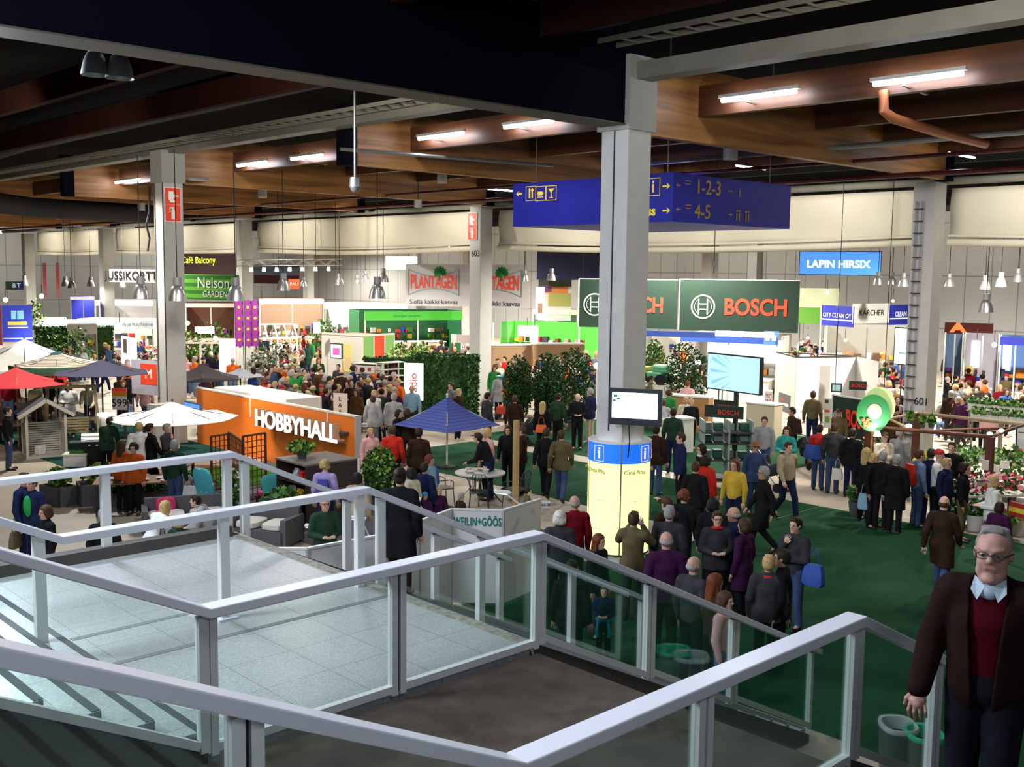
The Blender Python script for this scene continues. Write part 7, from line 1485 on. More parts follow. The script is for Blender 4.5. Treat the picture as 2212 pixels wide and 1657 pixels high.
for (x, y, z, e, tg) in ((27.5, 52.5, -1.5, 260, (29.2, 52, -4)), (28.0, 70, -1.5, 500, (29.4, 70.6, -3.8)), (40, 31, -.5, 500, (42, 30, -5)), (33, 47, -.5, 600, (36, 50, -5)), (29, 36, -.4, 700, (30, 38, -5.4)), (46, 24, -.5, 500, (48, 26, -5)), (26, 44, -.5, 500, (27, 47, -5))):
    light('SPOT', 'stand_light', (x, y, z), e, (1, .97, .9), .15, tg, 130)
# bins below the stairs
def bin_(label, px, py, c, x=None):
    p = onz(px, py, FZ+.85); t = thing('recycling_bin', label, 'bin', (p[0], p[1], FZ), YAW); n = 28
    def ring(r, z): return [(r*1.0*math.copysign(abs(math.cos(2*PI*k/n))**.7, math.cos(2*PI*k/n)), r*.85*math.copysign(abs(math.sin(2*PI*k/n))**.7, math.sin(2*PI*k/n)), z) for k in range(n)]
    R_ = [ring(.17, 0), ring(.20, .55), ring(.21, .74), ring(.22, .80)]; vs = sum(R_, []); fs = [(i*n+k, i*n+(k+1) % n, (i+1)*n+(k+1) % n, (i+1)*n+k) for i in range(3) for k in range(n)]+[tuple(range(n-1, -1, -1))]
    MB().add(vs, fs).build('body', mat('bin_body', (.11, .12, .12), .4), t, smooth=True)
    R_ = [ring(.222, .80), ring(.228, .83), ring(.215, .855), ring(.185, .845), ring(.178, .70)]; vs = sum(R_, []); fs = [(i*n+k, i*n+(k+1) % n, (i+1)*n+(k+1) % n, (i+1)*n+k) for i in range(4) for k in range(n)]
    MB().add(vs, fs).build('rim', c, t, smooth=True)
    MB().add(ring(.15, .72), [tuple(range(n))]).build('liner', BLACK, t)
bin_('recycling bin with a pale grey rim below the stairs', 1941, 1562, mat('rim_grey', (.55, .57, .58), .35)); bin_('recycling bin with a bright green rim beside the grey one', 1997, 1580, mat('rim_green2', (.05, .50, .30), .35))
# ================================================================== people, named one by one
G = person
# queue and talkers in front of the column, nearest first
P = [
 (1242,1071,1.80,-160,'maroon','charcoal','grey','bald','stand','short','bald person in a maroon jacket seen from behind beside the lit drum'),
 (1209,1104,1.72,175,'charcoal','black','white','bob','stand','mid','person with big white hair in a dark coat at the railing peak'),
 (1293,1154,1.62,60,'black','charcoal','auburn','long','stand','short','person with long reddish hair at the drum foot'),
 (1369,1106,1.78,165,'olive','charcoal','brown','short','photo','mid','person in an olive brown jacket holding a camera up'),
 (1441,1073,1.76,-140,'dkbrown','charcoal','brown','short','point','mid','person in dark brown pointing at the lit yellow panel'),
 (1446,1093,1.80,170,'charcoal','black','grey','short','stand','short','grey haired person in a charcoal jacket below the pointing arm'),
 (1478,1060,1.66,150,'black','black','auburn','curly','stand','short','person with curly auburn hair and a black top'),
 (1541,1076,1.70,170,'black','black','black','bob','stand','mid','person with black bobbed hair in the middle of the queue'),
 (1550,1104,1.74,10,'charcoal','black','brown','short','hold','mid','person with glasses and a red scarf facing the stairs'),
 (1587,1095,1.76,-100,'navy','charcoal','grey','bald','stand','short','balding person in navy looking left in the queue'),
 (1609,1121,1.66,-120,'purple','black','brown','bob','stand','long','person in a long dark purple coat in the queue'),
 (1440,1149,1.86,-170,'purple','black','grey','bald','stand','mid','large bald person in a dark plum jacket behind the railing'),
 (1498,1202,1.80,140,'charcoal','black','grey','bald','stand','short','bald person looking down right behind the railing'),
 (1544,1240,1.66,120,'dkbrown','black','auburn','long','stand','short','person with long reddish hair near the stair rail'),
 (1661,1200,1.70,175,'charcoal','black','blond','short','stand','mid','blond short haired person with a red collar seen from behind'),
 (1692,1187,1.76,-95,'black','black','dark','short','stand','mid','dark haired person in profile beside the blond one'),
 (1720,1117,1.80,-35,'charcoal','denim','dark','short','think','short','dark haired person with a hand at the chest and blue bag'),
 (1235,1212,1.66,170,'black','black','dark','short','stand','mid','dark figure seen through the glass by the railing post'),
 # walkers on the green carpet
 (1213,930,1.76,170,'olive','denim','brown','short','walk','mid','person in a grey olive coat and jeans walking away'),
 (1180,925,1.74,170,'black','black','brown','short','walk','mid','person all in black walking beside the olive coat'),
 (1418,920,1.76,165,'dkbrown','denim','dark','short','stand','mid','person in a dark brown jacket right of the thick column'),
 (1455,882,1.82,170,'dkgreen','navy','dark','short','stand','short','tall person in a dark green sweater beyond the screen'),
 (1472,935,1.82,-80,'navy','black','brown','short','stand','mid','person in a navy suit with blue shirt looking left'),
 (1516,960,1.68,-70,'black','black','dark','bob','stand','mid','person with glasses and a white collar facing left'),
 (1525,985,1.62,150,'red','black','dark','bob','stand','mid','person in a bright red jacket behind the queue'),
 (1503,998,1.72,170,'black','black','brown','short','stand','mid','person in black close behind the red jacket'),
 (1588,992,1.70,-25,'mustard','navy','auburn','long','stand','short','person in a mustard yellow top carrying a coat'),
 (1633,955,1.70,10,'denim','denim','straw','hat','stand','mid','person in a straw hat and blue jacket with a stroller'),
 (1652,900,1.78,-5,'lgrey','denim','brown','short','stand','short','person in a pale grey printed sweatshirt'),
 (1651,1008,1.80,-75,'black','black','grey','short','walk','long','grey haired person with glasses striding left in a black coat'),
 (1703,955,1.78,35,'beige','navy','brown','short','walk','short','person in a beige sweater walking with dark trousers'),
 (1700,922,1.66,-10,'teal','navy','brown','bob','hold','short','person in a turquoise shirt pushing a pram'),
 (1712,880,1.74,-70,'dkbrown','charcoal','dark','short','stand','mid','person with a dark backpack beyond the turquoise shirt'),
 (1757,845,1.84,175,'olive','navy','brown','short','stand','short','tall person in an olive sweater facing the white stand'),
 (1771,918,1.70,170,'red','denim','dark','short','stand','short','person in red and dark with a big blue bag'),
 (1803,915,1.80,170,'charcoal','denim','brown','short','stand','short','person in a blue grey shirt beside the blue bag'),
 (1842,926,1.74,160,'black','navy','dark','short','stand','mid','dark figure under the round green sign'),
 (1813,883,1.68,-15,'olive','charcoal','brown','cap','stand','short','person in an olive jacket before the leaning tool banner'),
 (1872,968,1.68,150,'black','black','blond','long','stand','mid','blond curly person at the left of the dark group'),
 (1889,980,1.66,60,'black','black','blond','bob','stand','short','blond person turning right in the dark group'),
 (1908,975,1.74,175,'black','black','grey','short','stand','mid','grey haired person in black, middle of the dark group'),
 (1938,983,1.72,175,'black','black','grey','short','stand','long','grey haired person in a long black coat at the queue'),
 (1911,935,1.68,20,'cream','charcoal','brown','cap','think','short','person in a pale jacket with a hand at the mouth'),
 (1945,925,1.80,150,'grey','denim','grey','short','stand','mid','person in a grey jacket bending behind the queue'),
 (1986,972,1.74,120,'ldenim','denim','brown','short','stand','short','person with a red backpack beside column 601'),
 (2012,970,1.74,170,'navy','navy','dark','short','stand','short','person in navy behind the red cap'),
 (2028,972,1.76,80,'white','black','red','beanie','think','short','person in a white jacket and a red cap'),
 (2057,955,1.82,-10,'black','black','brown','short','stand','short','tall person in black facing the stairs at the stall'),
 (2045,990,1.66,60,'navy','navy','blond','short','stand','short','blond person in navy next to the red cap'),
 (2083,1000,1.68,80,'black','olive','dark','bob','stand','short','dark haired person in black browsing the stall'),
 (2146,1028,1.66,-75,'white','denim','blond','bob','hold','mid','blond person with glasses in a white jacket at right'),
 (2160,1085,1.40,160,'purple','denim','dark','bob','stand','short','child with dark hair beside the white jacket'),
 (2040,1072,1.78,165,'dkbrown','denim','brown','bald','walk','long','hooded person in a brown coat and jeans walking away'),
 # middle
 (1172,868,1.66,170,'black','black','blond','long','stand','mid','blond person in black bending over a pushchair'),
 (1206,850,1.76,150,'dkgreen','black','dark','short','stand','short','person in a dark green vest and white sleeves'),
 (1248,850,1.78,5,'black','black','brown','bald','hold','short','person in black facing the stairs with folded hands'),
 (1276,839,1.80,-120,'navy','beige','grey','short','stand','mid','person in a navy coat and beige trousers by the column'),
 (1236,808,1.74,0,'black','black','brown','short','stand','short','person in black against the tallest conifer'),
 (1200,815,1.68,10,'grey','black','brown','long','stand','short','long haired person in grey between the conifers'),
 (1053,848,1.78,120,'charcoal','charcoal','dark','short','stand','short','dark haired person at the foot of column 603'),
 (990,840,1.70,60,'dkbrown','black','blond','short','stand','mid','pale haired person just above the blue parasol'),
 (975,826,1.74,-60,'grey','charcoal','brown','short','stand','short','person in grey before the hedge'),
 (890,832,1.80,-10,'sky','charcoal','grey','bald','stand','short','person in a dark vest over a pale blue shirt'),
 (860,818,1.78,-50,'orange','black','blond','short','stand','short','blond person in an orange shirt'),
 (851,850,1.80,170,'lgrey','grey','grey','short','stand','mid','large person in a light grey coat'),
 (1112,855,1.70,170,'dkbrown','black','brown','short','walk','mid','person in brown walking away right of the blue parasol'),
 (806,855,1.74,170,'lgrey','grey','brown','short','stand','mid','person in pale grey right of the vertical sign'),
 (879,882,1.66,170,'dkbrown','black','brown','bob','stand','mid','person in a reddish brown coat left of the blue parasol'),
 (861,885,1.62,60,'black','black','black','bob','stand','short','person in black with glasses at the parasol edge'),
 # below the parasol
 (800,925,1.60,20,'pink','charcoal','blond','short','stand','short','person in a pink vest at the end of the orange wall'),
 (848,920,1.76,175,'red','black','brown','short','stand','short','person in a bright red orange sweater with a shoulder bag'),
 (905,925,1.78,170,'dkbrown','black','dark','short','stand','mid','person in a dark brown coat under the blue parasol'),
 (1052,925,1.70,-60,'pink','black','blond','bob','stand','short','person in a pale pink jacket under the parasol edge'),
 (1058,922+15,1.74,-110,'black','navy','dark','short','lean','short','person in black leaning over the patio chairs'),
 (1098,920,1.64,-10,'black','black','dark','long','stand','short','person with glasses facing the stairs left of the log post'),
 (1128,920,1.74,-100,'dkbrown','black','brown','short','stand','mid','person in a brown jacket right of the log post'),
 (928,985,1.55,60,'sky','charcoal','auburn','curly','stand','short','child with curly red hair in a pale blue shirt'),
 (948,1053,1.12,-10,'purple','black','blond','long','stand','mid','small child with long blond hair looking left'),
 (917,1000,1.62,150,'navy','navy','dark','short','stand','mid','person in a dark navy coat behind the white shirt'),
 (888,1012,1.62,-130,'cream','black','black','bob','stand','short','black haired person in a cream shirt'),
 (918,1064,1.08,160,'purple','black','lblue','beanie','stand','short','small child in a blue knitted hat'),
 (996,1065,1.10,120,'dkbrown','black','grey','short','stand','short','grey haired head just above the white panels'),
 (1140,1054,1.10,100,'olive','black','dark','short','stand','short','dark haired child head right of the arm lamp'),
 # stairs
 (853,1019,1.72,165,'black','dkbrown','dark','bun','stand','long','person with tied dark hair in a long black coat on the stairs'),
 # left stand
 (702,995,1.66,165,'lilac','navy','blond','curly','stand','short','curly blond person in lilac with a blue backpack'),
 (772,1022,1.60,160,'beige','grey','black','bob','stand','mid','dark haired person in beige at the orange wall end'),
 (702,1072,1.76,15,'dkgreen','black','brown','bald','hold','mid','balding person with glasses in dark green behind the rail'),
 (376,951,1.74,150,'dkgreen','denim','grey','short','stand','short','close cropped person in dark green holding a white bag'),
 (262,952,1.64,140,'print','black','brown','long','stand','mid','person with long hair in an orange printed tunic, left'),
 (288,958,1.62,-20,'print','black','dark','curly','stand','mid','dark haired person in an orange printed tunic, right'),
 (50,1022,1.78,60,'navy','navy','brown','short','stand','mid','person in a dark jacket with a yellow strap at far left'),
 (68,1030,1.74,-40,'navy','navy','brown','short','stand','mid','person with a bright green shirt front at far left'),
 (99,1092,1.62,-70,'black','navy','brown','bob','stand','short','dark haired person looking left behind the low rail'),
 (223,1098,1.62,170,'black','black','grey','short','stand','mid','grey haired person in black beside the far rail post'),
 (325,1088,1.60,120,'white','white','blond','long','lean','mid','blond person in a white coat with a dark bag'),
 (386,1118,1.30,170,'dkgreen','black','blond','bob','stand','short','blond child seen from behind next to the white coat'),
 (455,1070,1.50,-100,'lgrey','grey','dark','short','lean','short','dark haired person bending over the ivory sofa'),
 (192,828,1.74,-10,'cream','charcoal','brown','bald','lean','short','balding person in a pale shirt leaning over a table'),
 (266,822,1.62,20,'black','black','auburn','bob','stand','short','person with auburn hair behind the price board'),
 (318,805,1.80,20,'white','black','blond','short','think','mid','person in a white shirt and black jacket by the column'),
 (300,912,1.76,175,'white','navy','blond','short','walk','mid','person in a white quilted vest below the white parasol'),
 (322,915,1.72,120,'black','black','dark','short','walk','mid','person in black beside the white quilted vest'),
 (360,915,1.70,60,'charcoal','black','grey','short','think','mid','person in dark clothes with an arm raised by the wall'),
 (90,782,1.7,10,'black','black','dark','short','stand','short','dark haired person behind the slatted shelter'),
 (15,880,1.72,80,'black','denim','dark','short','stand','short','dark figure standing at the extreme left edge'),
 (228,905,1.70,160,'dkgreen','black','dark','short','lean','mid','dark figure bending behind the barbecue'),
 (562,828,1.66,0,'navy','navy','brown','short','stand','short','person in a black and white striped sweater'),
 (582,825,1.66,0,'white','navy','dark','short','stand','short','person in white next to the striped sweater'),
 (1430,836+30,1.72,170,'lgrey','black','brown','short','lean','short','person in light grey bending at the bar counter'),
 (1482,858,1.60,0,'cream','grey','blond','bob','stand','short','pale haired person facing the stairs at the bar counter'),
 (1494,862,1.60,10,'black','black','blond','short','stand','short','fair haired person in a dark jacket at the counter'),
]
BY = {}
for row in P:
    px, py, H, ang, top, bot, hair, style, ps, ln, lab = row
    kw = {}
    if 'on the stairs' in lab:
        X, Y = 8.38, 10.9; kw = dict(XY=(X, Y), zf=LZ-0.164*6); H = 1.70
    BY[lab] = G(px, py, H, ang, top, bot, hair, style, ps, ln, lab, wide=1.06 if 'large' in lab or 'quilted' in lab else 1.0, skirt='print' == top and False, **kw)
def find(s): return next(v for k, v in BY.items() if s in k)
for s in ('with glasses and a red scarf', 'grey haired person with glasses striding', 'balding person with glasses', 'person with glasses and a white collar', 'blond person with glasses'): 
    t = find(s); glasses(t, next(r[8] for r in P if s in r[10]))
def scarf(t, c, ps='stand'):
    hd = POSES[ps]['head']; o = MB().tube([(hd[0]-.01+.075*math.cos(a), .075*math.sin(a), hd[2]-.155+.02*math.cos(a)) for a in [2*PI*k/14 for k in range(15)]], .028, 8).build('scarf', CLOTH, t, smooth=True); o.color = (*c, 1)
scarf(find('red scarf'), CL['red'], 'hold'); scarf(find('red collar'), CL['red']); scarf(find('white collar'), CL['white'])
bag(find('hand at the chest and blue bag'), CL['blue'], (.02, .36, .95), (.14, .36, .34), 'shoulder_bag', 'big blue shoulder bag on the dark haired person with hand at chest')
bag(find('red and dark with a big blue bag'), CL['blue'], (-.16, .12, 1.05), (.12, .46, .36), 'shopping_bag', 'big blue shopping bag with white print on the person in red')
bag(find('red backpack'), CL['red'], (-.20, 0, 1.22), (.20, .32, .46), 'backpack', 'red backpack worn beside column 601', strap=False)
bag(find('blue backpack'), (.06, .06, .35), (-.18, 0, 1.20), (.14, .26, .34), 'backpack', 'small blue backpack on the lilac top', strap=False)
bag(find('dark backpack'), CL['dkbrown'], (-.18, 0, 1.2), (.18, .32, .44), 'backpack', 'dark brown backpack beyond the turquoise shirt', strap=False)
bag(find('holding a white bag'), CL['white'], (.05, -.33, .52), (.12, .34, .42), 'shopping_bag', 'white printed shopping bag beside the dark green sweater')
bag(find('white coat with a dark bag'), CL['navy'], (.05, -.32, .86), (.12, .30, .24), 'handbag', 'dark handbag hanging on the white coat')
bag(find('yellow strap'), CL['olive'], (.0, -.34, .62), (.12, .30, .30), 'handbag', 'olive bag carried at the far left below the rail')
bag(find('bending over a pushchair'), CL['orange'], (-.16, .0, .92), (.14, .34, .24), 'shoulder_bag', 'orange bag behind the blond person in black')
bag(find('dark figure under the round'), CL['white'], (0, .34, .55), (.10, .26, .30), 'carrier_bag', 'small white carrier bag under the round green sign')
bag(find('dark brown coat under the blue'), CL['blue'], (.02, -.34, .60), (.12, .30, .40), 'shopping_bag', 'blue and white shopping bag under the blue parasol')
bag(find('middle of the dark group'), CL['sky'], (.02, .34, .60), (.10, .30, .36), 'carrier_bag', 'pale blue carrier bag at the foot of the dark group')
bag(find('white jacket and a red cap'), CL['cream'], (-.1, .36, .55), (.12, .34, .42), 'carrier_bag', 'cream carrier bag beside the red cap person')
t = find('bright green shirt'); o = MB().sphere((.135, 0, 1.24), .1, 12, (.5, .85, 2.0)).build('green_shirt', CLOTH, t, smooth=True); o.color = (.03, .35, .08, 1)
t = find('yellow strap'); o = MB().tube([(.02, .14, 1.49), (.12, .10, 1.40), (.165, 0, 1.22), (.15, -.10, 1.05), (.08, -.16, .95)], .018, 6).build('yellow_strap', CLOTH, t, smooth=True); o.color = (.35, .25, .03, 1)
def camera_in_hands():
    t = find('holding a camera up'); M = Matrix.Translation(t.location) @ Matrix.Rotation(t.rotation_euler.z, 4, 'Z'); k = t.scale[2]; p = M @ Vector((.27*k, 0, 1.56*k)); c = thing('compact_camera', 'small dark camera held up by the olive brown jacket', 'camera', p, t.rotation_euler.z); MB().box(-.02, .02, -.05, .05, -.03, .03).build('body', BLACK, c, bevel=.004); MB().tube([(.02, 0, 0), (.045, 0, 0)], .02, 14).build('lens', DARK, c)
camera_in_hands()
# boy by the glass
t = person(1302, 1272, 1.12, -5, 'navy', 'black', 'brown', 'short', 'hold', 'short', 'boy in a dark striped top with turquoise jacket sleeves at the waist', XY=(11.25, 9.85))
o = MB().tube([(.12*math.cos(a)*1.1, .17*math.sin(a), 1.0) for a in [2*PI*k/14 for k in range(15)]], .03, 8); o.tube([(.12, .10, 1.0), (.15, .14, .8), (.14, .13, .62)], .035, 8); o.tube([(.12, -.10, 1.0), (.15, -.14, .8), (.14, -.13, .62)], .035, 8)
o = o.build('tied_jacket', CLOTH, t, smooth=True); o.color = (.02, .28, .42, 1)
# person reaching for the rail (seen by the second stair panel)
t = person(1566, 1279, 1.55, 60, 'pink', 'ldenim', 'brown', 'bob', 'point', 'short', 'person in a striped pink top with one arm on the stair rail', XY=(11.6, 7.05)) if False else person(1566, 1279, 1.58, 70, 'pink', 'ldenim', 'brown', 'bob', 'stand', 'short', 'person in a striped pink top close to the stair glass')
# prams
def pram(label, px, py, rz, c):
    b = onz(px, py, FZ); t = thing('pushchair', label, 'pushchair', (b[0], b[1], FZ), rz); m = mat('pram_fabric', (.04, .04, .05), .8)
    for (x, y) in ((.32, .24), (.32, -.24), (-.30, .26), (-.30, -.26)): MB().tube([(x, y-.025, .12), (x, y+.025, .12)], .12, 16).build('wheel', BLACK, t, smooth=True)
    for y in (-.22, .22): MB().tube([(.32, y, .14), (-.15, y, .62), (-.50, y, 1.02)], .015, 6).build('frame_tube', GALV, t)
    MB().tube([(-.50, -.22, 1.02), (-.50, .22, 1.02)], .018, 8).build('handlebar', DARK, t); cushion(MB(), (.05, 0, .52), (.62, .40, .30), 0, -.3).build('seat_bucket', m, t, smooth=True)
    o = MB(); n = 9
    for k in range(n+1): pass
    o.lathe([(.30*math.cos(a), .30*math.sin(a)) for a in [k*PI/2/8 for k in range(9)]], 14, c=(-.12, 0, .62), a0=PI/2, a1=3*PI/2); o = o.build('hood', mat('pram_hood_'+c, CL[c], .8), t, smooth=True); s = o.modifiers.new('t', 'SOLIDIFY'); s.thickness = .01
pram('dark pushchair with a grey hood near the straw hat', 1662, 1058, YAW+PI+.9, 'grey'); pram('pushchair pushed by the turquoise shirt', 1745, 1010, YAW-.9, 'charcoal'); pram('silver framed pushchair left of the green vest', 1140, 960, YAW+.8, 'charcoal')
# teal carousel item and red cart near column 603
A = onz(1092, 905, FZ); t = thing('garden_cart', 'red garden cart right of the foot of column 603', 'cart', (A[0], A[1], FZ), .6); MB().box(-.4, .4, -.28, .28, .22, .5).build('tray', mat('cart_red', (.5, .04, .02), .5), t, bevel=.03)
for (x, y) in ((.3, .28), (.3, -.28), (-.3, .28), (-.3, -.28)): MB().tube([(x, y-.04, .16), (x, y+.04, .16)], .16, 16).build('wheel', BLACK, t)
A = at(1091, 812, 40); t = thing('water_basin', 'turquoise basin on a stand right of column 603', 'basin', (A[0], A[1], FZ)); H = A[2]-FZ; MB().lathe([(0, H-.18), (.22, H-.15), (.36, H), (.32, H), (.2, H-.12), (0, H-.14)], 20).build('bowl', mat('basin_teal', (.04, .30, .33), .4), t, smooth=True); MB().tube([(0, 0, 0), (0, 0, H-.15)], .06, 8).build('stand', DARK, t)
# ================================================================== the crowd further back
rnd = random.Random(2024)
TOPS = ['black', 'black', 'charcoal', 'navy', 'dkbrown', 'dkbrown', 'grey', 'lgrey', 'olive', 'brown', 'red', 'cream', 'white', 'denim', 'purple', 'dkgreen', 'maroon', 'beige', 'orange', 'blue', 'pink', 'green']
WORD = dict(black='black', charcoal='charcoal', navy='navy', dkbrown='dark brown', grey='grey', lgrey='light grey', olive='olive', brown='brown', red='red', cream='cream', white='white', denim='denim blue', purple='dark purple', dkgreen='dark green', maroon='maroon', beige='beige', orange='orange', blue='blue', pink='pink', green='green')
ZONES = [((545, 785, 862, 850), 40, 'in the crowd left of the hedge'), ((1062, 745, 1290, 815), 30, 'in the crowd right of column 603'), ((1400, 725, 1520, 800), 12, 'near the conifers right of the thick column'), ((1650, 722, 1960, 765), 34, 'in the far crowd below the firm name ring'),
         ((2044, 762, 2215, 866), 36, 'in the cafe crowd right of column 601'), ((82, 738, 335, 778), 11, 'in the crowd beyond the left parasols'), ((402, 738, 505, 775), 10, 'behind the black parasol'), ((862, 735, 1012, 762), 12, 'beyond the tall hedge'), ((5, 800, 325, 836), 9, 'under the left parasols'), ((1885, 775, 1955, 885), 14, 'between the round sign and column 601'), ((560, 720, 700, 775), 14, 'among the far flower tables'), ((1395, 790, 1520, 850), 7, 'around the garden tractor')]
used = [(p[0], p[1]) for p in PEOPLE]; cand = []
for (x0, y0, x1, y1), n, zone in ZONES:
    k = 0; tries = 0
    while k < n and tries < 900:
        tries += 1; px, py = rnd.uniform(x0, x1), rnd.uniform(y0, y1); H = rnd.uniform(1.58, 1.84); sit = 'cafe' in zone and rnd.random() < .75
        q = onz(px, py, FZ+(H if not sit else H*.75))
        if min(math.hypot(q[0]-c_[0], q[1]-c_[1]) for c_ in COLS) < .85 or q[0] > 59 or q[1] > 98 or min((math.hypot(q[0]-a, q[1]-b) for a, b in used), default=9) < (.50 if py < 770 else .56): continue
        used.append((q[0], q[1])); cand.append((px, py, H, sit, zone, q[0], q[1])); k += 1
STY = ['short', 'short', 'short', 'bob', 'long', 'curly', 'bald', 'beanie']; HNM = dict(short='short', bob='bobbed', long='long', curly='curly', bald='thin', beanie='')
HCN = ['dark', 'brown', 'brown', 'auburn', 'blond', 'grey', 'black', 'white']
recs = []
for (px, py, H, sit, zone, x, y) in cand:
    top = rnd.choice(TOPS); style = rnd.choice(STY); hc = rnd.choice(HCN) if style != 'beanie' else rnd.choice(['dark', 'red', 'grey']); ang = rnd.choice([0, 20, -30, 90, -90, 150, 180, -150, 170])+rnd.uniform(-15, 15)
    ps = 'sit' if sit else rnd.choice(['stand', 'stand', 'walk', 'hold', 'think', 'stand']); ln = rnd.choice(['short', 'mid', 'mid', 'long']) if not sit else 'short'
    recs.append([px, py, H, ang, top, rnd.choice(['black', 'navy', 'charcoal', 'denim', 'ldenim', 'dkbrown']), hc, style, ps, ln, zone, x, y])
byk = {}
for r in recs: byk.setdefault((r[10], r[4]), []).append(r)
ORD = ['first', 'second', 'third', 'fourth', 'fifth', 'sixth', 'seventh', 'eighth', 'ninth']
for (zone, top), L in byk.items():
    L.sort(key=lambda r: r[0])
    for i, r in enumerate(L):
        hair = 'a %s hat' % r[6] if r[7] == 'beanie' else '%s hair' % r[6]
        pre = '' if len(L) == 1 else ', %s such from left' % ORD[i]
        lab = '%s %s top%s, %s' % ('seated' if r[8] == 'sit' else 'person', WORD[top], pre, zone)
        lab = lab.replace('person ', 'person in ', 1).replace('seated ', 'seated person in ', 1)
        w = lab.split(); 
        if len(w)+2 <= 16: lab = lab.replace(' top', ' top and '+hair.split()[0]+' hair' if r[7] != 'beanie' else ' top and hat', 1)
        if len(lab.split()) > 16: lab = ' '.join(lab.split()[:16])
        person(0, 0, r[2], r[3], top, r[5], r[6], r[7], r[8], r[9], lab, 'people '+zone, XY=(r[11], r[12]))
        if r[8] == 'sit':
            q = PEOPLE[-1]; st = thing('cafe_chair', 'chair under the '+lab.replace('seated ', '', 1) if len(('chair under the '+lab).split()) <= 16 else 'dark cafe chair under a seated person right of column 601', 'chair', (q[0], q[1], FZ), math.atan2(-q[1], -q[0])+math.radians(r[3]), 'cafe chairs right of column 601')
            k = r[2]/1.75; MB().box(-.2, .2, -.2, .2, .36*k, .39*k).build('seat', DARK, st); MB().box(-.22, -.19, -.2, .2, .39*k, .8).build('backrest', DARK, st)
            for (sx, sy) in ((1, 1), (1, -1), (-1, 1), (-1, -1)): MB().box(sx*.17-.015, sx*.17+.015, sy*.17-.015, sy*.17+.015, 0, .36*k).build('leg', DARK, st)
print('people', len(PEOPLE))
# beyond the individuals: the rest of the distant crowd as one uncountable mass
def crowd_rest():
    r2 = random.Random(99); pts = []
    for (x0, y0, x1, y1), n, zone in ZONES:
        if 'tractor' in zone or 'conifers' in zone or 'parasols' in zone and 'under' in zone: continue
        k = 0; tries = 0
        while k < int(n*1.1) and tries < 1500:
            tries += 1; px, py = r2.uniform(x0, x1), r2.uniform(y0, y1-4); H = r2.uniform(1.58, 1.8); q = onz(px, py, FZ+H)
            if min(math.hypot(q[0]-c_[0], q[1]-c_[1]) for c_ in COLS) < .8 or q[0] > 59 or q[1] > 98 or min(math.hypot(q[0]-a, q[1]-b) for a, b in used) < .42: continue
            used.append((q[0], q[1])); pts.append((q[0], q[1], H)); k += 1
    names = ['skin_a']+sorted(set(TOPS))+['hair_dark', 'hair_brown', 'hair_grey', 'hair_blond']; ms = []
    for nme in names:
        c = (.55, .32, .23) if nme == 'skin_a' else HC[nme[5:]] if nme.startswith('hair_') else CL[nme]; ms.append(mat('crowd_'+nme, c, .8))
    lib = []
    for ps in ('stand', 'hold', 'walk', 'think'):
        J = POSES.get(ps) or pose(ps); f = SDF((-.45, -.42, -.02), (.75, .42, 1.80), .03); head_sdf(f, J['head']); f.cap(J['neck']-V3(0, 0, .05), J['head'], .06, .055, .02)
        for S in 'lr': f.cap(J['wr'+S], J['wr'+S]+J['hd'+S]/np.linalg.norm(J['hd'+S])*.12, .035, .025, .02)
        parts = [f.mesh('m', SKIN), top_mesh(J, .034, 'm', .82), legs_mesh(J, .034, 'm')]; hm = SDF((-.25, -.22, -.38), (.22, .22, .26), .03); hm.ell((-.02, 0, .045), (.115, .1, .105), 0, lambda P: P[..., 0]-.05); hh = hm.mesh('m', SKIN); hh.transform(Matrix.Translation(Vector(J['head']))); parts.append(hh)
        L = []
        for me in parts:
            v = np.empty(len(me.vertices)*3, np.float32); me.vertices.foreach_get('co', v); q = np.empty(len(me.loops), np.int32); me.loops.foreach_get('vertex_index', q); L.append((v.reshape(-1, 3), q.reshape(-1, 4))); bpy.data.meshes.remove(me)
        lib.append(L)
    VV = []; QQ = []; MM = []; o0 = 0
    for (x, y, H) in pts:
        L = r2.choice(lib); a = r2.uniform(0, 2*PI); k = H/1.75; c, s_ = math.cos(a)*k, math.sin(a)*k; R = np.array([[c, s_, 0], [-s_, c, 0], [0, 0, k]])
        cols = [0, 1+names[1:].index(r2.choice(TOPS)), 1+names[1:].index(r2.choice(['black', 'navy', 'charcoal', 'denim'])), names.index(r2.choice(['hair_dark', 'hair_brown', 'hair_grey', 'hair_blond', 'hair_dark']))]
        for (v, q), ci in zip(L, cols): VV.append(v@R+np.array([x, y, FZ])); QQ.append(q+o0); MM.append(np.full(len(q), ci)); o0 += len(v)
    V = np.concatenate(VV); Q = np.concatenate(QQ); Mi = np.concatenate(MM); me = bpy.data.meshes.new('crowd'); me.vertices.add(len(V)); me.vertices.foreach_set('co', V.astype(np.float32).ravel()); me.loops.add(len(Q)*4)
    me.loops.foreach_set('vertex_index', Q.astype(np.int32).ravel()); me.polygons.add(len(Q)); me.polygons.foreach_set('loop_start', np.arange(0, len(Q)*4, 4, dtype=np.int32)); me.polygons.foreach_set('loop_total', np.full(len(Q), 4, np.int32))
    for m in ms: me.materials.append(m)
    me.polygons.foreach_set('material_index', Mi.astype(np.int32)); me.update(calc_edges=True); me.polygons.foreach_set('use_smooth', [True]*len(Q))
    o = bpy.data.objects.new('crowd', me); COL.objects.link(o); tag(o, 'the rest of the dense crowd far back among the stands', 'crowd', kind='stuff'); print('rest', len(pts), len(Q))
crowd_rest()
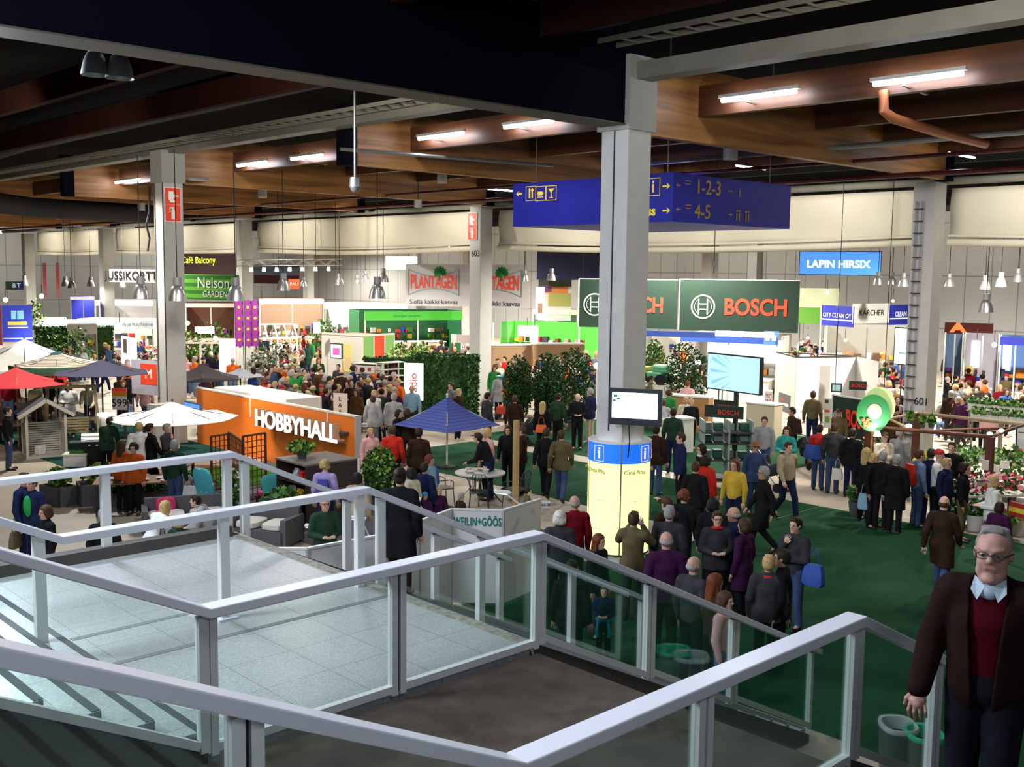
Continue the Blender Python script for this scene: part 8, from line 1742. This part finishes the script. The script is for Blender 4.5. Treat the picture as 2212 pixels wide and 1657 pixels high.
# ================================================================== the man climbing the stairs, close by
def near_man():
    H = 1.90; k = H/1.75; J = pose('walk'); J['wrl'] = V3(-0.02, .27, .88); J['elr'] = V3(0.0, -.26, 1.13); J['wrr'] = V3(.10, -.29, .89); J['hdr'] = V3(.4, .05, -1)
    J['knl'] = V3(.10, .09, .50); J['anl'] = V3(.12, .10, .09); J['ftl'] = V3(.27, .11, .04); J['knr'] = V3(.02, -.09, .50); J['anr'] = V3(-.14, -.10, .10); J['ftr'] = V3(0.0, -.11, .04)
    p = onz(2150, 1150, LZ+H-.005); t = thing('person', 'grey haired person with glasses, maroon sweater and dark jacket coming up the stairs', 'person', (p[0], p[1], LZ+.004), math.atan2(-p[1], -p[0])+math.radians(-8)); t.scale = (k*1.06, k*1.06, k)
    f = SDF((-.45, -.42, -.02), (.60, .42, 1.80), .0072)
    f.cap(J['pel'], J['chest'], .125, .13, .05, (.9, 1.15, 1)); f.cap(J['shl']*.82+J['neck']*.18, J['shr']*.82+J['neck']*.18, .062, .062, .05); f.cap(J['chest'], J['neck'], .10, .06, .05); f.cap(J['neck']-V3(0, 0, .03), J['head']-V3(.01, 0, .05), .062, .060, .02)
    for S, s in (('l', 1), ('r', -1)):
        f.cap(J['sh'+S], J['el'+S], .048, .037, .02); f.cap(J['el'+S], J['wr'+S], .038, .026, .015); f.cap(J['hip'+S], J['kn'+S], .080, .053, .03); f.cap(J['kn'+S], J['an'+S], .052, .036, .02); f.cap(J['an'+S], J['ft'+S], .036, .026, .02); hand(f, J['wr'+S], J['hd'+S], s, curl=.5)
    x, y, z = J['head']; head_sdf(f, J['head'])
    for s in (1, -1):
        f.ell((x+.050, y+.036*s, z-.040), (.030, .026, .032), .02); f.cap((x+.070, y+.055*s, z+.038), (x+.094, y+.018*s, z+.034), .007, .009, .01)   # cheeks, brows
        f.ell((x+.096, y+.012*s, z-.018), (.011, .009, .009), .006); f.ell((x+.040, y+.05*s, z-.085), (.03, .02, .025), .02)
    f.cap((x+.087, y-.022, z-.066), (x+.087, y+.022, z-.066), .006, .006, .006); f.ell((x+.05, 0, z-.125), (.045, .04, .02), .03)
    def add(nm, me, c): o = bpy.data.objects.new(nm, me); COL.objects.link(o); o.parent = t; o.color = (*c, 1); return o
    add('body', f.mesh('body', SKIN), (.42, .22, .17))
    add('sweater', top_mesh(J, .010, 'sweater', .86, slim=.008), (.055, .002, .006))
    # open jacket
    g = SDF((-.45, -.44, .6), (.60, .44, 1.62), .010); q = .040
    g.cap(J['pel']+V3(0, 0, -.02), J['chest'], .122+q, .128+q, .05, (.92, 1.14, 1)); g.cap(J['shl']*.86+J['neck']*.14, J['shr']*.86+J['neck']*.14, .066+q*.7, .066+q*.7, .05); g.cap(J['chest'], J['neck'], .10+q, .055+q*.6, .05)
    for S in 'lr': g.cap(J['sh'+S], J['el'+S], .055+q*.6, .046+q*.6, .02); g.cap(J['el'+S], J['wr'+S], .046+q*.6, .036+q*.5, .012)
    W, Pp = g._win((-.45, -.44, .6), (.60, .44, 1.62)); arm = np.zeros(Pp.shape[:-1], bool)
    for S in 'lr': a, b = J['el'+S], J['wr'+S]; ab = b-a; tt = np.clip(((Pp-a)@ab)/(ab@ab), 0, 1); d = Pp-a-tt[..., None]*ab; arm |= np.sqrt((d*d).sum(-1)) < .085
    cut = np.maximum(.80-Pp[..., 2], -1); front = np.minimum(Pp[..., 0]-.02, (.085-.045*np.clip((1.45-Pp[..., 2])/.6, 0, 1))-np.abs(Pp[..., 1])); g.F[W] = np.where(arm, g.F[W], np.maximum(np.maximum(g.F[W], cut), front))
    neckhole = .075-np.sqrt((Pp[..., 0]-.03)**2+Pp[..., 1]**2); g.F[W] = np.where(Pp[..., 2] > 1.44, np.maximum(g.F[W], neckhole), g.F[W])
    jm = g.mesh('jacket', CLOTH); add('jacket', jm, (.017, .007, .006))
    add('trousers', legs_mesh(J, .010, 'trousers', .006), (.008, .008, .012))
    for S in 'lr': add('shoe', shoe_mesh(J, S, 'shoe'), (.012, .01, .01))
    h = SDF((-.25, -.22, -.2), (.22, .22, .26), .006); h.ell((-.020, 0, .042), (.100, .085, .094), 0, lambda P: np.maximum((P[..., 0]-.022)+np.maximum(0, P[..., 2]-.10)*-1.2, -P[..., 2]-.02+np.abs(P[..., 0]+.05)*.3)); h.cap((.02, .03, .120), (.035, -.04, .118), .014, .012, .02); h.cap((-.02, .05, .118), (-.03, -.05, .12), .016, .016, .02); h.ell((-.06, 0, -.01), (.06, .078, .07), .02, lambda P: P[..., 0])
    o = add('hair', h.mesh('hair', HAIRM), (.20, .18, .165)); o.location = J['head']
    for s in (1, -1):
        e = MB().sphere((x+.083, y+.033*s, z+.011), .014, 14, (.8, 1.2, .8)).build('eye', mat('eye_white', (.30, .27, .26), .2), t, smooth=True); MB().sphere((x+.0925, y+.033*s, z+.011), .006, 10, (.5, 1, 1)).build('iris', EYEM, e, smooth=True)
        c = MB(); c.add([(x+.075, .015*s, 1.478), (x+.035, .065*s, 1.515), (x+.078, .075*s, 1.455), (x+.100, .045*s, 1.415), (x+.082, .015*s, 1.485), (x+.042, .070*s, 1.522), (x+.086, .080*s, 1.46), (x+.108, .046*s, 1.415)], [(0, 1, 2, 3), (7, 6, 5, 4), (0, 4, 5, 1), (1, 5, 6, 2), (2, 6, 7, 3), (3, 7, 4, 0)])
        c.build('shirt_collar', mat('shirt_blue', (.42, .52, .60), .7), t)
    MB().sphere((x+.062, 0, 1.452), .05, 12, (.6, 1, .9)).build('shirt_front', mat('shirt_blue', (.42, .52, .60), .7), t, smooth=True)
    MB().cbox((x+.0955, 0, z-.0585), (.003, .046, .004)).build('mouth', LIPM, t)
    m = MB()
    for s in (1, -1):
        m.tube([(x+.108-.004*abs(math.cos(a)), s*.034+.026*math.copysign(abs(math.cos(a))**.7, math.cos(a)), z+.010+.0165*math.copysign(abs(math.sin(a))**.7, math.sin(a))) for a in [2*PI*q_/16 for q_ in range(17)]], 0.0019, 6); m.bar((x+.105, s*.061, z+.014), (x+.0, s*.090, z+.012), .004, .006)
    m.bar((x+.110, -.009, z+.014), (x+.110, .009, z+.014), .004, .004); m.build('glasses', mat('frame_dark', (.04, .035, .03), .3), t)
    g = MB()
    for s in (1, -1): g.add([(x+.107, s*.034+.026*math.cos(2*PI*q_/14), z+.008+.019*math.sin(2*PI*q_/14)) for q_ in range(14)], [tuple(range(14))])
    g.build('lenses', glass('lens_glass', (.85, .85, .85), .2), t)
near_man()
